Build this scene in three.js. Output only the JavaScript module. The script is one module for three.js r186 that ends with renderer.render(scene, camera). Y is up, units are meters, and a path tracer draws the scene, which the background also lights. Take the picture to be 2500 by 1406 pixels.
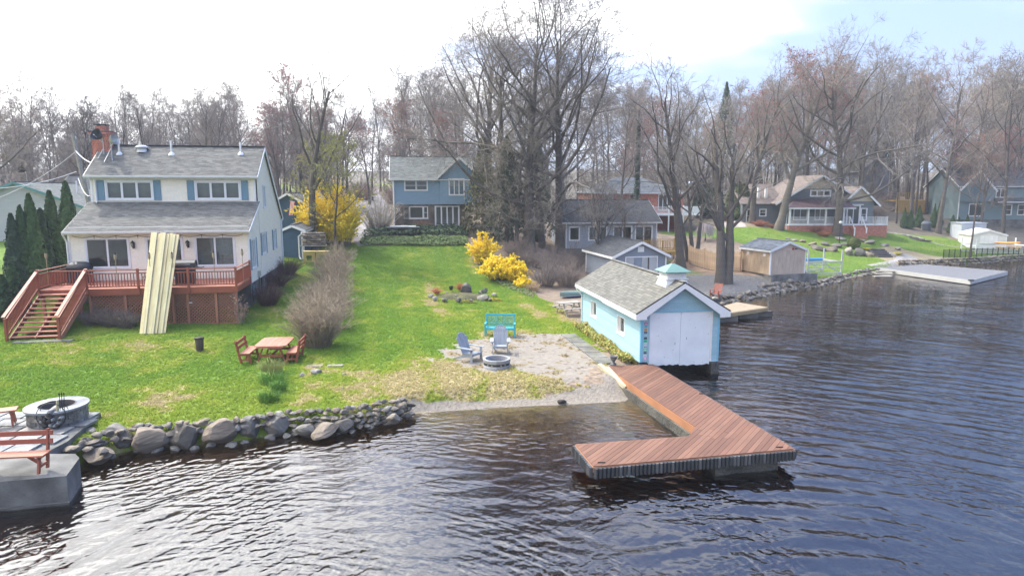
import * as THREE from 'three';
import { mergeGeometries, mergeVertices, toCreasedNormals } from 'three/addons/utils/BufferGeometryUtils.js';

// ---------------------------------------------------------------- camera, sky, sun, exposure
const scene = new THREE.Scene();
const EYE = new THREE.Vector3(0, 7.6, 0), PITCH = THREE.MathUtils.degToRad(8.28), FOCAL = 1600;
const camera = new THREE.PerspectiveCamera(47.44, 2500 / 1406, 0.1, 1500);
camera.position.copy(EYE);
camera.rotation.set(-PITCH, 0, 0);
const renderer = new THREE.WebGLRenderer();
renderer.toneMapping = THREE.LinearToneMapping;
renderer.toneMappingExposure = 1.6;
renderer.shadowMap.enabled = true;

const SUN = new THREE.Vector3(-0.5, 0.79, -0.4).normalize();
const sun = new THREE.DirectionalLight(new THREE.Color(1, 0.95, 0.86), 3.1);
sun.position.copy(SUN).multiplyScalar(200);
sun.target.position.set(0, 0, -50);
sun.position.add(sun.target.position);
sun.castShadow = true;
sun.shadow.radius = 2;
Object.assign(sun.shadow.camera, { left: -120, right: 120, top: 120, bottom: -120, near: 1, far: 500 });
sun.shadow.mapSize.set(2048, 2048);
sun.name = 'sun';
scene.add(sun, sun.target);

// ---------------------------------------------------------------- random numbers and noise
function rng(seed) { let a = seed >>> 0; return () => { a = (a + 0x6d2b79f5) | 0; let t = Math.imul(a ^ (a >>> 15), 1 | a); t = (t + Math.imul(t ^ (t >>> 7), 61 | t)) ^ t; return ((t ^ (t >>> 14)) >>> 0) / 4294967296; }; }
const R = rng(7), rr = (a, b) => a + (b - a) * R();
const { lerp, clamp, smoothstep } = THREE.MathUtils;
function hash(x, y, s = 0) { let h = Math.imul(x, 374761393) + Math.imul(y, 668265263) + Math.imul(s, 1274126177); h = Math.imul(h ^ (h >>> 13), 1274126177); return ((h ^ (h >>> 16)) >>> 0) / 4294967296; }
function vnoise(x, y, s = 0, wrap = 0) {
  const ix = Math.floor(x), iy = Math.floor(y), fx = x - ix, fy = y - iy, u = fx * fx * (3 - 2 * fx), v = fy * fy * (3 - 2 * fy);
  const w = wrap ? (k) => ((k % wrap) + wrap) % wrap : (k) => k;
  const a = hash(w(ix), w(iy), s), b = hash(w(ix + 1), w(iy), s), c = hash(w(ix), w(iy + 1), s), d = hash(w(ix + 1), w(iy + 1), s);
  return a + (b - a) * u + (c - a) * v + (a - b - c + d) * u * v;
}
function fbm(x, y, o = 4, s = 0, wrap = 0) { let t = 0, a = 0.5, n = 0; for (let i = 0; i < o; i++) { t += a * vnoise(x, y, s + i, wrap); n += a; x *= 2; y *= 2; wrap *= 2; a *= 0.5; } return t / n; }

// the sky: blue air, a bright aureole round the sun, a veil of thin cloud thickest on the sun's side
{
  const W = 1024, H = 512, data = new Float32Array(W * H * 4);
  for (let j = 0; j < H; j++) for (let i = 0; i < W; i++) {
    const el = ((j + 0.5) / H - 0.5) * Math.PI, az = ((i + 0.5) / W - 0.5) * 2 * Math.PI;
    const x = Math.cos(az) * Math.cos(el), y = Math.sin(el), z = Math.sin(az) * Math.cos(el);
    const up = Math.max(y, 0), c = x * SUN.x + y * SUN.y + z * SUN.z, ang = Math.acos(clamp(c, -1, 1));
    const f = Math.pow(1 - up, 1.5);
    let r = lerp(0.13, 0.40, f), g = lerp(0.37, 0.50, f), b = lerp(1.12, 0.64, f);
    const glow = 4.0 * Math.exp(-ang * ang / 0.2) + 1.2 * Math.exp(-ang / 0.5);
    r += glow; g += glow * 0.98; b += glow * 0.94;
    const k = 1 / (up + 0.16), cx = x * k, cz = z * k;
    const n = fbm(cx * 1.1 + 4.2, cz * 2.4 + 1.7, 5, 11) * 0.6 + fbm(cx * 2.6, cz * 7.2, 5, 31) * 0.4;
    const side = clamp(0.6 - 1.3 * x, 0, 1);  // cover also raised in the unseen sky behind, to whiten fill on shaded walls
    let cl = smoothstep(n, 0.52 - 0.40 * side, 0.98 - 0.42 * side);
    cl *= smoothstep(y, -0.02, 0.05);
    const lit = (1.25 + 4.8 * Math.exp(-ang * ang / 0.5)) * (1.12 - 0.5 * smoothstep(fbm(cx * 2.2 + 9, cz * 6, 4, 51), 0.42, 0.8));
    r = lerp(r, lit, cl * 0.85); g = lerp(g, lit * 0.985, cl * 0.85); b = lerp(b, lit * 0.955, cl * 0.85);
    if (y < 0) { const t = smoothstep(-y, 0, 0.15); r = lerp(r, 0.25, t); g = lerp(g, 0.27, t); b = lerp(b, 0.25, t); }
    const o = (j * W + i) * 4; data[o] = r; data[o + 1] = g; data[o + 2] = b; data[o + 3] = 1;
  }
  const t = new THREE.DataTexture(data, W, H, THREE.RGBAFormat, THREE.FloatType);
  t.mapping = THREE.EquirectangularReflectionMapping; t.magFilter = t.minFilter = THREE.LinearFilter; t.wrapS = THREE.RepeatWrapping; t.needsUpdate = true;
  scene.background = t; scene.environment = t;
}

// ---------------------------------------------------------------- names, things, parts
const V = (x, y, z) => new THREE.Vector3(x, y, z), used = {};
function numbered(n) { used[n] = (used[n] ?? -1) + 1; return used[n] ? n + '_' + String(used[n]).padStart(3, '0') : n; }
function tag(o, label, category, group) { o.userData.label = label; o.userData.category = category; o.userData.kind = 'thing'; if (group) o.userData.group = group; return o; }
function thing(name, label, category, p = [0, 0, 0], turn = 0, group) {
  const o = new THREE.Group(); o.name = numbered(name); o.position.set(...(p.isVector3 ? p.toArray() : p)); o.rotation.y = turn; scene.add(o);
  return tag(o, label, category, group);
}
function part(parent, name, geo, mat, kind) {
  const m = new THREE.Mesh(Array.isArray(geo) ? merge(geo) : geo, mat); m.name = name; m.castShadow = m.receiveShadow = true;
  if (kind) m.userData.kind = kind; parent.add(m); return m;
}
function solo(name, label, category, geo, mat, group, p) { const m = part(scene, numbered(name), geo, mat); if (p) m.position.copy(p); return tag(m, label, category, group); }
function struct(name, geo, mat, kind = 'structure') { const m = part(scene, numbered(name), geo, mat, kind); return m; }
function copy(src, label, p, turn, scale) {
  const c = src.clone(); c.name = numbered(src.name.replace(/_\d{3}$/, '')); c.userData = { ...src.userData, ...(label ? { label } : {}) };
  if (p) c.position.copy(p); if (turn !== undefined) c.rotation.y = turn; if (scale) c.scale.setScalar(scale); scene.add(c); return c;
}

// ---------------------------------------------------------------- geometry kit (uv in metres)
function merge(list) { return list.length === 1 ? list[0] : mergeGeometries(list); }
function raw(pos, uv, idx, nor) {
  let g = new THREE.BufferGeometry(); g.setAttribute('position', new THREE.Float32BufferAttribute(pos, 3));
  g.setAttribute('uv', new THREE.Float32BufferAttribute(uv, 2)); if (idx) g.setIndex(idx);
  if (nor) g.setAttribute('normal', new THREE.Float32BufferAttribute(nor, 3)); else g.computeVertexNormals();
  return g;
}
const AX = [[0, 1, 2], [1, 2, 0], [2, 0, 1]];
function box(w, h, d, x = 0, y = 0, z = 0, rx = 0, ry = 0, rz = 0) {
  const s = [w / 2, h / 2, d / 2], pos = [], uv = [], nor = [], idx = [], ou = R() * 7, ov = R() * 7;
  for (const [a, b, c] of AX) for (const sg of [-1, 1]) {
    const o = pos.length / 3, long = s[b] >= s[c];
    for (const [p, q] of [[-1, -1], [1, -1], [1, 1], [-1, 1]]) {
      const v = [0, 0, 0]; v[a] = sg * s[a]; v[b] = p * s[b]; v[c] = q * s[c]; pos.push(...v);
      const U = p * s[b], W = q * s[c]; uv.push(ou + (long ? U : W), ov + (long ? W : U));
      const n = [0, 0, 0]; n[a] = sg; nor.push(...n);
    }
    sg > 0 ? idx.push(o, o + 1, o + 2, o, o + 2, o + 3) : idx.push(o, o + 2, o + 1, o, o + 3, o + 2);
  }
  const g = raw(pos, uv, idx, nor);
  if (rx || ry || rz) g.applyMatrix4(new THREE.Matrix4().makeRotationFromEuler(new THREE.Euler(rx, ry, rz, 'YXZ')));
  g.translate(x, y, z); return g;
}
const bx = (x0, x1, y0, y1, z0, z1) => box(x1 - x0, y1 - y0, z1 - z0, (x0 + x1) / 2, (y0 + y1) / 2, (z0 + z1) / 2);
function bar(p, q, w, h, up = [0, 1, 0]) {   // box from p to q, w across, h along up
  p = V(...p); q = V(...q); const d = q.clone().sub(p), L = d.length(); d.normalize();
  let u = V(...up); if (Math.abs(u.dot(d)) > 0.98) u = V(0, 0, 1); const s = d.clone().cross(u).normalize(), t = s.clone().cross(d);
  return box(L, h, w).applyMatrix4(new THREE.Matrix4().makeBasis(d, t, s).setPosition(p.add(q).multiplyScalar(0.5)));
}
function sweep(pts, rad, n = 6, cap = true) {   // smooth tube through pts with radii
  const P = pts.map((p) => (p.isVector3 ? p : V(...p))), pos = [], uv = [], idx = [], ax = V(0, 0, 0), t = V(0, 0, 0), s = V(0, 0, 0), q = V(0, 0, 0); let L = 0;
  for (let i = 0; i < P.length; i++) {
    t.subVectors(P[Math.min(i + 1, P.length - 1)], P[Math.max(i - 1, 0)]).normalize();
    if (i === 0) ax.set(...(Math.abs(t.y) > 0.9 ? [1, 0, 0] : [0, 1, 0]));
    s.crossVectors(t, ax).normalize(); ax.crossVectors(s, t).normalize(); if (i) L += P[i].distanceTo(P[i - 1]);
    const r = Array.isArray(rad) ? rad[i] : rad;
    for (let k = 0; k <= n; k++) { const a = (k / n) * 2 * Math.PI; q.copy(P[i]).addScaledVector(s, r * Math.cos(a)).addScaledVector(ax, r * Math.sin(a)); pos.push(q.x, q.y, q.z); uv.push(L, (k / n) * 6.283 * Math.max(r, 0.01)); }
    if (i) for (let k = 0; k < n; k++) { const a = (i - 1) * (n + 1) + k, b = a + n + 1; idx.push(a, a + 1, b, a + 1, b + 1, b); }
  }
  if (cap) for (const e of [0, P.length - 1]) { const c = pos.length / 3; pos.push(P[e].x, P[e].y, P[e].z); uv.push(0, 0); for (let k = 0; k < n; k++) { const a = e * (n + 1) + k; e ? idx.push(a, a + 1, c) : idx.push(a + 1, a, c); } }
  return raw(pos, uv, idx);
}
const tube = (p, q, r0, r1 = r0, n = 8) => sweep([p, q], [r0, r1], n);
function lathe(prof, n = 20) { const g = new THREE.LatheGeometry(prof.map(([r, y]) => new THREE.Vector2(r, y)), n); return raw(g.attributes.position.array, g.attributes.uv.array, [...g.index.array], g.attributes.normal.array); }
function poly(pts, z0, z1) {   // polygon in xy pushed from z0 to z1
  const g = new THREE.ExtrudeGeometry(new THREE.Shape(pts.map((p) => new THREE.Vector2(...p))), { depth: z1 - z0, bevelEnabled: false }).translate(0, 0, z0);
  return raw(g.attributes.position.array, g.attributes.uv.array, [...Array(g.attributes.position.count).keys()], g.attributes.normal.array);
}
function quad(a, b, c, d) {   // four corners, uv in metres along ab and ad
  const A = V(...a), B = V(...b), D = V(...d), u = A.distanceTo(B), v = A.distanceTo(D), o = R() * 5;
  return raw([...a, ...b, ...c, ...d], [o, o, o + u, o, o + u, o + v, o, o + v], [0, 1, 2, 0, 2, 3]);
}
function slab(a, b, c, d, t) {   // quad with thickness t below
  const A = V(...a), n = V(...b).sub(A).cross(V(...d).sub(A)).normalize().multiplyScalar(-t), k = (p) => V(...p).add(n).toArray(), e = [a, b, c, d], f = e.map(k);
  return merge([quad(...e), quad(f[3], f[2], f[1], f[0]), ...[0, 1, 2, 3].map((i) => quad(e[i], f[i], f[(i + 1) % 4], e[(i + 1) % 4]))]);
}
function tinted(geo, r, g, b) { const n = geo.attributes.position.count, c = new Float32Array(n * 3); for (let i = 0; i < n; i++) { c[i * 3] = r; c[i * 3 + 1] = g ?? r; c[i * 3 + 2] = b ?? r; } geo.setAttribute('color', new THREE.BufferAttribute(c, 3)); return geo; }

// ---------------------------------------------------------------- textures (what surfaces are made of)
function texture(n, f, srgb = true, m = n) {
  const d = new Uint8Array(n * m * 4);
  for (let j = 0; j < m; j++) for (let i = 0; i < n; i++) { const c = f(i / n, j / m), o = (j * n + i) * 4; const [r, g, b] = Array.isArray(c) ? c : [c, c, c]; d[o] = clamp(r, 0, 1) * 255; d[o + 1] = clamp(g, 0, 1) * 255; d[o + 2] = clamp(b, 0, 1) * 255; d[o + 3] = 255; }
  const t = new THREE.DataTexture(d, n, m); t.wrapS = t.wrapT = THREE.RepeatWrapping; t.magFilter = THREE.LinearFilter; t.minFilter = THREE.LinearMipmapLinearFilter; t.generateMipmaps = true;
  if (srgb) t.colorSpace = THREE.SRGBColorSpace; t.needsUpdate = true; return t;
}
const scaled = (t, k, l = k) => { const c = t.clone(); c.repeat.set(k, l); c.needsUpdate = true; return c; };
const T = {};
T.wood = scaled(texture(512, (u, v) => { const g = fbm(u * 6, v * 64, 4, 3, 6) * 0.6 + vnoise(u * 3, v * 180, 9, 3) * 0.4, k = fbm(u * 4, v * 4, 3, 77, 4); return 0.70 + 0.22 * g + 0.14 * k - (vnoise(u * 8, v * 90, 5, 8) > 0.93 ? 0.12 : 0); }), 0.5, 1.2);
T.grime = scaled(texture(512, (u, v) => 0.87 + 0.09 * fbm(u * 6, v * 6, 5, 21, 6) + 0.06 * vnoise(u * 128, v * 128, 4, 128)), 0.3);
T.shingle = scaled(texture(512, (u, v) => { const row = Math.floor(v * 16), tab = Math.floor(u * 12 + (row % 2) * 0.5 + hash(row, 3) * 0.4), e = hash(((tab % 12) + 12) % 12, row, 8); return 0.52 + 0.20 * e + 0.22 * vnoise(u * 256, v * 256, 6, 256) + 0.16 * fbm(u * 4, v * 4, 3, 41, 4) - 0.06; }), 0.28, 0.4);
T.concrete = scaled(texture(512, (u, v) => { const a = fbm(u * 5, v * 5, 5, 61, 5), b = vnoise(u * 200, v * 200, 2, 200); return 0.50 + 0.52 * a + 0.10 * b - (vnoise(u * 90, v * 90, 12, 90) > 0.94 ? 0.16 : 0); }), 0.4);
T.rock = scaled(texture(512, (u, v) => { const a = fbm(u * 4, v * 4, 6, 91, 4), b = fbm(u * 24, v * 24, 3, 95, 24); const k = 0.5 + 0.45 * a + 0.2 * (b - 0.5); return [k * 1.0, k * 0.985, k * 0.96]; }), 0.6);
T.bark = scaled(texture(256, (u, v) => 0.55 + 0.45 * fbm(u * 8, v * 32, 4, 33, 8)), 0.6, 1.4);
T.brick = scaled(texture(512, (u, v) => { const row = Math.floor(v * 16), x = u * 8 + (row % 2) * 0.5, c = Math.floor(x), fx = x - c, fy = v * 16 - row; const m = fx < 0.05 || fy < 0.13; const h = hash(((c % 8) + 8) % 8, row, 5), n = vnoise(u * 128, v * 128, 4, 128) * 0.12; return m ? [0.66 + n, 0.62 + n, 0.57 + n] : [0.52 + 0.22 * h + n, 0.25 + 0.12 * h + n, 0.19 + 0.08 * h + n]; }), 0.6, 0.85);
T.bump = scaled(texture(512, (u, v) => fbm(u * 16, v * 16, 5, 71, 16), false), 0.8);
T.woodBump = scaled(texture(256, (u, v) => fbm(u * 4, v * 48, 4, 13, 4), false), 0.5, 1.2);

// ---------------------------------------------------------------- materials
const rgb = (r, g, b) => new THREE.Color().setRGB(r, g, b);
function mat(c, rough = 0.8, map, extra = {}) {
  const m = new THREE.MeshPhysicalMaterial({ color: Array.isArray(c) ? rgb(...c) : new THREE.Color(c), roughness: rough, side: THREE.DoubleSide, ...(map ? { map: T[map] } : {}), ...extra });
  return m;
}
const woody = (c, rough = 0.7, extra = {}) => mat(c, rough, 'wood', { bumpMap: T.woodBump, bumpScale: 0.002, ...extra });
const stony = (c, rough = 0.9, extra = {}) => mat(c, rough, 'rock', { bumpMap: T.bump, bumpScale: 0.02, ...extra });
const M = {
  white: mat([0.80, 0.80, 0.79], 0.45, 'grime'), whiteVinyl: mat([0.80, 0.80, 0.80], 0.4, 'grime'), cream: mat([0.93, 0.86, 0.71], 0.5, 'grime'),
  black: mat([0.02, 0.02, 0.022], 0.5), iron: mat([0.035, 0.034, 0.035], 0.55, 'grime', { metalness: 0.4 }), steel: mat([0.55, 0.56, 0.57], 0.38, 'grime', { metalness: 0.8 }),
  glass: new THREE.MeshPhysicalMaterial({ color: rgb(0.82, 0.86, 0.86), roughness: 0.02, transmission: 1, thickness: 0, ior: 1.5, side: THREE.DoubleSide }),
  room: mat([0.38, 0.34, 0.29], 0.9, 'grime'), blind: mat([0.30, 0.29, 0.25], 0.9, 'wood'), curtain: mat([0.55, 0.53, 0.48], 0.95, 'wood'),
  redwood: woody([0.36, 0.095, 0.05], 0.55), redwoodPale: woody([0.50, 0.19, 0.115], 0.6), latticeWood: woody([0.44, 0.185, 0.11], 0.7),
  composite: woody([0.185, 0.08, 0.043], 0.65), compositeB: woody([0.215, 0.10, 0.057], 0.65), compositeC: woody([0.155, 0.066, 0.035], 0.65),
  lumber: woody([0.78, 0.66, 0.34], 0.75), lumberB: woody([0.72, 0.65, 0.37], 0.75), lumberC: woody([0.82, 0.68, 0.38], 0.75),
  cedar: woody([0.74, 0.53, 0.34], 0.75), cedarB: woody([0.68, 0.48, 0.30], 0.75), pine: woody([0.56, 0.36, 0.12], 0.75), weathered: woody([0.36, 0.33, 0.28], 0.9), stump: woody([0.10, 0.075, 0.055], 0.9),
  concrete: mat([0.20, 0.196, 0.178], 0.95, 'concrete', { bumpMap: T.bump, bumpScale: 0.006 }), concreteDark: mat([0.15, 0.145, 0.13], 0.95, 'concrete', { bumpMap: T.bump, bumpScale: 0.01 }),
  brick: mat([0.9, 0.9, 0.9], 0.9, 'brick'), rubber: mat([0.045, 0.05, 0.055], 0.6, 'grime'),
  roofGrey: mat([0.25, 0.245, 0.215], 0.95, 'shingle'), roofDark: mat([0.12, 0.125, 0.13], 0.95, 'shingle'), roofTan: mat([0.36, 0.29, 0.25], 0.95, 'shingle'), roofGreen: mat([0.23, 0.25, 0.23], 0.95, 'shingle'),
};
// ---------------------------------------------------------------- the lie of the land
// shore line, left to right: x, z, width of the bank
const SHORE = [[-320, -10, 1], [-45, -13.5, 0.4], [-16, -15.6, 0.35], [-12.6, -16.9, 0.35], [-12.2, -17.9, 0.3], [-11.2, -18.75, 0.3], [-10.2, -18.95, 0.3], [-8.6, -19.3, 0.3], [-7.1, -20.1, 0.3], [-5.5, -20.3, 0.3], [-4.35, -21.0, 0.35], [-3.5, -21.9, 0.7], [-0.7, -22.5, 1.3], [1.8, -22.8, 1.5], [4.2, -23.2, 1.5], [4.75, -24.2, 1.0], [5.4, -26.8, 0.35], [4.3, -33, 0.35], [4.6, -36.6, 0.5], [8, -38.5, 0.8], [11.4, -41.5, 1.2], [14.5, -44.6, 1.2], [17.2, -46.6, 1.0], [20.0, -49.2, 0.8], [22.2, -51.0, 0.7], [24.4, -52.2, 0.7], [26.6, -54.4, 0.7], [31.9, -59.5, 0.8], [35.5, -62.6, 0.8], [40, -67, 0.8], [44.2, -68.2, 0.7], [49.7, -70, 0.6], [57.5, -73.4, 0.6], [75, -80, 1], [120, -92, 1], [330, -120, 1]];
const LAND = [...SHORE.map(([x, z]) => [x, z]), [600, -300], [600, -700], [-600, -700], [-600, -10]];
function inside(p, x, z) { let c = false; for (let i = 0, j = p.length - 1; i < p.length; j = i++) if ((p[i][1] > z) !== (p[j][1] > z) && x < ((p[j][0] - p[i][0]) * (z - p[i][1])) / (p[j][1] - p[i][1]) + p[i][0]) c = !c; return c; }
function shore(x, z) {   // [signed distance (land > 0), bank width]
  let best = 1e9, bw = 1;
  for (let i = 0; i + 1 < SHORE.length; i++) {
    const a = SHORE[i], b = SHORE[i + 1], dx = b[0] - a[0], dz = b[1] - a[1], t = clamp(((x - a[0]) * dx + (z - a[1]) * dz) / (dx * dx + dz * dz), 0, 1);
    const d = (x - a[0] - t * dx) ** 2 + (z - a[1] - t * dz) ** 2; if (d < best) { best = d; bw = a[2] + t * (b[2] - a[2]); }
  }
  return [Math.sqrt(best) * (inside(LAND, x, z) ? 1 : -1), bw];
}
const PROFILE = [[0, 0.5], [8, 0.72], [14, 1.05], [18, 1.5], [22, 1.95], [33, 3.2], [43, 4.35], [70, 6.1], [105, 8.6], [150, 11.5], [200, 14], [400, 22], [900, 26]];
function height(x, z) {
  const [d, bw] = shore(x, z);
  if (d <= 0) return -Math.min(1.9, 0.02 + 0.16 * -d + (bw < 0.6 ? 0.45 * smoothstep(-d, 0, 0.3) : 0));
  let k = 1; while (k < PROFILE.length - 1 && PROFILE[k][0] < d) k++;
  const [a, ya] = PROFILE[k - 1], [b, yb] = PROFILE[k], t = clamp((d - a) / (b - a), 0, 1);
  let y = lerp(ya, yb, t) * smoothstep(d, -0.02, bw);
  y -= 0.32 * Math.exp(-(((x + 14) / 7) ** 2) - ((z + 36) / 5) ** 2);
  y -= 0.3 * Math.exp(-(((x - 18) / 9) ** 2) - ((z + 58) / 7) ** 2) * smoothstep(d, 2, 8);
  y += 1.9 * smoothstep(d, 4, 21) * smoothstep(x, 21, 31) + 0.5 * Math.exp(-(((x - 20) / 5) ** 2) - ((z + 55) / 4) ** 2) * smoothstep(d, 0.8, 2.5);
  y += 1.05 * smoothstep(-z, 54.5, 60.5) * smoothstep(x, -20, -13) * (1 - smoothstep(x, 0, 6)) * (1 - smoothstep(-z, 75, 100));
  y += 0.05 * (fbm(x * 0.22, z * 0.22, 3, 5) - 0.5) * smoothstep(d, 1, 6);
  return y;
}
// where a direction from the camera's stand meets the land, a level or a depth: surveying, so that things get their real place
function sight(u, v) { const x = (u - 1250) / FOCAL, y = -(v - 703) / FOCAL; return V(x, y * Math.cos(PITCH) - Math.sin(PITCH), -y * Math.sin(PITCH) - Math.cos(PITCH)); }
function level(u, v, y) { const d = sight(u, v); return EYE.clone().addScaledVector(d, (y - EYE.y) / d.y); }
function depth(u, v, z) { const d = sight(u, v); return EYE.clone().addScaledVector(d, z / d.z); }
function site(u, v) {
  const d = sight(u, v), p = V(0, 0, 0); let t = 12, last = 12;
  for (; t < 260; t += 0.5) { p.copy(EYE).addScaledVector(d, t); if (p.y < height(p.x, p.z)) break; last = t; }
  let lo = last, hi = t; for (let i = 0; i < 14; i++) { const m = (lo + hi) / 2; p.copy(EYE).addScaledVector(d, m); p.y < height(p.x, p.z) ? (hi = m) : (lo = m); }
  p.y = height(p.x, p.z); return p;
}
const range = (p) => -p.z * Math.cos(PITCH) + (EYE.y - p.y) * Math.sin(PITCH);   // distance along the line of sight
const stand = (x, z) => V(x, height(x, z), z);
const area = (list) => list.map(([u, v]) => { const p = site(u, v); return [p.x, p.z]; });

// ---------------------------------------------------------------- what covers it
const SAND = area([[1072, 862], [1130, 832], [1210, 830], [1300, 816], [1388, 814], [1480, 892], [1505, 935], [1460, 962], [1395, 955], [1320, 915], [1250, 905], [1150, 892], [1090, 885]]);
const LAWN = [area([[868, 596], [1140, 600], [1178, 660], [1300, 715], [1392, 768], [1420, 800], [1490, 893], [1545, 975]]), [[4, -20], [-60, -10], [-70, -40], [-28, -60]]].flat();
const YARD = [area([[1612, 560], [1660, 556], [1700, 560], [1780, 556], [1850, 556], [1990, 560], [2150, 560], [2300, 575], [2400, 605], [2500, 612]]), [[62, -73], [48, -68]], area([[2300, 640], [2230, 655], [2100, 668], [1990, 680], [1960, 672], [1880, 620], [1800, 590], [1690, 575], [1612, 572]])].flat();
const GRAVEL = area([[1640, 690], [1690, 672], [1800, 668], [1880, 682], [1875, 705], [1790, 730], [1740, 745], [1640, 730]]);
const DIRT = area([[1560, 625], [1680, 640], [1750, 655], [1830, 665], [1860, 680], [1800, 668], [1690, 672], [1640, 690], [1560, 690]]);
const STRAW = area([[2120, 610], [2180, 600], [2350, 640], [2300, 655], [2180, 650]]);
const MEADOW = area([[668, 436], [780, 434], [960, 440], [960, 452], [780, 470], [690, 472]]);
function cover(x, z) {   // colour (linear) and how much grass
  const [d] = shore(x, z), n1 = fbm(x * 0.35, z * 0.35, 4, 101), n2 = fbm(x * 1.6, z * 1.6, 3, 131), n3 = vnoise(x * 9, z * 9, 151), jx = x + (n2 - 0.5) * 1.1, jz = z + (n1 - 0.5) * 1.4;
  let grass = 0, r = 0.19, g = 0.145, b = 0.10;   // leaf litter
  const lit = fbm(x * 5, z * 5, 3, 171); r *= 0.65 + 0.7 * lit; g *= 0.62 + 0.72 * lit; b *= 0.6 + 0.75 * lit;
  const lawn = inside(LAWN, jx, jz), yard = inside(YARD, jx, jz), mead = inside(MEADOW, x, z);
  if (lawn || yard || mead) {
    grass = 1;
    let yel = clamp((n1 - 0.40) * 2.2 + (n2 - 0.5) * 1.2, 0, 1);
    if (lawn) yel = clamp(yel + 0.55 * smoothstep(-d, -7, -0.5) * (0.5 + n1) - 0.25 * smoothstep(d, 10, 22) + 0.75 * Math.exp(-(((x - 0.5) / 4.6) ** 2) - ((z + 25.2) / 2.6) ** 2), 0, 1);
    if (lawn && x > -9) { const s = x * Math.cos(0.16) - z * Math.sin(0.16); yel = clamp(yel + 0.16 * Math.sin(s * 3.4 + 0.6 * n1 * 6), 0, 1); }
    if (yard) yel = clamp(yel * 0.45, 0, 1);
    const straw = smoothstep(yel + (n3 - 0.5) * 0.35, 0.62, 0.98);
    r = lerp(lerp(0.095, 0.22, yel), 0.30, straw); g = lerp(lerp(0.175, 0.25, yel), 0.245, straw); b = lerp(lerp(0.020, 0.045, yel), 0.13, straw);
    const k = 0.80 + 0.24 * n3; r *= k; g *= k; b *= k * lerp(0.5, 0.95, straw);
  }
  if (inside(STRAW, jx, jz)) { grass = 0.2; r = 0.27; g = 0.22; b = 0.13; const k = 0.6 + 0.7 * n2; r *= k; g *= k; b *= k; }
  if (inside(DIRT, jx, jz)) { grass = 0.05; const k = 0.7 + 0.6 * n2; r = 0.25 * k; g = 0.165 * k; b = 0.10 * k; if (n1 > 0.56) { r = 0.2; g = 0.2; b = 0.07; grass = 0.4; } }
  if (inside(GRAVEL, jx, jz)) { grass = 0; const k = 0.62 + 0.75 * vnoise(x * 14, z * 14, 191); r = 0.155 * k; g = 0.145 * k; b = 0.13 * k; }
  const sj = (n2 - 0.5) * 2.2, tj = (fbm(x * 1.1 + 5, z * 1.1, 3, 211) - 0.5) * 2.2;
  if (inside(SAND, x + sj, z + tj)) {
    const k = 0.82 + 0.3 * vnoise(x * 11, z * 11, 221), worn = fbm(x * 2.6, z * 2.6, 3, 231);
    grass = worn > 0.66 ? 0.25 : 0; r = 0.225 * k; g = 0.198 * k; b = 0.16 * k; if (worn > 0.60) { const w2 = smoothstep(worn, 0.6, 0.68); r = lerp(r, 0.20 * k, w2); g = lerp(g, 0.155 * k, w2); b = lerp(b, 0.085 * k, w2); }
    if (vnoise(x * 6, z * 6, 241) > 0.86) { r *= 0.5; g *= 0.42; b *= 0.35; }
  }
  if (x > -3.6 && x < 5.2 && z > -26 && d > -0.5 && d < 2.6) {   // the little beach, with a line of washed-up twigs and leaves
    const e = 0.42 + 0.3 * (fbm(x * 1.3, z * 1.3, 3, 251) - 0.5) + Math.max(0, x - 1) * 0.28;
    if (d < e) { grass = 0; const k = 0.8 + 0.35 * vnoise(x * 12, z * 12, 261); r = 0.22 * k; g = 0.19 * k; b = 0.15 * k; }
    else if (x > 1.2 && d < e + 0.5 + (x - 1.2) * 0.25 && n2 > 0.44) { grass = 0; const k = 0.5 + 0.9 * n3; r = 0.22 * k; g = 0.165 * k; b = 0.115 * k; }
  }
  if (d < 0) { const k = 0.6 + 0.8 * n2, st = vnoise(x * 3.2, z * 3.2, 271) > 0.72 ? 1.3 : 1; grass = 0; r = 0.23 * k * st; g = 0.185 * k * st; b = 0.115 * k * st; }
  return [r, g, b, grass];
}
const NEAR = { x0: -54, x1: 64, z0: -86, z1: -13 };
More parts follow.
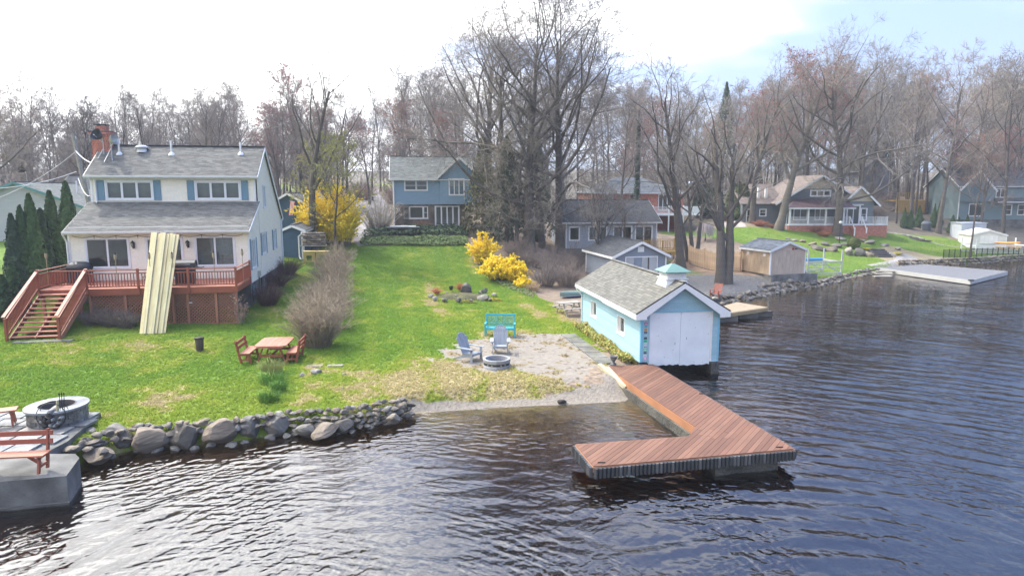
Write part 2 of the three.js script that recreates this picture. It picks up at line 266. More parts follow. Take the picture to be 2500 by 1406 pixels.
{
  const lines = (a, b, step) => { const n = Math.round(Math.abs(b - a) / step); return Array.from({ length: n + 1 }, (_, i) => a + ((b - a) * i) / n); };
  const sheet = (xs, zs, uvOf) => {
    const pos = [], uv = [], idx = [], w = xs.length;
    for (const z of zs) for (const x of xs) { pos.push(x, height(x, z), z); uv.push(...uvOf(x, z)); }
    for (let j = 0; j + 1 < zs.length; j++) for (let i = 0; i + 1 < w; i++) { const a = j * w + i; idx.push(a, a + w, a + 1, a + 1, a + w, a + w + 1); }
    return raw(pos, uv, idx);
  };
  const enc = (c) => Math.pow(clamp(c, 0, 1), 1 / 2.2);
  const W = 2048, near = texture(W, (u, v) => { const c = cover(lerp(NEAR.x0, NEAR.x1, u), lerp(NEAR.z1, NEAR.z0, v)); return [enc(c[0]), enc(c[1]), enc(c[2])]; });
  near.wrapS = near.wrapT = THREE.ClampToEdgeWrapping;
  const soil = texture(512, (u, v) => fbm(u * 64, v * 64, 3, 281, 64), false);
  const bump = scaled(soil, 35, 22);
  struct('ground', sheet(lines(NEAR.x0, NEAR.x1, 0.36), lines(NEAR.z1, NEAR.z0, 0.34), (x, z) => [(x - NEAR.x0) / (NEAR.x1 - NEAR.x0), (z - NEAR.z1) / (NEAR.z0 - NEAR.z1)]), new THREE.MeshStandardMaterial({ map: near, roughness: 1, bumpMap: bump, bumpScale: 0.03 }));
  // the land beyond the yards, and the lake bed, out to the horizon
  const far = texture(1024, (u, v) => { const a = fbm(u * 16, v * 16, 5, 291, 16), b = fbm(u * 80, v * 80, 3, 295, 80), k = 0.6 + 0.6 * b; return [enc(0.13 * k), enc(lerp(0.10, 0.115, a) * k), enc(0.075 * k)]; });
  far.repeat.set(0.025, 0.025);
  const farMat = new THREE.MeshStandardMaterial({ map: far, roughness: 1 }), uvM = (x, z) => [x, z];
  const nx = lines(NEAR.x0, NEAR.x1, 0.36), nz = lines(NEAR.z1, NEAR.z0, 0.34), wide = [...lines(-500, -130, 25), ...lines(-118, NEAR.x0, 4)], right = [...lines(NEAR.x1, 130, 4), ...lines(150, 500, 25)], back = [...lines(NEAR.z0, -180, 4), ...lines(-200, -600, 25)];
  struct('terrain', merge([sheet(wide, nz, uvM), sheet(right, nz, uvM), sheet([...wide.slice(0, -1), ...nx, ...right.slice(1)], back, uvM), sheet([-500, -120, -80, NEAR.x0, 0, NEAR.x1, 120, 500], [60, 0, NEAR.z1], uvM)]), farMat);
}

// ---------------------------------------------------------------- the lake
{
  const xs = [], zs = [];
  for (let x = -500; x < -26; x += 40) xs.push(x); for (let x = -26; x < 46; x += 0.1) xs.push(x); for (let x = 46; x < 90; x += 1) xs.push(x); for (let x = 90; x <= 500; x += 40) xs.push(x);
  for (let z = 60; z > -6; z -= 8) zs.push(z); for (let z = -6; z > -60; z -= z > -26 ? 0.075 : 0.075 + (-z - 26) * 0.006) zs.push(z); for (let z = -60; z > -124; z -= 1) zs.push(z);
  // ripples spread in wide arcs round the middle of the near water
  const CX = 1.5, CZ = -3.5, waves = [], q = rng(5);
  for (let i = 0; i < 26; i++) { const L = 0.42 * Math.pow(3.0, q()), k = (2 * Math.PI) / L; waves.push([k, k * 16 * Math.tan((q() - 0.5) * 0.75), 0.075 / k / Math.sqrt(26), q() * 6.28]); }
  const lee = (x, z) => 0.25 + 0.75 * smoothstep(shore(x, z)[0] * -1, 0.2, 5);
  const pos = [], uv = [], idx = [], w = xs.length;
  for (const z of zs) for (const x of xs) {
    let y = 0;
    if (x > -26 && x < 46 && z > -60 && z < -6) {
      const fine = Math.min(1, 26 / -z), pool = x > 0 && x < 5.6 && z < -18.5 && z > -24 ? 0.3 : 1;
      const A = lee(x, z) * fine * pool * (0.4 + 0.65 * smoothstep(x, -6, 8) + 0.5 * vnoise(x * 0.3, z * 0.3, 301)), r = Math.hypot(x - CX, z - CZ), th = Math.atan2(x - CX, CZ - z);
      for (const v of waves) y += v[2] * A * Math.sin(v[0] * r + v[1] * th + v[3]);
    }
    { const r = Math.hypot(x - CX, z - CZ), th = Math.atan2(x - CX, CZ - z); pos.push(x, y, z); uv.push(th * 16, r); }
  }
  for (let j = 0; j + 1 < zs.length; j++) for (let i = 0; i + 1 < w; i++) { const a = j * w + i; idx.push(a, a + 1, a + w, a + 1, a + w + 1, a + w); }
  // fine ripples: sums of waves that close on a 14 m tile
  const rip = [], sd = rng(9); for (let i = 0; i < 64; i++) { const L = 0.11 * Math.pow(4.2, sd()), a = Math.PI / 2 + (sd() - 0.5) * 1.5; rip.push([Math.round((14 / L) * Math.cos(a)), Math.round((14 / L) * Math.sin(a)), L, sd() * 6.28]); }
  const NR = 1024, acc = new Float32Array(NR * NR); for (const [a, b, L, ph] of rip) { const su = [], cu = []; for (let i = 0; i < NR; i++) { const e = 2 * Math.PI * a * i / NR; su.push(Math.sin(e)); cu.push(Math.cos(e)); } for (let j = 0; j < NR; j++) { const e = 2 * Math.PI * b * j / NR + ph, S = Math.sin(e) * L, C = Math.cos(e) * L; for (let i = 0; i < NR; i++) acc[j * NR + i] += S * cu[i] + C * su[i]; } }
  const ripple = texture(NR, (u, v) => 0.5 + 0.15 * (0.3 + 1.1 * smoothstep(fbm(u * 7, v * 7, 3, 601, 7), 0.3, 0.7)) * acc[Math.round(v * NR) * NR + Math.round(u * NR)], false);
  ripple.repeat.set(1 / 14, 1 / 14);
  const g = raw(pos, uv, idx);
  struct('lake_water', g, new THREE.MeshPhysicalMaterial({ color: rgb(1, 1, 1), roughness: 0.02, transmission: 1, thickness: 1, ior: 1.8, attenuationColor: rgb(0.50, 0.36, 0.13), attenuationDistance: 0.7, bumpMap: ripple, bumpScale: 0.016, side: THREE.DoubleSide }));
}
// ---------------------------------------------------------------- building kit: walls, roofs, windows (local: x along, y up, z out)
function courses(xa, xb, y0, y1, holes, expo, t = 0.018) {   // lap boards: xa, xb give the left and right limits at a height
  const out = [];
  for (let y = y0; y < y1 - 0.01; y += expo) {
    const h = Math.min(expo, y1 - y), m = y + h / 2; let spans = [[xa(m), xb(m)]];
    for (const [a, b, c, d] of holes) if (m > c && m < d) spans = spans.flatMap(([l, r]) => (b <= l || a >= r ? [[l, r]] : [[l, a], [b, r]])).filter(([l, r]) => r - l > 0.02);
    for (const [l, r] of spans) if (r - l > 0.03) out.push([l, r, y, h, t]);
  }
  return out;
}
function boardGeo([l, r, y, h, t]) {
  const o = R() * 9, w = r - l, e = 0.012;
  return raw([l, y, t, r, y, t, r, y + h + e, 0.002, l, y + h + e, 0.002, l, y, 0, r, y, 0, r, y, t, l, y, t, l, y, 0, l, y, t, l, y + h + e, 0.002, r, y, t, r, y, 0, r, y + h + e, 0.002],
    [o, 0, o + w, 0, o + w, h, o, h, o, 0, o + w, 0, o + w, t, o, t, 0, 0, t, 0, 0, h, 0, 0, t, 0, 0, h], [0, 1, 2, 0, 2, 3, 4, 5, 6, 4, 6, 7, 8, 9, 10, 11, 12, 13]);
}
const wallM = (x, y, z, turn) => new THREE.Matrix4().makeRotationY(turn).setPosition(x, y, z);
// a wall: origin, turn, limits, holes; boards joined (single = false) or each its own part
function siding(parent, name, m, xa, xb, y0, y1, holes, expo, material, single, t = 0.022) {
  const A = typeof xa === 'number' ? () => xa : xa, B = typeof xb === 'number' ? () => xb : xb, rows = courses(A, B, y0, y1, holes, expo, t);
  if (single) for (const r of rows) part(parent, name, boardGeo(r).applyMatrix4(m), Array.isArray(material) ? material[Math.floor(R() * material.length)] : material);
  else part(parent, name, rows.map(boardGeo), material, 'stuff').geometry.applyMatrix4(m);
}
// a roof plane: eave left, eave right, ridge right, ridge left; shingle courses as real steps on a deck
function roofPlane(parent, name, a, b, c, d, material, expo = 0.14, step = 0.012) {
  const A = V(...a), B = V(...b), C = V(...c), D = V(...d), n = B.clone().sub(A).cross(D.clone().sub(A)).normalize(), L = A.distanceTo(D), rows = Math.max(3, Math.round(L / expo)), g = [], o = R() * 4;
  const P = (s, t) => A.clone().lerp(D, t).lerp(B.clone().lerp(C, t), s), pos = [], uv = [], idx = [];
  for (let i = 0; i < rows; i++) {
    const t0 = i / rows, t1 = (i + 1.15) / rows, k = pos.length / 3, w0 = P(0, t0).distanceTo(P(1, t0)), w1 = P(0, Math.min(1, t1)).distanceTo(P(1, Math.min(1, t1))), off = hash(i, 3) * 3;
    for (const [s, t, h] of [[0, t0, step], [1, t0, step], [1, Math.min(1, t1), 0.001], [0, Math.min(1, t1), 0.001], [0, t0, 0], [1, t0, 0]]) { const p = P(s, t).addScaledVector(n, h); pos.push(p.x, p.y, p.z); uv.push(off + s * (t > t0 ? w1 : w0), o + t * L); }
    idx.push(k, k + 1, k + 2, k, k + 2, k + 3, k + 4, k + 5, k + 1, k + 4, k + 1, k);
  }
  const courses_ = raw(pos, uv, idx).toNonIndexed(); courses_.computeVertexNormals(); courses_.setIndex([...Array(courses_.attributes.position.count).keys()]);
  return part(parent, name, [slab(a, b, c, d, 0.09), courses_], material);
}
// a window in a wall frame m: casing, sashes, panes; panes = columns, rails = horizontal bars, all real
function windowAt(parent, m, x0, x1, y0, y1, { cols = 1, rows = 1, trim = 0.09, frame = M.whiteVinyl, name = 'window', blind, depth: dp = 0.06, bars = 0.045 } = {}) {
  const g = [bx(x0 - trim, x1 + trim, y1, y1 + trim, -0.05, 0.045), bx(x0 - trim, x1 + trim, y0 - trim, y0, -0.05, 0.06), bx(x0 - trim, x0, y0, y1, -0.05, 0.042), bx(x1, x1 + trim, y0, y1, -0.05, 0.042)];
  const w = part(parent, name, g.map((e) => e.applyMatrix4(m)), frame), cw = (x1 - x0) / cols, rh = (y1 - y0) / rows;
  for (let i = 0; i < cols; i++) {
    const a = x0 + i * cw, s = [bx(a, a + bars, y0, y1, -0.03, 0.02), bx(a + cw - bars, a + cw, y0, y1, -0.03, 0.02)];
    for (let j = 0; j <= rows; j++) { const y = clamp(y0 + j * rh - bars / 2, y0, y1 - bars); s.push(bx(a + bars, a + cw - bars, y, y + bars, -0.028, 0.016)); }
    part(w, 'sash', s.map((e) => e.applyMatrix4(m)), frame);
    part(w, 'pane', bx(a + bars * 0.6, a + cw - bars * 0.6, y0 + bars * 0.6, y1 - bars * 0.6, -0.009, -0.003).applyMatrix4(m), M.glass);
  }
  if (blind) part(w, 'blind', bx(x0, x1, y0 + (y1 - y0) * (blind.from ?? 0), y1, -0.16, -0.13).applyMatrix4(m), blind.mat ?? M.blind);
  return w;
}
const gutterProf = [[0, 0.06], [0, -0.06], [0.07, -0.06], [0.11, 0.0], [0.11, 0.06], [0.095, 0.06], [0.09, 0.005], [0.065, -0.045], [0.015, -0.045], [0.015, 0.06]];
function gutter(parent, a, b, material = M.white) {   // along a to b, open side to the right of travel (outward)
  const A = V(...a), B = V(...b), d = B.clone().sub(A), L = d.length(); d.normalize(); const up = V(0, 1, 0), s = d.clone().cross(up).normalize();
  return part(parent, 'gutter', poly(gutterProf, 0, L).applyMatrix4(new THREE.Matrix4().makeBasis(s, up, d.clone().negate()).setPosition(B)), material);
}
const pipe = (parent, name, pts, r, material, n = 8) => part(parent, name, sweep(pts, r, n), material);
// a railing between two posts (local coords): rails and each baluster
function railing(parent, a, b, { h = 0.92, gap = 0.13, low = 0.1, bal = 0.035, railW = 0.09, material = M.redwood, top = M.redwood, second = 0 } = {}) {
  const A = V(...a), B = V(...b), L = A.distanceTo(B), n = Math.max(2, Math.round(L / gap)), up = (p, k) => [p.x, p.y + k, p.z];
  part(parent, 'hand_rail', bar(up(A, h), up(B, h), railW, 0.04), top);
  if (second) part(parent, 'rail', bar(up(A, h - second), up(B, h - second), 0.04, 0.05), material);
  part(parent, 'rail', bar(up(A, low), up(B, low), 0.04, 0.06), material);
  const hh = h - second - low; let geo = null;
  for (let i = 1; i < n; i++) { const p = A.clone().lerp(B, i / n); geo ??= box(bal, hh, bal, 0, 0, 0, 0, Math.atan2(A.z - B.z, B.x - A.x)); const k = part(parent, 'baluster', geo, material); k.position.set(p.x, p.y + low + hh / 2, p.z); }
}
function post(parent, x, y0, y1, z, w = 0.1, material = M.redwood, name = 'post') { return part(parent, name, bx(x - w / 2, x + w / 2, y0, y1, z - w / 2, z + w / 2), material); }
// diagonal lattice in a frame, in wall frame m
function lattice(parent, m, x0, x1, y0, y1, material, pitch = 0.17, w = 0.042) {
  const g = [], W = x1 - x0, H = y1 - y0;
  for (const s of [1, -1]) for (let k = -H; k < W; k += pitch) {
    let a = Math.max(0, k), b = Math.min(W, k + H); if (b - a < 0.04) continue;
    const ya = s > 0 ? a - k : H - (a - k), yb = s > 0 ? b - k : H - (b - k);
    g.push(bar([x0 + a, y0 + ya, s * 0.006], [x0 + b, y0 + yb, s * 0.006], w, 0.009, [0, 0, 1]));
  }
  const p = part(parent, 'lattice', g, material, 'stuff'); p.geometry.applyMatrix4(m); return p;
}
// rocks: a few lumpy, faceted shapes to share
const rockGeo = [];
for (let k = 0; k < 9; k++) {
  const g = mergeVertices(new THREE.IcosahedronGeometry(0.5, k < 3 ? 5 : 2).deleteAttribute('uv').deleteAttribute('normal')), p = g.attributes.position, cuts = [], q = rng(900 + k);
  for (let i = 0; i < 13; i++) cuts.push([V(q() - 0.5, q() - 0.5, q() - 0.5).normalize(), 0.27 + 0.17 * q()]);
  const uv = [];
  for (let i = 0; i < p.count; i++) {
    const v = V(p.getX(i), p.getY(i), p.getZ(i)); v.multiplyScalar(1 + 0.22 * (fbm(v.x * 3 + 7, v.y * 3 + v.z * 2.3, 3, 400 + k) - 0.5));
    for (const [n, d] of cuts) { const e = v.dot(n) - d; if (e > 0) v.addScaledVector(n, -e * 0.9); }
    v.multiplyScalar(1 + 0.10 * (fbm(v.x * 9, v.y * 9 + v.z * 7, 4, 430 + k) - 0.5));
    p.setXYZ(i, v.x, v.y, v.z); uv.push(v.x + v.z * 0.6, v.y + v.z * 0.4);
  }
  g.setAttribute('uv', new THREE.Float32BufferAttribute(uv, 2)); rockGeo.push(toCreasedNormals(g, 0.42));
}
const rockMats = [stony([0.30, 0.27, 0.225]), stony([0.235, 0.225, 0.205]), stony([0.35, 0.30, 0.235]), stony([0.38, 0.36, 0.325]), stony([0.185, 0.168, 0.145]), stony([0.31, 0.258, 0.20])];
function rock(parent, name, x, y, z, sx, sy, sz, turn = R() * 6, material = rockMats[Math.floor(R() * rockMats.length)], big = false) {
  const m = part(parent, name, rockGeo[big ? Math.floor(R() * 3) : 3 + Math.floor(R() * 6)], material); m.position.set(x, y, z); m.scale.set(sx, sy, sz); m.rotation.set(rr(-0.25, 0.25), turn, rr(-0.25, 0.25)); return m;
}
// ---------------------------------------------------------------- the white house with its shed dormer
const YAW = THREE.MathUtils.degToRad(10);
{
  const W = 9.05, D = 10.4, Y0 = 2.62, EV = 5.72;                     // local origin: front right corner of the walls
  const h = thing('white_house', 'two storey cream and white sided house with grey shingle roof behind red deck', 'house', [-14.65, 0, -36.4], YAW);
  const front = wallM(0, 0, 0, 0), side = wallM(0, 0, 0, Math.PI / 2), left = wallM(-W, 0, -D, -Math.PI / 2), back = wallM(0, 0, -D, Math.PI);
  const dz = -3.0, DY0 = 7.05, DY1 = 8.62, RZ = -5.4, RY = 10.42, BE = 6.05;
  // front wall: two wide windows and a patio door between them
  const fw = [[-8.25, -6.2, 3.62, 5.15], [-5.25, -3.5, 2.98, 5.12], [-2.76, -0.8, 3.62, 5.18]];
  siding(h, 'front_siding', front, -W, 0, Y0, EV + 0.05, fw.map(([a, b, c, d]) => [a - 0.05, b + 0.05, c - 0.05, d + 0.05]), 0.115, M.cream);
  windowAt(h, front, ...fw[0], { cols: 2, frame: M.whiteVinyl }); windowAt(h, front, ...fw[1], { cols: 2, name: 'patio_door' }); windowAt(h, front, ...fw[2], { cols: 2, blind: { mat: M.blind, from: 0 } });
  // dormer front
  const dm = wallM(0, 0, dz, 0), dw = [[-8.19, -5.79, 7.24, 8.22], [-3.38, -0.98, 7.24, 8.22]];
  siding(h, 'dormer_siding', dm, -W + 0.1, -0.1, DY0, DY1, dw.map(([a, b, c, d]) => [a - 0.05, b + 0.05, c - 0.05, d + 0.05]), 0.115, M.cream);
  const shut = mat([0.16, 0.28, 0.36], 0.6, 'grime');
  for (const [a, b, c, d] of dw) {
    windowAt(h, dm, a, b, c, d, { cols: 3, bars: 0.06, blind: { mat: M.blind } });
    for (const x of [a - 0.30, b + 0.30]) { const s = part(h, 'shutter', [bx(x - 0.19, x + 0.19, c - 0.08, d + 0.08, 0.02, 0.05)].map((g) => g.translate(0, 0, dz)), shut); part(s, 'shutter_frame', [bx(x - 0.19, x - 0.14, c - 0.08, d + 0.08, 0.051, 0.066), bx(x + 0.14, x + 0.19, c - 0.08, d + 0.08, 0.051, 0.066), bx(x - 0.14, x + 0.14, c + 0.38, c + 0.44, 0.051, 0.066), bx(x - 0.14, x + 0.14, d + 0.02, d + 0.08, 0.051, 0.066), bx(x - 0.14, x + 0.14, c - 0.08, c - 0.02, 0.051, 0.066)].map((g) => g.translate(0, 0, dz)), shut); }
  }
  // gable walls; along the side wall x runs from the front (0) backwards (D), so a depth s sits at x = s
  const roofAt = (s) => (s < 3 ? EV + 0.02 + (s / 3) * 1.27 : s < 5.4 ? 8.5 + ((s - 2.62) / 2.78) * 1.84 : RY - 0.06 - ((s - 5.4) / 5.0) * 4.2);
  const span = (y) => { let a = null, b = null; for (let s = 0; s <= D; s += 0.05) if (roofAt(s) >= y) { a ??= s; b = s; } return a === null ? [1, 1] : [a, b]; };
  const sideM = wallM(0, 0, 0, 0).makeBasis(V(0, 0, -1), V(0, 1, 0), V(1, 0, 0)), sw = [[0.4, 1.6, 3.35, 4.95], [3.5, 4.7, 3.9, 5.1], [7.3, 8.1, 3.9, 5.1], [4.6, 5.4, 6.7, 8.0]];
  const whiteSide = M.cream;
  siding(h, 'gable_siding', sideM, (y) => span(y)[0], (y) => span(y)[1], Y0 - 0.05, RY - 0.1, sw.map(([a, b, c, d]) => [a - 0.05, b + 0.05, c - 0.05, d + 0.05]), 0.125, whiteSide);
  sw.forEach(([a, b, c, d], i) => { windowAt(h, sideM, a, b, c, d, { cols: i < 2 ? 3 : 2, trim: 0.07, blind: { mat: M.curtain } }); if (i < 3) for (const x of [a - 0.2, b + 0.2]) part(h, 'shutter', bx(x - 0.13, x + 0.13, c - 0.07, d + 0.07, 0.02, 0.05).applyMatrix4(sideM), shut); });
  const leftM = new THREE.Matrix4().makeBasis(V(0, 0, 1), V(0, 1, 0), V(-1, 0, 0)).setPosition(-W, 0, -D);
  siding(h, 'gable_siding', leftM, (y) => D - span(y)[1], (y) => D - span(y)[0], Y0 - 0.05, RY - 0.1, [], 0.125, M.cream);
  part(h, 'rear_wall', bx(-W, 0, Y0, BE, -D - 0.1, -D), M.cream);
  part(h, 'floor', bx(-W + 0.02, -0.02, 2.7, 2.85, -D, -0.03), M.room); part(h, 'floor', bx(-W + 0.02, -0.02, 5.6, 5.72, -D + 0.02, -0.05), M.room);
  part(h, 'partition', bx(-W + 0.05, -0.05, 2.86, 5.59, -4.1, -4.0), M.curtain); part(h, 'partition', bx(-W + 0.05, -0.05, 5.73, 8.6, -4.9, -4.8), M.curtain);
  part(h, 'foundation', [bx(-W + 0.04, -0.04, 0.4, Y0 - 0.05, -D + 0.04, -0.04)], M.concrete);
  // corner boards
  for (const [x, z, a, b] of [[0, 0, Y0, EV], [-W, 0, Y0, EV], [-0.1, dz, DY0, DY1], [-W + 0.1, dz, DY0, DY1], [0, -D, Y0, BE]]) part(h, 'corner_board', bx(x - 0.07, x + 0.035, a, b, z - 0.07, z + 0.035), M.white);
  part(h, 'side_batten', bx(0.023, 0.04, Y0, 6.8, -3.04, -2.96), whiteSide);
  // roofs
  const ox = 0.13;
  roofPlane(h, 'roof', [-W - ox, 5.56, 0.42], [ox, 5.56, 0.42], [ox, 7.08, dz + 0.01], [-W - ox, 7.08, dz + 0.01], M.roofGrey);
  roofPlane(h, 'roof', [-W - ox, 8.56, dz + 0.38], [ox, 8.56, dz + 0.38], [ox, RY, RZ], [-W - ox, RY, RZ], M.roofGrey);
  roofPlane(h, 'roof', [ox, BE - 0.2, -D - 0.35], [-W - ox, BE - 0.2, -D - 0.35], [-W - ox, RY, RZ], [ox, RY, RZ], M.roofGrey);
  part(h, 'ridge_cap', [bar([-W - ox, RY + 0.02, RZ], [ox, RY + 0.02, RZ], 0.26, 0.035)], M.roofDark);
  for (const x of [ox + 0.02, -W - ox - 0.02]) {   // rake boards
    const dn = -0.115;
    part(h, 'rake_board', [bar([x, 5.56 + dn, 0.42], [x, 7.08 + dn, dz], 0.03, 0.17), bar([x, 8.56 + dn, dz + 0.38], [x, RY + dn, RZ], 0.03, 0.17), bar([x, RY + dn, RZ], [x, BE - 0.2 + dn, -D - 0.35], 0.03, 0.2)], M.white);
  }
  part(h, 'soffit', [bx(-W - ox + 0.02, ox - 0.02, 5.40, 5.43, 0.0, 0.40), bx(-W - ox + 0.02, ox - 0.02, 8.40, 8.43, dz, dz + 0.36)], M.white);
  for (const [y, z] of [[5.50, 0.42], [8.50, dz + 0.38]]) gutter(h, [-W - ox, y, z], [ox, y, z]);
  pipe(h, 'downspout', [[-W - 0.1, 5.44, 0.46], [-W - 0.1, 5.25, 0.3], [-W - 0.1, 5.0, 0.08], [-W - 0.1, 1.5, 0.08]], 0.045, M.white);
  pipe(h, 'downspout', [[-W + 0.35, 8.44, dz + 0.42], [-W + 0.32, 8.2, dz + 0.09], [-W + 0.32, 7.12, dz + 0.09], [-W + 0.4, 7.05, dz + 0.3]], 0.045, M.white);
  pipe(h, 'downspout', [[0.1, 5.8, -D - 0.3], [0.08, 5.5, -D], [0.08, 1.6, -D]], 0.045, M.white);
  // roof furniture: vent pipes, round fan hood, chimney, two dishes
  const up = (s) => 8.56 + ((s - 2.62) / 2.78) * (RY - 8.56);
  for (const [x, hgt, s] of [[-7.95, 0.6, 4.6], [-5.07, 0.8, 4.6], [-1.15, 0.7, 4.7]]) { const p = part(h, 'vent_pipe', [tube([x, up(s) - 0.05, -s], [x, up(s) + hgt, -s], 0.055, 0.055, 10)], M.white); part(p, 'flashing', lathe([[0.2, -0.12], [0.19, -0.05], [0.08, 0.08], [0.06, 0.09]], 14).translate(x, up(s) + 0.02, -s), M.white); }
  const fan = part(h, 'roof_fan', lathe([[0.0, 0.34], [0.2, 0.33], [0.33, 0.27], [0.37, 0.2], [0.34, 0.14], [0.3, 0.13]], 20).translate(-6.8, up(4.9) - 0.02, -4.9), mat([0.42, 0.44, 0.46], 0.5, 'grime')); part(fan, 'fan_base', lathe([[0.3, -0.1], [0.25, 0.14], [0.24, 0.14]], 16).translate(-6.8, up(4.9), -4.9), M.white);
  const ch = part(h, 'chimney', [bx(-9.5, -8.5, 6.0, 11.0, -5.5, -4.8), bx(-9.58, -8.42, 11.0, 11.15, -5.57, -4.73)], M.brick); part(ch, 'chimney_cap', [bx(-9.6, -8.4, 11.15, 11.2, -5.59, -4.71)], M.concrete); part(ch, 'flue', [bx(-9.3, -8.7, 11.2, 11.5, -5.35, -4.95)], M.brick); part(ch, 'flue_cover', [bx(-9.35, -8.65, 11.55, 11.6, -5.4, -4.9), bx(-9.3, -9.26, 11.5, 11.55, -5.35, -5.3), bx(-8.74, -8.7, 11.5, 11.55, -5.0, -4.95)], M.iron);
  const dish = (x, s, hh, ry, rx, material, k) => {
    const g = lathe(Array.from({ length: 7 }, (_, i) => [0.06 * i * k, 0.012 * i * i * k]), 18); g.rotateX(rx).rotateY(ry).translate(x, up(s) + hh, -s + 0.15);
    const d = part(h, 'satellite_dish', g, material); part(d, 'dish_mast', sweep([[x, up(s), -s], [x, up(s) + hh * 0.7, -s], [x, up(s) + hh, -s + 0.12]], 0.03, 6), M.steel);
    const t = V(0, 0.55 * k, 0).applyEuler(new THREE.Euler(rx, 0, 0)).applyAxisAngle(V(0, 1, 0), ry); part(d, 'feed_arm', bar([x, up(s) + hh - 0.25, -s + 0.15], [x + t.x, up(s) + hh + t.y - 0.1, -s + 0.15 + t.z], 0.035, 0.035), M.steel);
  };
  dish(-8.75, 4.5, 0.95, -0.5, 1.1, mat([0.05, 0.055, 0.06], 0.5), 1.0); dish(-8.25, 4.3, 0.85, 1.25, 1.2, M.steel, 0.95);
  for (const [x, s] of [[-8.95, 4.1], [-8.1, 3.9], [-8.5, 3.8]]) part(h, 'dish_brace', bar([x, up(s) + 0.02, -s], [-8.3 - (x < -8.6 ? 0.4 : 0), up(4.35) + 0.45, -4.35], 0.03, 0.03), M.steel);
  // lanterns, string of bulbs, meters
  for (const x of [-5.9, -3.14]) { const l = part(h, 'wall_lantern', [box(0.1, 0.3, 0.02, x, 4.77, 0.03), sweep([[x, 4.72, 0.03], [x, 4.64, 0.1], [x, 4.72, 0.16]], 0.015, 5), lathe([[0.01, 0.34], [0.03, 0.3], [0.1, 0.24], [0.115, 0.2], [0.1, 0.2]], 8).translate(x, 4.72, 0.17), lathe([[0.06, 0.0], [0.03, -0.05], [0.012, -0.12], [0.0, -0.13]], 8).translate(x, 4.72, 0.17), ...[0, 1, 2, 3, 4, 5].map((k) => bar([x + 0.062 * Math.cos(k * 1.047), 4.72, 0.17 + 0.062 * Math.sin(k * 1.047)], [x + 0.1 * Math.cos(k * 1.047), 4.93, 0.17 + 0.1 * Math.sin(k * 1.047)], 0.014, 0.014))], M.iron); part(l, 'lantern_glass', lathe([[0.056, 0.0], [0.094, 0.2]], 12).translate(x, 4.72, 0.17), M.glass); }
  const line = []; for (let i = 0; i <= 72; i++) { const t = i / 9, f = t % 1; line.push([-8.85 + (8.6 * i) / 72, 5.33 - 0.10 * 4 * f * (1 - f), 0.14]); }
  const st = part(h, 'string_light_cord', sweep(line, 0.012, 4), M.black); for (let i = 1; i < 8; i++) { const x = -8.85 + (8.6 * i) / 8; part(st, 'bulb_socket', tube([x, 5.33, 0.14], [x, 5.25, 0.14], 0.022, 0.022, 6), M.black); part(st, 'glass_bulb', lathe([[0.015, 0.0], [0.035, -0.05], [0.03, -0.09], [0.0, -0.11]], 8).translate(x, 5.25, 0.14), M.glass); }
  part(h, 'meter_box', [bx(0.03, 0.16, 2.72, 3.05, -2.0, -1.75)], M.steel); pipe(h, 'conduit', [[0.07, 2.72, -1.88], [0.07, 1.2, -1.88]], 0.03, M.iron); pipe(h, 'downspout', [[0.1, 2.6, -2.36], [0.1, 1.2, -2.36]], 0.05, M.iron);
  part(h, 'cellar_window', [bx(-0.035, 0.0, 1.8, 2.35, -1.0, -0.45)], mat([0.10, 0.2, 0.24], 0.3));
}

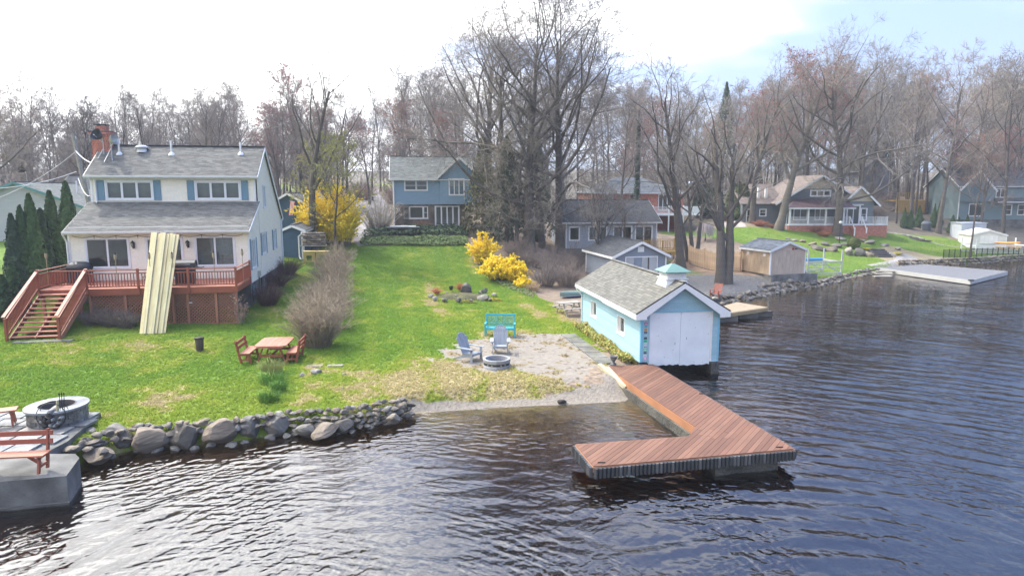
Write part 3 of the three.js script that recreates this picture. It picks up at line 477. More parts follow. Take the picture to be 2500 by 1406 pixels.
// ---------------------------------------------------------------- the red deck, its stairs and lattice skirt
const deckSite = { x: -14.65, z: -36.4 };
const toDeck = new THREE.Matrix4().makeRotationY(YAW).setPosition(deckSite.x, 0, deckSite.z);
const deckPoint = (x, y, z) => V(x, y, z).applyMatrix4(toDeck);
{
  const d = thing('wooden_deck', 'red stained wooden deck with railings, stairs and lattice skirt along cream house', 'deck', [deckSite.x, 0, deckSite.z], YAW);
  const XL = -9.2, XR = 0.0, ZF = 3.35, Y = 2.9, SX0 = -9.1, SX1 = -6.95;     // main platform; stair bay at the left
  // floor boards run along the house
  for (let z = 0.06, k = 0; z < ZF; z += 0.145, k++) part(d, 'deck_board', bx(SX0, XR - 0.02, Y - 0.032, Y, z, z + 0.138), k % 3 ? M.redwoodPale : M.redwood);
  part(d, 'rim_board', bx(SX0, XR + 0.02, Y - 0.33, Y - 0.034, ZF - 0.01, ZF + 0.04), M.redwood); part(d, 'rim_board', bx(XR - 0.02, XR + 0.03, Y - 0.33, Y - 0.034, 0.03, ZF - 0.01), M.redwood); part(d, 'rim_board', bx(SX0 - 0.03, SX0 + 0.02, Y - 0.33, Y - 0.034, 0.03, ZF - 0.01), M.redwood);
  for (let x = SX0 + 0.5; x < XR; x += 0.6) part(d, 'joist', bx(x, x + 0.05, Y - 0.3, Y - 0.036, 0.05, ZF - 0.02), M.latticeWood);
  const groundAt = (x, z) => { const p = deckPoint(x, 0, z); return height(p.x, p.z); };
  const posts = [-6.95, -4.6, -2.27, 0.0];
  for (const x of posts) post(d, x, Y - 0.3, Y + 0.98, ZF + 0.06, 0.1);
  for (let i = 0; i + 1 < posts.length; i++) railing(d, [posts[i] + 0.05, Y, ZF + 0.05], [posts[i + 1] - 0.05, Y, ZF + 0.05], { second: 0.17, gap: 0.14 });
  post(d, 0.0, Y - 0.3, Y + 0.98, 0.12, 0.1); railing(d, [0.02, Y, ZF - 0.02], [0.02, Y, 0.18], { second: 0.17, gap: 0.14 });
  // left end: side railing, and the stairs coming down towards the lake
  post(d, SX0, Y - 0.3, Y + 1.0, ZF + 0.05, 0.1); post(d, SX0, Y - 0.3, Y + 0.98, 0.2, 0.1); railing(d, [SX0, Y, ZF], [SX0, Y, 0.25], { second: 0.17, gap: 0.14 });
  railing(d, [SX0 + 0.08, Y, ZF - 0.9], [SX1, Y, ZF - 0.9], { second: 0, gap: 0.13, h: 0.8 });
  const run = 2.75, gy = groundAt(-8.0, ZF + run + 0.2), n = 10, rise = (Y - gy) / (n + 1);
  for (let i = 0; i < n; i++) { const z = ZF + 0.14 + (i * run) / n, y = Y - (i + 1) * rise; part(d, 'stair_tread', bx(SX0 + 0.08, SX1 - 0.08, y - 0.05, y, z, z + 0.28), M.redwoodPale); }
  for (const x of [SX0 + 0.04, SX1 - 0.06, (SX0 + SX1) / 2]) part(d, 'stair_stringer', bar([x, Y - 0.28, ZF + 0.02], [x, gy + 0.02, ZF + run + 0.12], 0.05, 0.26), M.latticeWood);
  for (const x of [SX0, SX1 - 0.02]) {
    const zb = ZF + run + 0.3;
    post(d, x, gy - 0.1, gy + 1.05, zb, 0.1);
    const s = (z) => lerp(Y, gy + 0.1, (z - ZF) / (zb - ZF));
    part(d, 'stair_hand_rail', bar([x, Y + 0.98, ZF - 0.05], [x, gy + 1.12, zb + 0.12], 0.15, 0.045), M.redwoodPale);
    part(d, 'rail', bar([x, Y + 0.82, ZF], [x, gy + 0.92, zb], 0.05, 0.09), M.redwood); part(d, 'rail', bar([x, Y + 0.12, ZF], [x, gy + 0.22, zb], 0.05, 0.09), M.redwood);
    for (let z = ZF + 0.14; z < zb - 0.05; z += 0.105) { const b = part(d, 'baluster', balGeo(), M.redwood); b.position.set(x, s(z) + 0.47, z); }
  }
  part(d, 'landing_slab', bx(SX0 + 0.4, SX1 + 0.6, gy - 0.12, gy + 0.04, ZF + run + 0.35, ZF + run + 0.75), M.concrete);
  // lattice skirt between posts, a gate in it
  const fm = wallM(0, 0, ZF - 0.12, 0), edges = [-6.9, -5.3, -3.7, -3.1, -2.4, -1.05, -0.08];
  for (const x of edges) post(d, x, groundAt(x, ZF) - 0.25, Y - 0.3, ZF - 0.1, 0.12, M.latticeWood);
  for (let i = 0; i + 1 < edges.length; i++) {
    const a = edges[i] + 0.06, b = edges[i + 1] - 0.06, y0 = groundAt((a + b) / 2, ZF) + 0.02, y1 = Y - 0.36;
    lattice(d, fm, a, b, y0, y1, M.latticeWood);
    for (const [p, q] of [[y1 - 0.02, y1 + 0.07], [y0 - 0.08, y0 + 0.05]]) part(d, 'lattice_frame', bx(a, b, p, q, ZF - 0.13, ZF - 0.08), M.latticeWood);
  }
  part(d, 'gate_latch', bx(-2.35, -2.2, 2.05, 2.1, ZF - 0.09, ZF - 0.05), M.white);
  // under the stair landing
  for (const [x, z] of [[SX0 + 0.1, 0.3], [SX0 + 0.1, ZF - 0.1], [SX1 - 0.4, ZF - 0.1], [-8.2, 2.0]]) post(d, x, groundAt(x, z) - 0.2, Y - 0.3, z, 0.12, M.latticeWood);
}
function balGeo() { return (balGeo.g ??= box(0.03, 0.74, 0.03)); }
{ // a carpet of fallen brush in front of the skirt is planted later; here the things that stand on the deck
  const at = (x, z, y = 2.9) => deckPoint(x, y, z);
  const cover = mat([0.018, 0.02, 0.024], 0.55, 'grime', { bumpMap: T.bump, bumpScale: 0.02 });
  const g1 = thing('covered_grill', 'covered black grill behind the railing at the top of the stairs', 'grill', at(-8.35, 0.75), YAW);
  part(g1, 'cover', [lathe([[0.0, 1.12], [0.3, 1.1], [0.52, 1.0], [0.6, 0.85], [0.6, 0.75], [0.56, 0.7], [0.6, 0.1], [0.61, 0.03]], 4).rotateY(Math.PI / 4).scale(1.25, 1, 0.75)], cover);
  const g2 = thing('gas_grill', 'black gas grill with hooded lid beside the leaning lumber', 'grill', at(-2.75, 2.2), YAW);
  part(g2, 'cabinet', [box(0.9, 0.75, 0.5, 0, 0.5, 0), box(0.85, 0.06, 0.45, 0, 0.09, 0)], M.black); part(g2, 'lid', [poly([[-0.3, 0], [-0.26, 0.22], [-0.1, 0.34], [0.14, 0.34], [0.28, 0.2], [0.3, 0]], -0.55, 0.55).rotateY(Math.PI / 2).translate(0, 0.9, 0)], M.black);
  part(g2, 'lid_handle', [bar([-0.35, 1.05, 0.34], [0.35, 1.05, 0.34], 0.03, 0.03)], M.steel); for (const s of [-1, 1]) part(g2, 'side_shelf', box(0.36, 0.04, 0.45, s * 0.7, 0.86, 0), M.black); for (const s of [-1, 1]) for (const q of [-1, 1]) part(g2, 'caster', lathe([[0.0, -0.02], [0.05, -0.02], [0.05, 0.02], [0, 0.02]], 10).rotateX(Math.PI / 2).translate(s * 0.4, 0.05, q * 0.18), M.iron);
  const ch = thing('scroll_table', 'small black wrought iron side table standing on the red deck', 'table', at(-4.5, 2.6), YAW);
  part(ch, 'table_top', lathe([[0, 0.5], [0.2, 0.5], [0.2, 0.47], [0, 0.47]], 16), M.iron); for (let k = 0; k < 3; k++) part(ch, 'leg', sweep([0, 1, 2, 3, 4].map((i) => [(0.06 + 0.14 * Math.abs(i - 2) / 2) * Math.cos(k * 2.1), 0.47 * (1 - i / 4) + 0.01, (0.06 + 0.14 * Math.abs(i - 2) / 2) * Math.sin(k * 2.1)]), 0.014, 5), M.iron);
  const torchAt = [[-5.55, 3.42, 'bamboo garden torch on railing before the left sliding window'], [-4.0, 3.42, 'bamboo garden torch on railing just left of the leaning lumber'], [-2.95, 3.42, 'bamboo garden torch on railing just right of the leaning lumber'], [-1.0, 3.42, 'bamboo garden torch on railing before the right window'], [0.1, 2.2, 'bamboo garden torch standing on the short right end railing'], [-9.2, 2.2, 'bamboo garden torch on the left end railing beside the evergreens']];
  const cane = woody([0.42, 0.33, 0.2], 0.8);
  for (const [x, z, label] of torchAt) { const t = thing('garden_torch', label, 'torch', at(x, z, 2.9), YAW, 'torches round the deck'); part(t, 'pole', tube([0, 0.05, 0], [0, 1.45, 0], 0.016, 0.016, 6), cane); part(t, 'torch_head', lathe([[0.025, 1.42], [0.06, 1.5], [0.06, 1.66], [0.045, 1.7]], 10), cane); part(t, 'wick_cap', lathe([[0.045, 1.69], [0.04, 1.75], [0.012, 1.77], [0.01, 1.82], [0, 1.82]], 8), M.iron); }
  // the leaning lumber: each board its own thing
  const names = ['first', 'second', 'third', 'fourth', 'fifth', 'sixth', 'seventh', 'eighth', 'ninth'], low0 = site(344, 817), low1 = site(399, 815), top0 = depth(372, 567, -33.4), top1 = depth(432, 571, -33.5);
  for (let i = 0; i < 9; i++) {
    const t = i / 8, a = low0.clone().lerp(low1, t), b = top0.clone().lerp(top1, t), lift = [0, 0.04, 0, 0.04, 0.08, 0.04, 0, 0.04, 0][i], wid = i === 2 ? 0.12 : 0.17;
    a.z += lift + rr(0, 0.02); b.z += lift; b.y += rr(-0.06, 0.05); a.y = height(a.x, a.z) + 0.03;
    solo('lumber_board', `pale yellow lumber board leaning on the red deck, ${names[i]} from the left`, 'board', bar(a.toArray(), b.toArray(), wid, 0.036, [0, 0, 1]), [M.lumber, M.lumberB, M.lumberC][i % 3], 'lumber boards leaning on the deck');
  }
}
// ---------------------------------------------------------------- the pale blue boathouse
{
  const W = 3.45, L = 8.6, Y0 = 0.62, H = 2.85, PK = 3.78, RY = 10 * Math.PI / 180;
  const b = thing('boathouse', 'pale blue clapboard boathouse with white doors, grey shingle roof and cupola', 'boathouse', [5.33, 0, -26.5], RY);   // origin: front left corner
  const blue = [mat([0.325, 0.505, 0.575], 0.55, 'grime'), mat([0.34, 0.525, 0.595], 0.55, 'grime'), mat([0.305, 0.485, 0.555], 0.55, 'grime')], trim = mat([0.20, 0.50, 0.66], 0.5, 'grime');
  const fm = wallM(0, 0, 0, 0), lm = new THREE.Matrix4().makeBasis(V(0, 0, 1), V(0, 1, 0), V(-1, 0, 0)).setPosition(0, 0, -L), rm = new THREE.Matrix4().makeBasis(V(0, 0, -1), V(0, 1, 0), V(1, 0, 0)).setPosition(W, 0, 0), km = new THREE.Matrix4().makeBasis(V(-1, 0, 0), V(0, 1, 0), V(0, 0, -1)).setPosition(W, 0, -L);
  // left wall (x runs from the back to the front), two little windows
  const win = [[L - 7.0, L - 6.1, 1.32, 2.08], [L - 2.85, L - 1.95, 1.32, 2.08]];
  siding(b, 'siding_board', lm, 0.06, L - 0.06, Y0, H, win.map(([a, c, d, e]) => [a - 0.04, c + 0.04, d - 0.04, e + 0.04]), 0.15, blue, true, 0.045);
  for (const w of win) { const [a, c, d, e] = w, o = part(b, 'window', [bx(a - 0.06, c + 0.06, e, e + 0.06, -0.16, 0.03), bx(a - 0.06, c + 0.06, d - 0.06, d, -0.16, 0.06), bx(a - 0.06, a, d, e, -0.16, 0.03), bx(c, c + 0.06, d, e, -0.16, 0.03)].map((g) => g.applyMatrix4(lm)), M.white); part(o, 'sash', [bx(a, c, d, d + 0.05, -0.14, -0.1), bx(a, c, e - 0.05, e, -0.14, -0.1), bx(a, a + 0.05, d + 0.05, e - 0.05, -0.14, -0.1), bx(c - 0.05, c, d + 0.05, e - 0.05, -0.14, -0.1)].map((g) => g.applyMatrix4(lm)), M.white); part(o, 'pane', bx(a + 0.04, c - 0.04, d + 0.04, e - 0.04, -0.125, -0.118).applyMatrix4(lm), M.glass); part(o, 'curtain', bx(a + 0.25, c, d, e, -0.2, -0.17).applyMatrix4(lm), M.curtain); }
  siding(b, 'siding_board', rm, 0.06, L - 0.06, Y0 - 0.1, H, [], 0.15, blue, true, 0.045);
  siding(b, 'siding_board', km, 0.0, W, Y0, H, [], 0.145, blue[0], false);
  // front: gable boards above the doors, narrow strips beside them
  const rake = (y) => ((y - H) / (PK - H)) * (W / 2);
  siding(b, 'gable_board', fm, (y) => Math.max(0, rake(y)), (y) => W - Math.max(0, rake(y)), 2.72, PK - 0.08, [], 0.125, blue, true, 0.03);
  siding(b, 'siding_board', fm, W - 0.29, W - 0.05, Y0 - 0.1, 2.72, [], 0.15, blue, true, 0.045);
  part(b, 'sign_board', bx(0.09, 0.31, Y0, 2.72, -0.04, 0.012), blue[1]);
  for (const [x0, x1, z0, z1, y0] of [[-0.03, 0.085, -0.085, 0.03, Y0], [W - 0.05, W + 0.03, -0.06, 0.03, Y0 - 0.1], [-0.03, 0.06, -L - 0.03, -L + 0.06, Y0], [W - 0.06, W + 0.03, -L - 0.03, -L + 0.06, Y0]]) part(b, 'corner_board', bx(x0, x1, y0, H, z0, z1), trim);
  part(b, 'door_jamb', bx(0.315, 0.37, Y0 - 0.05, 2.72, -0.06, 0.03), blue[1]); part(b, 'door_jamb', bx(W - 0.36, W - 0.295, Y0 - 0.1, 2.72, -0.06, 0.03), M.white); part(b, 'door_head', bx(0.31, W - 0.29, 2.70, 2.745, -0.06, 0.045), trim);
  const peel = mat([0.80, 0.825, 0.85], 0.5, 'grime'); peel.map = scaled(texture(512, (u, v) => { const k = 0.90 + 0.08 * fbm(u * 5, v * 5, 4, 501, 5), chip = vnoise(u * 40, v * 60, 511, 40) > 0.965 - 0.07 * smoothstep(fbm(u * 3, v * 3, 3, 521, 3), 0.55, 0.7); return chip ? [k * 0.62, k * 0.55, k * 0.45] : k; }), 0.45);
  for (const [x0, x1, y0] of [[0.375, 1.735, 0.40], [1.745, W - 0.365, 0.36]]) {   // two leaves, rotted along the foot
    const n = 22, pts = [[x0, 2.695]]; for (let i = 0; i <= n; i++) pts.push([lerp(x0, x1, i / n), y0 + 0.1 * fbm(i * 0.7 + x0 * 9, 2, 3, 531)]); pts.push([x1, 2.695]);
    const leaf = part(b, 'door_leaf', poly(pts, -0.05, -0.005), peel);
    part(leaf, 'bolt_heads', [0.28, 0.34].flatMap((y) => [lathe([[0, 0.012], [0.016, 0.008], [0.018, 0]], 8).rotateX(Math.PI / 2).translate(x0 < 1 ? x1 - 0.22 : x0 + 0.28, y + 1.25 + (x0 < 1 ? -0.2 : 0), -0.004)]), M.iron, 'stuff');
  }
  // small painted squares of a flag line down the left strip: two-colour plaques, screwed on
  const cols = [['#241f52', '#c8c8d8'], ['#c2185b', '#201030'], ['#b8c4cc', '#7aa9b8'], ['#b02a6a', '#d8d8dc'], ['#6fa8bd', '#4f8ea6'], ['#d8922a', '#8a6a2a'], ['#241f52', '#9aa'], ['#7ab0c0', '#bbb'], ['#49616d', '#222'], ['#2fb58a', '#137a5a'], ['#cfd6da', '#8aa'], ['#c4cdd4', '#557'], ['#3cc48e', '#d8d8d8'], ['#5b7f8e', '#333'], ['#e0e4e8', '#99a'], ['#d48ac0', '#eee']];
  cols.forEach(([c1, c2], i) => { const y = 2.62 - i * 0.123, q = part(b, 'plaque', bx(0.135, 0.265, y - 0.05, y + 0.05, 0.013, 0.02), mat(c1, 0.6)); part(q, 'plaque_mark', i % 3 ? [bx(0.15, 0.19, y - 0.03, y + 0.03, 0.021, 0.024), bx(0.21, 0.25, y - 0.03, y + 0.03, 0.021, 0.024)] : [bx(0.155, 0.245, y - 0.012, y + 0.012, 0.021, 0.024)], mat(c2, 0.6), 'stuff'); });
  // roof: tabs of shingle, each a real tab, joined
  const ov = 0.32, oe = 0.34, sl = (PK + 0.12 - H) / (W / 2), ye = H + 0.10 - oe * sl, yr = PK + 0.20, cx = W / 2;
  for (const s of [-1, 1]) {
    const xe = s < 0 ? -oe : W + oe, zf = ov, zb = -L - ov;
    part(b, 'roof_deck', s < 0 ? slab([xe, ye, zb], [xe, ye, zf], [cx, yr, zf], [cx, yr, zb], 0.05) : slab([xe, ye, zf], [xe, ye, zb], [cx, yr, zb], [cx, yr, zf], 0.05), M.roofDark);
    const A = V(xe, ye, 0), B = V(cx, yr, 0), d = B.clone().sub(A), len = d.length(); d.normalize(); const n = V(-d.y * Math.sign(d.x), Math.abs(d.x), 0), rows = Math.round(len / 0.145), pos = [], uv = [], col = [], idx = [];
    for (let r = 0; r < rows; r++) for (let z = zb - (r % 2) * 0.15; z < zf - 0.01; z += 0.3) {
      const z0 = Math.max(zb, z + 0.006), z1 = Math.min(zf, z + 0.294); if (z1 - z0 < 0.03) continue;
      const k = pos.length / 3, lift = 0.014 + 0.006 * R(), t = 0.75 + 0.45 * R(), e0 = r * 0.145 - (r ? 0 : 0.03), e1 = Math.min(len, (r + 1.2) * 0.145);
      for (const [e, h, zz] of [[e0, lift, z0], [e0, lift, z1], [e1, 0.003, z1], [e1, 0.003, z0], [e0, 0, z0], [e0, 0, z1]]) { const p = A.clone().addScaledVector(d, e).addScaledVector(n, h); pos.push(p.x, p.y, zz); uv.push(zz, e); col.push(t, t, t * 0.99); }
      idx.push(k, k + 1, k + 2, k, k + 2, k + 3, k + 4, k + 5, k + 1, k + 4, k + 1, k);
    }
    const g = raw(pos, uv, idx).toNonIndexed(); g.computeVertexNormals(); g.setAttribute('color', new THREE.Float32BufferAttribute(idx.flatMap((i) => [col[i * 3], col[i * 3 + 1], col[i * 3 + 2]]), 3));
    part(b, 'shingles', g, mat([0.15, 0.145, 0.125], 0.95, 'grime', { vertexColors: true, bumpMap: T.bump, bumpScale: 0.008 }), 'stuff');
    const q = s < 0 ? 1 : -1;
    part(b, 'rake_board', poly(s < 0 ? [[xe + 0.0, ye - 0.06], [xe + 0.0, ye - 0.27], [xe + 0.46, ye - 0.27], [xe + 0.46, ye - 0.27 + 0.12], [cx, yr - 0.26], [cx, yr - 0.055]] : [[xe, ye - 0.06], [cx, yr - 0.055], [cx, yr - 0.26], [xe - 0.46, ye - 0.15], [xe - 0.46, ye - 0.27], [xe, ye - 0.27]], zf - 0.03, zf + 0.002), M.white);
    part(b, 'fascia', s < 0 ? bx(xe - 0.02, xe + 0.002, ye - 0.26, ye - 0.03, -L * 0.48, zf - 0.035) : bx(xe - 0.002, xe + 0.02, ye - 0.26, ye - 0.03, zb, zf - 0.035), M.white);
    if (s < 0) part(b, 'fascia', bx(xe - 0.016, xe + 0.004, ye - 0.21, ye - 0.03, zb, -L * 0.48 - 0.01), M.white);
    part(b, 'soffit', s < 0 ? bx(xe + 0.004, -0.002, ye - 0.24, ye - 0.225, zb, zf - 0.035) : bx(W + 0.002, xe - 0.004, ye - 0.24, ye - 0.225, zb, zf - 0.035), M.white);
  }
  part(b, 'ridge_cap', bar([cx, yr + 0.02, -L - ov], [cx, yr + 0.02, ov], 0.24, 0.02), M.roofGrey);
  part(b, 'gable_notch', poly([[cx - 0.28, PK - 0.19], [cx + 0.28, PK - 0.19], [cx, PK - 0.03]], -0.02, 0.02), M.weathered);
  // cupola
  const z = -0.95, cu = part(b, 'cupola', [lathe([[0.76, -0.35], [0.76, -0.05], [0.64, 0.26], [0.64, 0.28], [0.71, 0.28], [0.71, 0.32], [0.60, 0.32], [0.60, 0.60]], 4).toNonIndexed()].map((g) => { g.rotateY(Math.PI / 4); g.computeVertexNormals(); g.setIndex([...Array(g.attributes.position.count).keys()]); return g.translate(cx, yr - 0.28, z); }), M.white);
  const q = 0.60 / Math.SQRT2;
  for (const [turn, dx, dz] of [[0, 0, q], [-Math.PI / 2, -q, 0], [Math.PI / 2, q, 0], [Math.PI, 0, -q]]) for (let k = 0; k < 5; k++) part(cu, 'louver', box(0.6, 0.04, 0.012, 0, 0, 0, 0.6).rotateY(turn).translate(cx + dx * 1.005, yr - 0.28 + 0.36 + k * 0.048, z + dz * 1.005), M.white);
  const cr = part(cu, 'cupola_roof', lathe([[0.84, 0.58], [0.84, 0.61], [0.6, 0.71], [0.3, 0.83], [0.02, 0.94], [0, 0.94]], 4).rotateY(Math.PI / 4).toNonIndexed().translate(cx, yr - 0.28, z), mat([0.13, 0.25, 0.215], 0.6, 'grime')); cr.geometry.computeVertexNormals(); cr.geometry.setIndex([...Array(cr.geometry.attributes.position.count).keys()]);
  part(cu, 'finial', [sweep([[cx - 0.1, yr + 0.66, z], [cx, yr + 0.71, z], [cx + 0.06, yr + 0.8, z]], 0.02, 5), tube([cx, yr + 0.64, z], [cx, yr + 0.73, z], 0.02, 0.012, 6)], M.latticeWood);
  // gutter stub, foundations and the dark slip inside
  pipe(b, 'downspout', [[-0.42, ye - 0.1, -L - 0.1], [-0.3, ye - 0.35, -L - 0.02], [-0.06, ye - 0.6, -L + 0.02], [-0.06, 0.7, -L + 0.02]], 0.04, M.white);
  part(b, 'bracket', bx(W + 0.02, W + 0.28, 2.40, 2.5, -0.12, 0.02), M.white);
  const wet = mat([0.10, 0.095, 0.085], 0.7, 'concrete', { bumpMap: T.bump, bumpScale: 0.05 });
  part(b, 'foundation', bx(W - 0.28, W + 0.06, -0.9, 0.42, -L, 0.06), wet); part(b, 'foundation', bx(0.0, 0.3, -0.9, 0.56, -L, -0.02), wet); part(b, 'foundation_cap', bx(W - 0.30, W + 0.01, 0.425, 0.60, -0.4, -0.01), M.concrete);
  part(b, 'rear_foundation', bx(0.3, W - 0.28, -0.9, 0.6, -L, -L + 0.3), wet);
}

// ---------------------------------------------------------------- the L-shaped dock
{
  const Y = 0.55, P = [[3.83, -26.02], [5.57, -18.98], [5.17, -18.27], [1.79, -17.65], [2.12, -16.12], [7.84, -17.32], [5.85, -26.35]];   // outline of the deck, clockwise from the boathouse
  const d = thing('dock', 'L-shaped red brown plank dock with black rubber bumpers, leading from the boathouse', 'dock', [0, 0, 0]);
  // diagonal planks clipped to the outline
  const dir = new THREE.Vector2(0.575, -0.818), nor = new THREE.Vector2(0.818, 0.575), pitch = 0.142;
  const s = P.map(([x, z]) => x * nor.x + z * nor.y), lo = Math.min(...s), hi = Math.max(...s);
  const cut = (k) => { const t = []; for (let i = 0; i < P.length; i++) { const a = P[i], b = P[(i + 1) % P.length], sa = a[0] * nor.x + a[1] * nor.y - k, sb = b[0] * nor.x + b[1] * nor.y - k; if (sa > 0 !== sb > 0) { const f = sa / (sa - sb); t.push((a[0] + (b[0] - a[0]) * f) * dir.x + (a[1] + (b[1] - a[1]) * f) * dir.y); } } return t.sort((p, q) => p - q); };
  const mats = [M.composite, M.compositeB, M.compositeC];
  for (let k = lo + 0.02; k < hi - 0.05; k += pitch) {
    const a = cut(k + 0.003), b = cut(k + pitch - 0.006), n = Math.min(a.length, b.length);
    for (let i = 0; i + 1 < n; i += 2) {
      const W = (t, kk) => [t * dir.x + kk * nor.x, t * dir.y + kk * nor.y], q = [W(a[i], k + 0.003), W(b[i], k + pitch - 0.006), W(b[i + 1], k + pitch - 0.006), W(a[i + 1], k + 0.003)], y = Y + rr(-0.002, 0.002);
      const long = a[i + 1] - a[i], splits = long > 3.2 ? [0, rr(0.4, 0.6), 1] : [0, 1];
      for (let j = 0; j + 1 < splits.length; j++) { const f0 = splits[j] + (j ? 0.0015 : 0), f1 = splits[j + 1], L = (p, r, f) => [lerp(p[0], r[0], f), y, lerp(p[1], r[1], f)]; part(d, 'dock_board', slab(L(q[1], q[2], f0), L(q[0], q[3], f0), L(q[0], q[3], f1), L(q[1], q[2], f1), 0.035), mats[Math.floor(R() * 3)]).geometry.attributes.uv.array.forEach((v, m, arr) => { if (m % 2 === 0) { const u = arr[m]; arr[m] = arr[m + 1]; arr[m + 1] = u; } }); }
    }
  }
  const e = P.map(([x, z]) => [x, z]), edge = M.composite, side = woody([0.42, 0.185, 0.085], 0.6);
  const E = (i, j, y, w, h, m2, nm, inset = 0) => { const a = e[i], b = e[j]; part(d, nm, bar([a[0], y, a[1]], [b[0], y, b[1]], w, h), m2); };
  E(0, 1, Y - 0.12, 0.04, 0.27, side, 'fascia_board'); E(1, 2, Y - 0.12, 0.04, 0.27, side, 'fascia_board'); E(2, 3, Y - 0.12, 0.04, 0.27, M.compositeC, 'fascia_board'); E(3, 4, Y - 0.06, 0.04, 0.14, side, 'fascia_board'); E(4, 5, Y - 0.06, 0.04, 0.14, side, 'fascia_board'); E(5, 6, Y - 0.06, 0.04, 0.14, side, 'fascia_board');
  // black rubber bumper: a corrugated strip, rib by rib, round the outside
  const rib = poly(Array.from({ length: 9 }, (_, i) => [-0.055 + (0.11 * i) / 8, 0.075 * Math.sin((Math.PI * i) / 8) ** 0.8]).concat([[0.055, -0.012], [-0.055, -0.012]]), 0, 0.27).rotateX(Math.PI / 2), rim = M.rubber, pale = mat([0.10, 0.105, 0.11], 0.7, 'grime');
  for (const [i, j] of [[3, 4], [4, 5], [5, 6]]) {
    const a = V(e[i][0], Y - 0.005, e[i][1]), b = V(e[j][0], Y - 0.005, e[j][1]), t = b.clone().sub(a), L = t.length(); t.normalize(); const n = Math.round(L / 0.112), out = V(-t.z, 0, t.x);
    for (let k = 0; k < n; k++) { const m = part(d, 'bumper_rib', rib, hash(k, i) > 0.8 ? pale : rim), p = a.clone().addScaledVector(t, ((k + 0.5) * L) / n).addScaledVector(out, 0.03); m.matrixAutoUpdate = false; m.matrix.makeBasis(t.clone().multiplyScalar((L / n / 0.112)), V(0, 1, 0), out.clone()).setPosition(p); m.matrix.decompose(m.position, m.quaternion, m.scale); m.matrixAutoUpdate = true; }
  }
  for (let k = 0; k < 5; k++) { const f = (k + 0.5) / 5; part(d, 'joist', bar([lerp(e[3][0], e[2][0], f), Y - 0.14, lerp(e[3][1], e[2][1], f)], [lerp(e[4][0], e[5][0], f), Y - 0.14, lerp(e[4][1], e[5][1], f)], 0.06, 0.2), M.weathered); }
  const wet = mat([0.11, 0.105, 0.085], 0.75, 'concrete', { bumpMap: T.bump, bumpScale: 0.05 });
  part(d, 'concrete_pier', bar([5.45, -0.35, -17.25], [7.3, -0.35, -17.62], 0.75, 1.38), wet);
  part(d, 'retaining_wall', bar([3.98, -0.3, -25.6], [5.62, -0.3, -19.0], 0.3, 1.2), wet); part(d, 'retaining_wall', bar([6.2, -0.4, -25.2], [7.3, -0.4, -20.0], 0.4, 1.2), wet);
  for (const [x, z] of [[2.35, -16.35], [7.45, -17.4], [6.7, -22.3]]) part(d, 'cleat', [box(0.1, 0.02, 0.05, x, Y + 0.012, z), bar([x - 0.1, Y + 0.05, z], [x + 0.1, Y + 0.05, z], 0.022, 0.022), box(0.05, 0.04, 0.03, x, Y + 0.03, z)], M.iron);
}
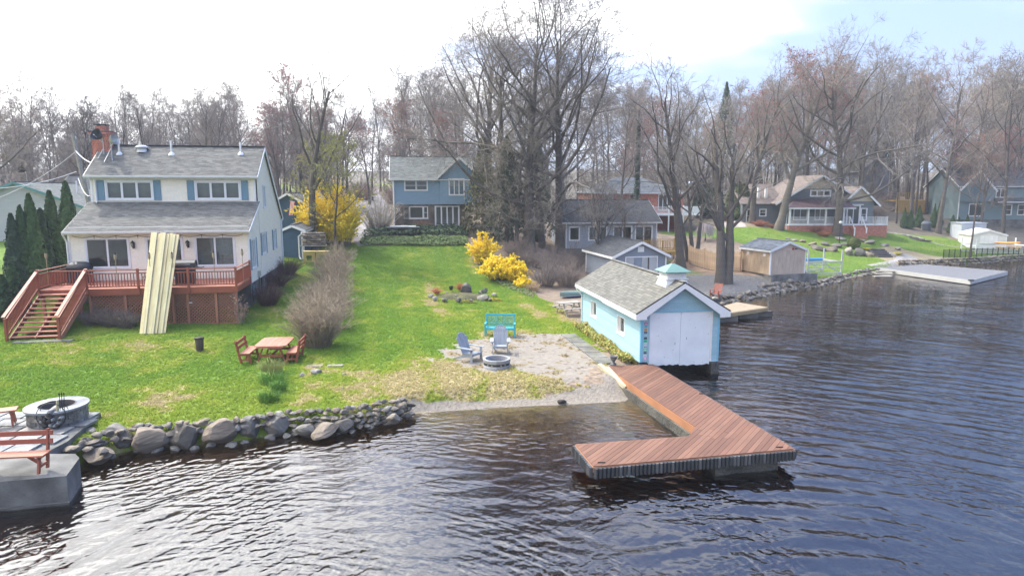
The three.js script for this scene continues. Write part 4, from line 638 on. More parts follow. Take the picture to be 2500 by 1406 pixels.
// ---------------------------------------------------------------- shore: stone wall, concrete pier, patio
{
  const w = thing('stone_seawall', 'rough stone seawall of boulders and piled fieldstone between lawn and lake', 'stone wall', [0, 0, 0]);
  const bould = [[168, 1105, 62, 46], [232, 1112, 78, 34], [282, 1078, 82, 60], [358, 1082, 88, 54], [450, 1068, 98, 74], [536, 1066, 80, 62], [606, 1052, 62, 56], [672, 1042, 72, 52], [790, 1054, 70, 28], [838, 1038, 56, 36], [958, 1022, 40, 26], [218, 1072, 60, 26], [740, 1050, 50, 26]];
  for (const [u, v, a, b] of bould) { const p = level(u, v, 0.22), k = range(p) / 1600 * 1.04, q = rock(w, 'boulder', p.x, 0.2 + (b > 50 ? 0.08 : 0), p.z - 0.1, a * k * 1.15, b * k * 1.12, a * k * 0.9, R() * 6, rockMats[[1, 4, 0, 5][Math.floor(R() * 4)]], true); }
  for (let i = 0; i < 26; i++) { const p = level(150 + 115 * R(), 1046 + 58 * R(), 0.45); rock(w, 'stone', p.x, 0.42 + rr(-0.12, 0.16), p.z, rr(0.22, 0.5), rr(0.14, 0.24), rr(0.24, 0.4), R() * 6); }
  const line = [[-12.35, -17.9], [-11.2, -18.85], [-10.2, -19.05], [-8.6, -19.4], [-7.1, -20.2], [-5.5, -20.4], [-4.35, -21.1], [-3.55, -21.85]], seg = []; let L = 0;
  for (let i = 0; i + 1 < line.length; i++) { const l = Math.hypot(line[i + 1][0] - line[i][0], line[i + 1][1] - line[i][1]); seg.push([L, l]); L += l; }
  const along = (s) => { let i = 0; while (i < seg.length - 1 && seg[i][0] + seg[i][1] < s) i++; const f = (s - seg[i][0]) / seg[i][1]; return [lerp(line[i][0], line[i + 1][0], f), lerp(line[i][1], line[i + 1][1], f)]; };
  for (let s = 0.05; s < L; s += rr(0.13, 0.21)) {       // cap stones
    const [x, z] = along(s), e = s / L; rock(w, 'stone', x + rr(-0.08, 0.08), 0.60 + rr(-0.05, 0.07) - 0.1 * smoothstep(e, 0.85, 1), z - rr(-0.05, 0.15), rr(0.2, 0.42), rr(0.12, 0.22), rr(0.22, 0.36), R() * 6);
  }
  for (let s = 0.05; s < L; s += rr(0.11, 0.18)) { const [x, z] = along(s), e = s / L; if (e < 0.6 && R() < 0.45) continue; for (let k = 0; k < (e > 0.55 ? 3 : 1); k++) rock(w, 'stone', x + rr(-0.1, 0.1), 0.42 - k * 0.17 + rr(-0.04, 0.04), z + 0.12 + k * 0.10, rr(0.2, 0.5), rr(0.12, 0.22), rr(0.24, 0.36), R() * 6, rockMats[Math.floor(R() * 6)]); }
  for (let s = L * 0.1; s < L; s += rr(0.3, 0.7)) { const [x, z] = along(s); rock(w, 'stone', x + rr(-0.1, 0.1), 0.02, z + rr(0.35, 0.5), rr(0.2, 0.5), rr(0.12, 0.25), rr(0.24, 0.4), R() * 6, rockMats[1]); }
}
{
  const a = level(-120, 1130, 0.72), b = level(128, 1098, 0.72);
  const pier = thing('concrete_pier', 'grey weathered concrete pier at the lake edge under the red bench', 'pier', [0, 0, 0]), Y = 0.72;
  const top = [[-130, 1100], [100, 1108], [182, 1108], [192, 1118], [160, 1162], [0, 1176], [-160, 1188]].map(([u, v]) => level(u, v, Y)), pts = top.map((p) => [p.x, -p.z]);
  part(pier, 'pier_block', poly(pts, -1.4, Y).rotateX(-Math.PI / 2), M.concrete);
  const foot = top.map((p) => [p.x * 1.0 + (p.x > -13 ? 0.05 : 0), -p.z - (p.z > -17.2 ? 0.06 : 0)]);
  part(pier, 'wet_footing', poly(foot, -1.45, 0.06).rotateX(-Math.PI / 2), M.concreteDark);
  const patio = thing('stone_patio', 'pale bluestone flag patio round the left fire pit and benches', 'patio', [0, 0, 0]), flags = [stony([0.42, 0.44, 0.45], 0.85), stony([0.37, 0.39, 0.40], 0.85), stony([0.46, 0.46, 0.44], 0.85)];
  for (let i = 0; i < 7; i++) for (let j = 0; j < 5; j++) { const x = -16.9 + i * 0.72 + (j % 2) * 0.3, z = -19.6 + j * 0.66; if (x > -12.6 - (z + 17) * -0.15 || z > -16.75) continue; const g = box(0.66 + rr(-0.05, 0.03), 0.07, 0.6 + rr(-0.05, 0.03), x, Math.max(0.7, height(x, z)) + 0.02 + rr(-0.004, 0.004), z, 0, rr(-0.02, 0.02)); part(patio, 'flagstone', g, flags[(i * 3 + j) % 3]); }
  part(patio, 'mortar_bed', poly([[-18, 16.7], [-12.55, 16.7], [-12.5, 17.6], [-13.0, 19.9], [-18, 19.9]], 0.2, 0.69).rotateX(-Math.PI / 2), M.concrete);
}
const red = M.redwood, redP = M.redwoodPale;
function backedBench(name, label, p, turn, L = 1.5, group) {   // plank seat, two back rails, faces +z
  const t = thing(name, label, 'bench', p, turn, group);
  for (const s of [0, 1]) part(t, 'seat_board', box(L, 0.04, 0.19, 0, 0.44, -0.05 + s * 0.2), redP);
  for (const y of [0.66, 0.86]) part(t, 'back_rail', box(L, 0.12, 0.035, 0, y, -0.2 - (y - 0.44) * 0.18, -0.16), red);
  for (const s of [-1, 1]) {
    const x = s * (L / 2 - 0.12);
    part(t, 'back_post', bar([x, 0.0, -0.12], [x, 0.96, -0.31], 0.045, 0.09, [0, 0, 1]), red);
    part(t, 'leg', bar([x, 0, 0.26], [x, 0.42, 0.16], 0.045, 0.09, [0, 0, 1]), red); part(t, 'cross_tie', box(0.04, 0.08, 0.46, x, 0.38, 0.03), red);
    part(t, 'brace', bar([x - s * 0.02, 0.16, 0.05], [x - s * 0.36, 0.41, 0.05], 0.04, 0.07), red); part(t, 'foot_tie', box(0.04, 0.07, 0.36, x, 0.16, 0.06), red);
  }
  return t;
}
backedBench('bench', 'red plank bench with back rails on the pier at lower left', level(38, 1150, 0.79).setY(0.79), 0.12, 1.55);
{
  const t = thing('low_bench', 'backless red plank bench cut by the left edge beside the fire pit', 'bench', level(-4, 1040, 0.79).setY(0.79), 0.5);
  for (const s of [0, 1]) part(t, 'seat_board', box(0.95, 0.045, 0.2, 0, 0.46, -0.1 + s * 0.21), redP);
  for (const s of [-1, 1]) { for (const q of [-1, 1]) part(t, 'leg', bar([s * 0.36, 0, q * 0.22], [s * 0.33, 0.44, q * 0.1], 0.05, 0.1), red); part(t, 'cross_tie', box(0.05, 0.09, 0.4, s * 0.33, 0.38, 0), red); }
}
{ // round stone fire pit with a capped ring
  const c = level(110, 1042, 0.75), y = 0.72, f = thing('stone_fire_pit', 'round grey stone fire pit with a wide capping ring at lower left', 'fire pit', V(c.x, y, c.z - 0.55)), blocks = [stony([0.26, 0.26, 0.26]), stony([0.33, 0.32, 0.30]), stony([0.22, 0.22, 0.23]), stony([0.38, 0.36, 0.33])];
  const seg = (r0, r1, a0, a1, h, rough) => { const s = 4, p = []; for (let i = 0; i <= s; i++) { const a = lerp(a0, a1, i / s); p.push([r1 * Math.cos(a), r1 * Math.sin(a)]); } for (let i = s; i >= 0; i--) { const a = lerp(a0, a1, i / s); p.push([r0 * Math.cos(a), r0 * Math.sin(a)]); } return poly(p, 0, h).rotateX(-Math.PI / 2); };
  for (let k = 0; k < 4; k++) { const n = 20; for (let i = 0; i < n; i++) { const a = ((i + (k % 2) * 0.5) / n) * 2 * Math.PI; part(f, 'block', seg(0.52, 0.78 + rr(-0.012, 0.016), a + 0.012, a + (2 * Math.PI) / n - 0.012, 0.112).translate(0, k * 0.117, 0), blocks[Math.floor(R() * 4)]); } }
  const cap = mat([0.40, 0.42, 0.43], 0.85, 'concrete', { bumpMap: T.bump, bumpScale: 0.004 });
  for (let i = 0; i < 10; i++) part(f, 'cap_stone', seg(0.5, 0.84, (i / 10) * 6.2832 + 0.004, ((i + 1) / 10) * 6.2832 - 0.004, 0.06).translate(0, 0.47, 0), cap);
  part(f, 'steel_liner', lathe([[0.5, 0.51], [0.49, 0.535], [0.47, 0.535], [0.46, 0.1]], 28), mat([0.12, 0.11, 0.105], 0.6, 'grime', { metalness: 0.4 })); part(f, 'ash_bed', lathe([[0, 0.12], [0.3, 0.1], [0.47, 0.1]], 20), mat([0.06, 0.058, 0.055], 1, 'concrete'));
  // hoop of firewood with fire tools
  const q = level(133, 1040, 0.75), h = thing('log_hoop', 'black steel hoop holding split firewood and fire tools by the stone pit', 'log rack', V(q.x + 0.05, 0.72, q.z + 0.12), 0.25);
  part(h, 'hoop', [new THREE.TorusGeometry(0.38, 0.012, 5, 36).translate(0, 0.42, 0.12), new THREE.TorusGeometry(0.38, 0.012, 5, 36).translate(0, 0.42, -0.12)].map((g) => raw(g.attributes.position.array, g.attributes.uv.array, [...g.index.array], g.attributes.normal.array)), M.iron); for (const s of [-1, 1]) part(h, 'foot', bar([s * 0.16, 0.02, -0.2], [s * 0.16, 0.02, 0.2], 0.03, 0.03), M.iron);
  for (let i = 0; i < 20; i++) { const a = R() * 6.28, r = Math.sqrt(R()) * 0.3, x = r * Math.cos(a), yy = 0.34 + r * Math.sin(a) * 0.8, rad = rr(0.045, 0.075); part(h, 'log', sweep([[x, yy, -0.2 - rr(0, 0.06)], [x, yy, 0.2 + rr(0, 0.07)]], rad, 5), R() < 0.35 ? mat([0.52, 0.50, 0.46], 0.9, 'bark') : mat([0.09, 0.085, 0.08], 0.95, 'bark')); }
  for (let i = 0; i < 3; i++) part(h, 'fire_tool', [tube([0.18 + i * 0.05, 0.35, -0.05], [0.2 + i * 0.06, 1.0, -0.05], 0.011, 0.011, 5), lathe([[0, 0.04], [0.022, 0.02], [0.022, -0.02], [0, -0.04]], 8).translate(0.2 + i * 0.06, 1.02, -0.05)], M.iron);
  part(h, 'tool_brush', tube([0.14, 0.45, 0.03], [0.16, 0.85, 0.0], 0.045, 0.035, 7), mat([0.55, 0.5, 0.3], 0.95, 'wood'));
}
{ // picnic table with two benches
  const c = site(668, 880), y = c.y, t = thing('picnic_table', 'red plank picnic table with clipped corners on the lawn', 'picnic table', c, 0.1), W = 1.28, D = 1.75, H = 0.7;
  for (let i = 0; i < 6; i++) { const x0 = -W / 2 + (i * W) / 6, x1 = x0 + W / 6 - 0.008, k = i === 0 || i === 5 ? 0.12 : 0; part(t, 'table_board', poly(i === 0 ? [[x0, -D / 2 + k], [x1, -D / 2], [x1, D / 2], [x0, D / 2 - k]] : i === 5 ? [[x0, -D / 2], [x1, -D / 2 + k], [x1, D / 2 - k], [x0, D / 2]] : [[x0, -D / 2], [x1, -D / 2], [x1, D / 2], [x0, D / 2]], 0, 0.04).rotateX(-Math.PI / 2).translate(0, H, -0.3), [M.redwoodPale, woody([0.46, 0.17, 0.10], 0.55)][i % 2]); }
  for (const z of [0.35, -0.95]) { for (const s of [-1, 1]) part(t, 'leg', bar([s * 0.56, 0, z], [s * 0.3, H, z], 0.05, 0.11, [0, 0, 1]), red); part(t, 'cross_tie', box(0.95, 0.1, 0.05, 0, 0.3, z + 0.04), red); part(t, 'cleat', box(0.85, 0.08, 0.05, 0, H - 0.04, z + 0.05), red); }
  part(t, 'edge_trim', [box(W * 0.8, 0.06, 0.03, 0, H - 0.01, D / 2 - 0.3)], redP); part(t, 'centre_brace', box(0.05, 0.08, 1.25, 0, 0.3, -0.3), red);
  const a = site(606, 880), b = site(722, 878);
  backedBench('bench', 'red plank bench with back rails on the left side of the picnic table', a, Math.PI / 2 + 0.1, 1.35); backedBench('bench', 'red plank bench with back rails right of the picnic table by the hedge', b, -Math.PI / 2 + 0.1, 1.3);
}
{ // lidded post bin on the lawn
  const p = site(487, 857), t = thing('post_bin', 'short dark brown round post standing alone on the lawn below the deck', 'post', p);
  part(t, 'barrel', lathe([[0.0, 0], [0.15, 0], [0.17, 0.3], [0.18, 0.55], [0.19, 0.56], [0.19, 0.6], [0.0, 0.6]], 14), M.stump); part(t, 'rim_band', lathe([[0.195, 0.54], [0.2, 0.56], [0.2, 0.6], [0.19, 0.61]], 14), M.iron); for (let i = 0; i < 5; i++) rock(t, 'stone', rr(-0.08, 0.08), 0.61, rr(-0.08, 0.08), 0.09, 0.06, 0.09);
}
{ // turquoise bench with lattice back
  const p = site(1221, 822), m = mat([0.06, 0.46, 0.53], 0.5, 'wood'), t = thing('turquoise_bench', 'turquoise painted garden bench with lattice back facing the lake', 'bench', p.add(V(0, 0, -0.2)), -0.05), W = 1.5;
  for (let i = 0; i < 4; i++) part(t, 'seat_slat', box(W - 0.1, 0.025, 0.11, 0, 0.44, -0.12 + i * 0.12), m);
  part(t, 'seat_apron', box(W - 0.1, 0.09, 0.03, 0, 0.39, 0.3), m); part(t, 'top_rail', box(W, 0.09, 0.045, 0, 1.0, -0.3), m); part(t, 'back_lower_rail', box(W - 0.1, 0.06, 0.04, 0, 0.55, -0.24), m);
  for (let i = 0; i < 4; i++) part(t, 'back_stile', bar([-0.7 + i * 0.467, 0.56, -0.245], [-0.7 + i * 0.467, 0.97, -0.3], 0.05, 0.035, [0, 0, 1]), m);
  for (let i = 0; i < 3; i++) { const x = -0.467 + i * 0.467, a = 0.2; for (const s of [-1, 1]) { part(t, 'lattice_slat', bar([x - s * a, 0.58, -0.25], [x + s * a, 0.96, -0.297], 0.024, 0.024, [0, 0, 1]), m); part(t, 'lattice_slat', bar([x - s * a, 0.76, -0.262], [x, 0.96, -0.29], 0.02, 0.02, [0, 0, 1]), m); part(t, 'lattice_slat', bar([x, 0.58, -0.245], [x + s * a, 0.77, -0.27], 0.02, 0.02, [0, 0, 1]), m); } }
  for (const s of [-1, 1]) { const x = s * (W / 2 - 0.04); part(t, 'back_leg', [bar([x, 0, -0.26], [x, 0.45, -0.22], 0.06, 0.06), bar([x, 0.45, -0.22], [x, 1.0, -0.3], 0.06, 0.06)], m); part(t, 'front_leg', box(0.065, 0.62, 0.065, x, 0.31, 0.29), m); part(t, 'armrest', box(0.09, 0.035, 0.62, x, 0.64, 0.03), m); part(t, 'side_rail', box(0.04, 0.07, 0.5, x, 0.4, 0.03), m); part(t, 'foot_brace', bar([x, 0.08, 0.28], [x, 0.3, -0.2], 0.03, 0.05), m); }
}
function adirondack(label, p, turn) {   // faces +z
  const c = mat([0.34, 0.37, 0.41], 0.6, 'wood'), t = thing('adirondack_chair', label, 'chair', p, turn, 'chairs at the fire ring');
  const bp = (x, k) => [x, 0.30 + k * 0.80, -0.22 - k * 0.36];   // along the back
  for (let i = 0; i < 7; i++) { const f = i - 3, x0 = f * 0.078, x1 = f * 0.098, top = 1 - 0.016 * f * f - (Math.abs(f) === 3 ? 0.06 : 0); const a = bp(x0, -0.05), b = bp(x1, top); part(t, 'back_slat', [bar(a, b, 0.082, 0.02, [0, 0.4, 1])], c); const cap = lathe([[0, -0.01], [0.041, -0.01], [0.041, 0.01], [0, 0.01]], 12); cap.rotateX(Math.PI / 2 + 0.42).translate(b[0], b[1], b[2]); part(t, 'slat_tip', cap, c); }
  for (let i = 0; i < 6; i++) part(t, 'seat_slat', box(0.54, 0.02, 0.083, 0, 0.365 - (5 - i) * 0.012 - (i === 5 ? 0.01 : 0), -0.17 + i * 0.092, 0.13 + (i === 5 ? 0.3 : 0)), c);
  part(t, 'front_apron', box(0.56, 0.1, 0.022, 0, 0.32, 0.355), c); part(t, 'back_brace', box(0.62, 0.07, 0.025, 0, 0.56, -0.36, -0.42), c); part(t, 'back_brace', box(0.56, 0.06, 0.025, 0, 0.86, -0.5, -0.42), c);
  for (const s of [-1, 1]) {
    part(t, 'armrest', poly([[-0.075, -0.46], [0.06, -0.46], [0.085, 0.1], [0.075, 0.36], [0.03, 0.41], [-0.07, 0.41], [-0.085, 0.1]], 0, 0.022).rotateX(Math.PI / 2).translate(s * 0.365, 0.585, 0), c);
    part(t, 'front_leg', box(0.025, 0.56, 0.11, s * 0.32, 0.28, 0.29), c); part(t, 'side_rail', poly([[0.36, 0.37], [0.36, 0.26], [-0.72, 0.0], [-0.86, 0.0], [-0.2, 0.25], [-0.1, 0.3]], -0.012, 0.012).rotateY(-Math.PI / 2).translate(s * 0.285, 0, 0), c);
    part(t, 'arm_support', poly([[0, 0], [0.06, 0], [0, -0.16]], -0.01, 0.01).rotateY(s > 0 ? 0 : Math.PI).translate(s * 0.335, 0.57, 0.29), c);
  }
  return t;
}
{
  const c1 = site(1163, 884), c2 = site(1221, 866);
  adirondack('grey adirondack chair turned sideways, left of the fire ring', c1.add(V(-0.25, 0, -0.3)), 0.95); adirondack('grey adirondack chair behind the fire ring, facing the lake', c2.add(V(0, 0, -0.35)), 0.0);
  const p = site(1212, 903), f = thing('fire_ring', 'low round fire ring with a black slotted band on the sand', 'fire ring', p.add(V(0, -0.01, -0.45))), galv = mat([0.42, 0.43, 0.45], 0.8, 'concrete');
  part(f, 'wall', lathe([[0.55, 0], [0.56, 0.02], [0.555, 0.13], [0.53, 0.14], [0.53, 0.23], [0.555, 0.24], [0.56, 0.36], [0.555, 0.38], [0.47, 0.38], [0.46, 0.36], [0.46, 0.02]], 36), galv);
  part(f, 'slotted_band', lathe([[0.535, 0.145], [0.538, 0.15], [0.538, 0.225], [0.535, 0.23]], 36), M.black); for (let i = 0; i < 18; i++) { const a = (i / 18) * 6.283; part(f, 'slot_plate', box(0.06, 0.05, 0.008, 0.541 * Math.sin(a), 0.185, 0.541 * Math.cos(a), 0, a), i % 3 ? mat([0.28, 0.27, 0.2], 0.8) : M.iron); }
  part(f, 'ash_bed', lathe([[0, 0.1], [0.2, 0.09], [0.46, 0.05]], 24), mat([0.07, 0.068, 0.066], 1, 'concrete')); for (let i = 0; i < 4; i++) part(f, 'charred_log', tube([rr(-0.2, 0.0), 0.12, rr(-0.2, 0.2)], [rr(0, 0.25), 0.16, rr(-0.2, 0.2)], 0.045, 0.04, 7), mat([0.03, 0.028, 0.027], 0.95, 'bark'));
}
{ // concrete path slabs to the dock
  const a = site(1386, 817), b = site(1484, 890), t = thing('concrete_path', 'narrow concrete slab path along the boathouse to the dock', 'path', [0, 0, 0]);
  for (let i = 0; i < 6; i++) { const p = a.clone().lerp(b, i / 6 + 0.006), q = a.clone().lerp(b, (i + 1) / 6 - 0.004); p.y = height(p.x, p.z) + 0.02; q.y = Math.max(height(q.x, q.z), 0.5) + 0.02; part(t, 'path_slab', bar(p.toArray(), q.toArray(), 0.72, 0.07), M.concrete); }
  const u = level(1493, 893, 0.57); const un = thing('urn_planter', 'small grey pedestal urn on the corner of the dock', 'urn', V(u.x + 0.1, 0.57, u.z - 0.1));
  part(un, 'bowl', lathe([[0.05, 0.17], [0.08, 0.2], [0.13, 0.27], [0.14, 0.35], [0.18, 0.38], [0.18, 0.4], [0.13, 0.4], [0.1, 0.33], [0, 0.3]], 16), mat([0.17, 0.17, 0.175], 0.7, 'concrete')); part(un, 'pedestal', lathe([[0, 0], [0.13, 0], [0.13, 0.05], [0.08, 0.07], [0.05, 0.12], [0.06, 0.18]], 16), mat([0.16, 0.16, 0.165], 0.7, 'concrete'));
  for (const [k, A, B, w] of [[0, [1464, 899], [1530, 962], 0.17], [1, [1482, 906], [1522, 948], 0.14]]) { const p = site(...A), q = site(...B); p.y = Math.max(0.45, height(p.x, p.z)) + 0.12; q.y = Math.max(0.2, height(q.x, q.z)) + 0.10; solo('timber_beam', k ? 'shorter of two pale timbers lying beside the dock on the sand' : 'longer of two pale timbers lying beside the dock on the sand', 'timber', bar(p.toArray(), q.toArray(), w, 0.16), woody([0.56, 0.50, 0.34], 0.9), 'timbers by the dock'); }
  const sm = site(1373, 985); solo('driftwood_stump', 'dark wet lump of driftwood at the edge of the little beach', 'driftwood', rockGeo[4].clone().scale(0.42, 0.2, 0.26), mat([0.05, 0.042, 0.035], 0.9, 'bark'), undefined, sm.add(V(0, 0.06, 0)));
}
{ // canoe and old picnic table beside the boathouse
  const p = site(1372, 728), pos = [], uv = [], idx = [], n = 26, m = 14, L = 4.6;
  for (let i = 0; i <= n; i++) for (let j = 0; j <= m; j++) { const t = (i / n) * 2 - 1, w = 0.43 * Math.pow(1 - t * t, 0.62) + 0.015, a = (j / m) * Math.PI, hh = 0.34 - 0.06 * (1 - t * t) + 0.1 * t ** 4; pos.push(t * L / 2, hh * Math.pow(Math.sin(a), 0.55) * (1 - 0.35 * t ** 8), w * Math.cos(a)); uv.push(t * 2, j / m); if (i && j) { const b = i * (m + 1) + j; idx.push(b, b - m - 1, b - 1, b - 1, b - m - 1, b - m - 2); } }
  const c = thing('canoe', 'upturned faded green canoe lying among brush behind the old picnic table', 'canoe', V(p.x + 1.75, p.y + 0.12, p.z - 1.2), 0.62); part(c, 'hull', raw(pos, uv, idx), mat([0.16, 0.23, 0.19], 0.5, 'grime')); for (const s of [-1, 1]) part(c, 'gunwale', sweep(Array.from({ length: 13 }, (_, i) => { const t = (i / 12) * 2 - 1; return [t * L / 2, 0.0, s * (0.43 * Math.pow(1 - t * t, 0.62) + 0.02)]; }), 0.022, 5), M.steel);
  const q = site(1394, 768), t = thing('old_picnic_table', 'grey weathered picnic table with bench seats beside the boathouse', 'picnic table', V(q.x - 0.1, q.y, q.z - 0.1), 0.45), W = M.weathered;
  for (let i = 0; i < 5; i++) part(t, 'table_board', box(1.5, 0.038, 0.135, 0, 0.72, -0.29 + i * 0.145), W); for (const s of [-1, 1]) part(t, 'seat_board', box(1.5, 0.04, 0.24, 0, 0.43, s * 0.68), W);
  for (const s of [-1, 1]) { for (const k of [-1, 1]) part(t, 'leg', bar([s * 0.5, 0, k * 0.62], [s * 0.5, 0.7, k * 0.22], 0.04, 0.1, [0, 0, 1]), W); part(t, 'cross_tie', box(0.04, 0.1, 1.5, s * 0.54, 0.38, 0), W); }
}
{ // rock garden on the lawn
  const c = site(1132, 726), g = thing('rock_garden', 'low mounded island bed of stones and moss in the middle of the lawn', 'rock garden', [0, 0, 0]);
  const pos = [], uv = [], idx = []; for (let j = 0; j <= 8; j++) for (let i = 0; i < 32; i++) { const a = (i / 32) * 6.283, r = j / 8, x = c.x + r * 1.95 * Math.cos(a), z = c.z + r * 1.25 * Math.sin(a); pos.push(x, height(x, z) + 0.02 + 0.24 * (1 - r * r) + 0.05 * fbm(x * 3, z * 3, 3, 3) * (1 - r) - 0.05 * r ** 6, z); uv.push(x, z); if (j) { const k = j * 32 + i, q = j * 32 + ((i + 1) % 32); idx.push(k, k - 32, q, q, k - 32, q - 32); } }
  part(g, 'bed_soil', raw(pos, uv, idx), mat([0.15, 0.15, 0.06], 1, 'rock', { bumpMap: T.bump, bumpScale: 0.08 }));
  for (const [u, v, w, h, m] of [[1138, 718, 44, 36, 4], [1052, 728, 18, 9, 3], [1062, 735, 22, 10, 3], [1086, 739, 20, 12, 3], [1119, 741, 16, 14, 1], [1180, 734, 34, 18, 3], [1172, 720, 14, 10, 3], [1182, 716, 20, 14, 1], [1206, 725, 22, 8, 3], [1113, 729, 10, 9, 2], [1092, 722, 9, 8, 3], [1150, 740, 12, 8, 3], [1196, 737, 14, 8, 0]]) { const p = site(u, v), k = 0.0248; rock(g, 'stone', p.x, p.y + 0.12 + h * k * 0.2, p.z, w * k * 1.1, h * k * 1.1, w * k * 0.8, R() * 6, rockMats[m], w > 40); }
  const q = site(1101, 714), pot = thing('black_pot', 'small black garden pot standing in the lawn rock bed', 'pot', q.add(V(0, 0.18, 0))); part(pot, 'pot_body', lathe([[0, 0], [0.1, 0], [0.14, 0.22], [0.16, 0.22], [0.16, 0.25], [0.13, 0.25], [0.1, 0.05]], 14), M.black); part(pot, 'pot_soil', lathe([[0, 0.2], [0.125, 0.2]], 12), M.stump);
  for (const [u, v, w, label] of [[737, 918, 26, 'small flat pale stone near the grass tufts below the picnic table'], [772, 912, 40, 'larger pale fieldstone half sunk in the lawn below the picnic table'], [840, 916, 16, 'small dark stone to the right of the sunk fieldstone on the lawn'], [836, 950, 12, 'little pale stone nearest the seawall on the lawn']]) { const p = site(u, v), k = 0.0148; const m = rock(scene, numbered('field_stone'), p.x, p.y + 0.05, p.z, w * k, w * k * 0.5, w * k * 0.7, R() * 6, rockMats[3]); tag(m, label, 'stone'); }
  for (const [u, v, label] of [[768, 895, 'left of two flat slabs set in the lawn by the picnic table'], [818, 894, 'right of two flat slabs set in the lawn by the picnic table']]) { const p = site(u, v); solo('step_slab', label, 'slab', box(0.62, 0.06, 0.26, p.x, p.y + 0.02, p.z, 0, 0.05), stony([0.40, 0.38, 0.35])); }
}
// ---------------------------------------------------------------- neighbouring buildings
const facing = (p, q) => Math.atan2(-(q.z - p.z), q.x - p.x);
// a simple sided building; origin front left ground corner, x along the front, depth to -z
function building({ name, label, category = 'house', p, turn = 0, w, d, h, rise, ridge = 'x', wall, roof, expo = 0.15, over = 0.35, base = 0.25, front = [], left = [], right = [], trim = M.white, foot = M.concrete, open = [] }) {
  const o = thing(name, label, category, p, turn), fm = wallM(0, 0, 0, 0), lm = new THREE.Matrix4().makeBasis(V(0, 0, 1), V(0, 1, 0), V(-1, 0, 0)).setPosition(0, 0, -d), rm = new THREE.Matrix4().makeBasis(V(0, 0, -1), V(0, 1, 0), V(1, 0, 0)).setPosition(w, 0, 0), km = new THREE.Matrix4().makeBasis(V(-1, 0, 0), V(0, 1, 0), V(0, 0, -1)).setPosition(w, 0, -d);
  const hol = (l) => l.map(([a, b, c, e]) => [a - 0.04, b + 0.04, c - 0.04, e + 0.04]), gab = (m, W, holes, nm) => { const s = (y) => (y <= h ? 0 : ((y - h) / rise) * (W / 2)); siding(o, nm, m, (y) => s(y), (y) => W - s(y), base, h + rise - 0.05, hol(holes), expo, wall); };
  const flat = (m, W, holes, nm) => siding(o, nm, m, 0, W, base, h, hol(holes), expo, wall);
  (ridge === 'z' ? gab : flat)(fm, w, front, 'front_siding'); (ridge === 'x' ? gab : flat)(lm, d, left, 'side_siding'); (ridge === 'x' ? gab : flat)(rm, d, right, 'side_siding'); (ridge === 'z' ? gab : flat)(km, w, [], 'rear_siding');
  for (const [l, m] of [[front, fm], [left, lm], [right, rm]]) for (const [a, b, c, e, opt] of l) windowAt(o, m, a, b, c, e, { trim: 0.08, frame: trim, ...opt });
  if (foot) part(o, 'foundation', bx(0.03, w - 0.03, -0.8, base, -d + 0.03, -0.03), foot); part(o, 'floor', bx(0.02, w - 0.02, base, base + 0.03, -d + 0.02, -0.02), M.room);
  for (const [x, z] of [[0, 0], [w, 0], [0, -d], [w, -d]]) part(o, 'corner_board', bx(x - 0.05, x + 0.05, base, h, z - 0.05, z + 0.05), trim);
  if (ridge === 'x') {
    const k = rise / (d / 2), e = h - over * k + 0.06, t = h + rise + 0.06, L = -over, Rr = w + over;
    roofPlane(o, 'roof', [L, e, over], [Rr, e, over], [Rr, t, -d / 2], [L, t, -d / 2], roof); roofPlane(o, 'roof', [Rr, e, -d - over], [L, e, -d - over], [L, t, -d / 2], [Rr, t, -d / 2], roof);
    gutter(o, [L, e - 0.06, over], [Rr, e - 0.06, over], trim); for (const x of [L - 0.015, Rr + 0.015]) for (const [z0, y0, z1, y1] of [[over, e, -d / 2, t], [-d - over, e, -d / 2, t]]) part(o, 'rake_board', bar([x, y0 - 0.1, z0], [x, y1 - 0.1, z1], 0.03, 0.17), trim);
    part(o, 'ridge_cap', bar([L, t + 0.015, -d / 2], [Rr, t + 0.015, -d / 2], 0.24, 0.03), roof);
  } else {
    const k = rise / (w / 2), e = h - over * k + 0.06, t = h + rise + 0.06;
    roofPlane(o, 'roof', [-over, e, -d - over], [-over, e, over], [w / 2, t, over], [w / 2, t, -d - over], roof); roofPlane(o, 'roof', [w + over, e, over], [w + over, e, -d - over], [w / 2, t, -d - over], [w / 2, t, over], roof);
    for (const z of [over + 0.015, -d - over - 0.015]) for (const s of [-over, w + over]) part(o, 'rake_board', bar([s, e - 0.1, z], [w / 2, t - 0.1, z], 0.03, 0.18), trim);
    for (const s of [-over - 0.01, w + over + 0.01]) part(o, 'fascia', bx(s - 0.02, s + 0.02, e - 0.2, e - 0.04, -d - over, over), trim);
    part(o, 'ridge_cap', bar([w / 2, t + 0.015, -d - over], [w / 2, t + 0.015, over], 0.24, 0.03), roof);
  }
  return o;
}
const W1 = { cols: 1 }, W2 = { cols: 2 }, W3 = { cols: 3 }, SG = mat([0.23, 0.265, 0.32], 0.6, 'grime');
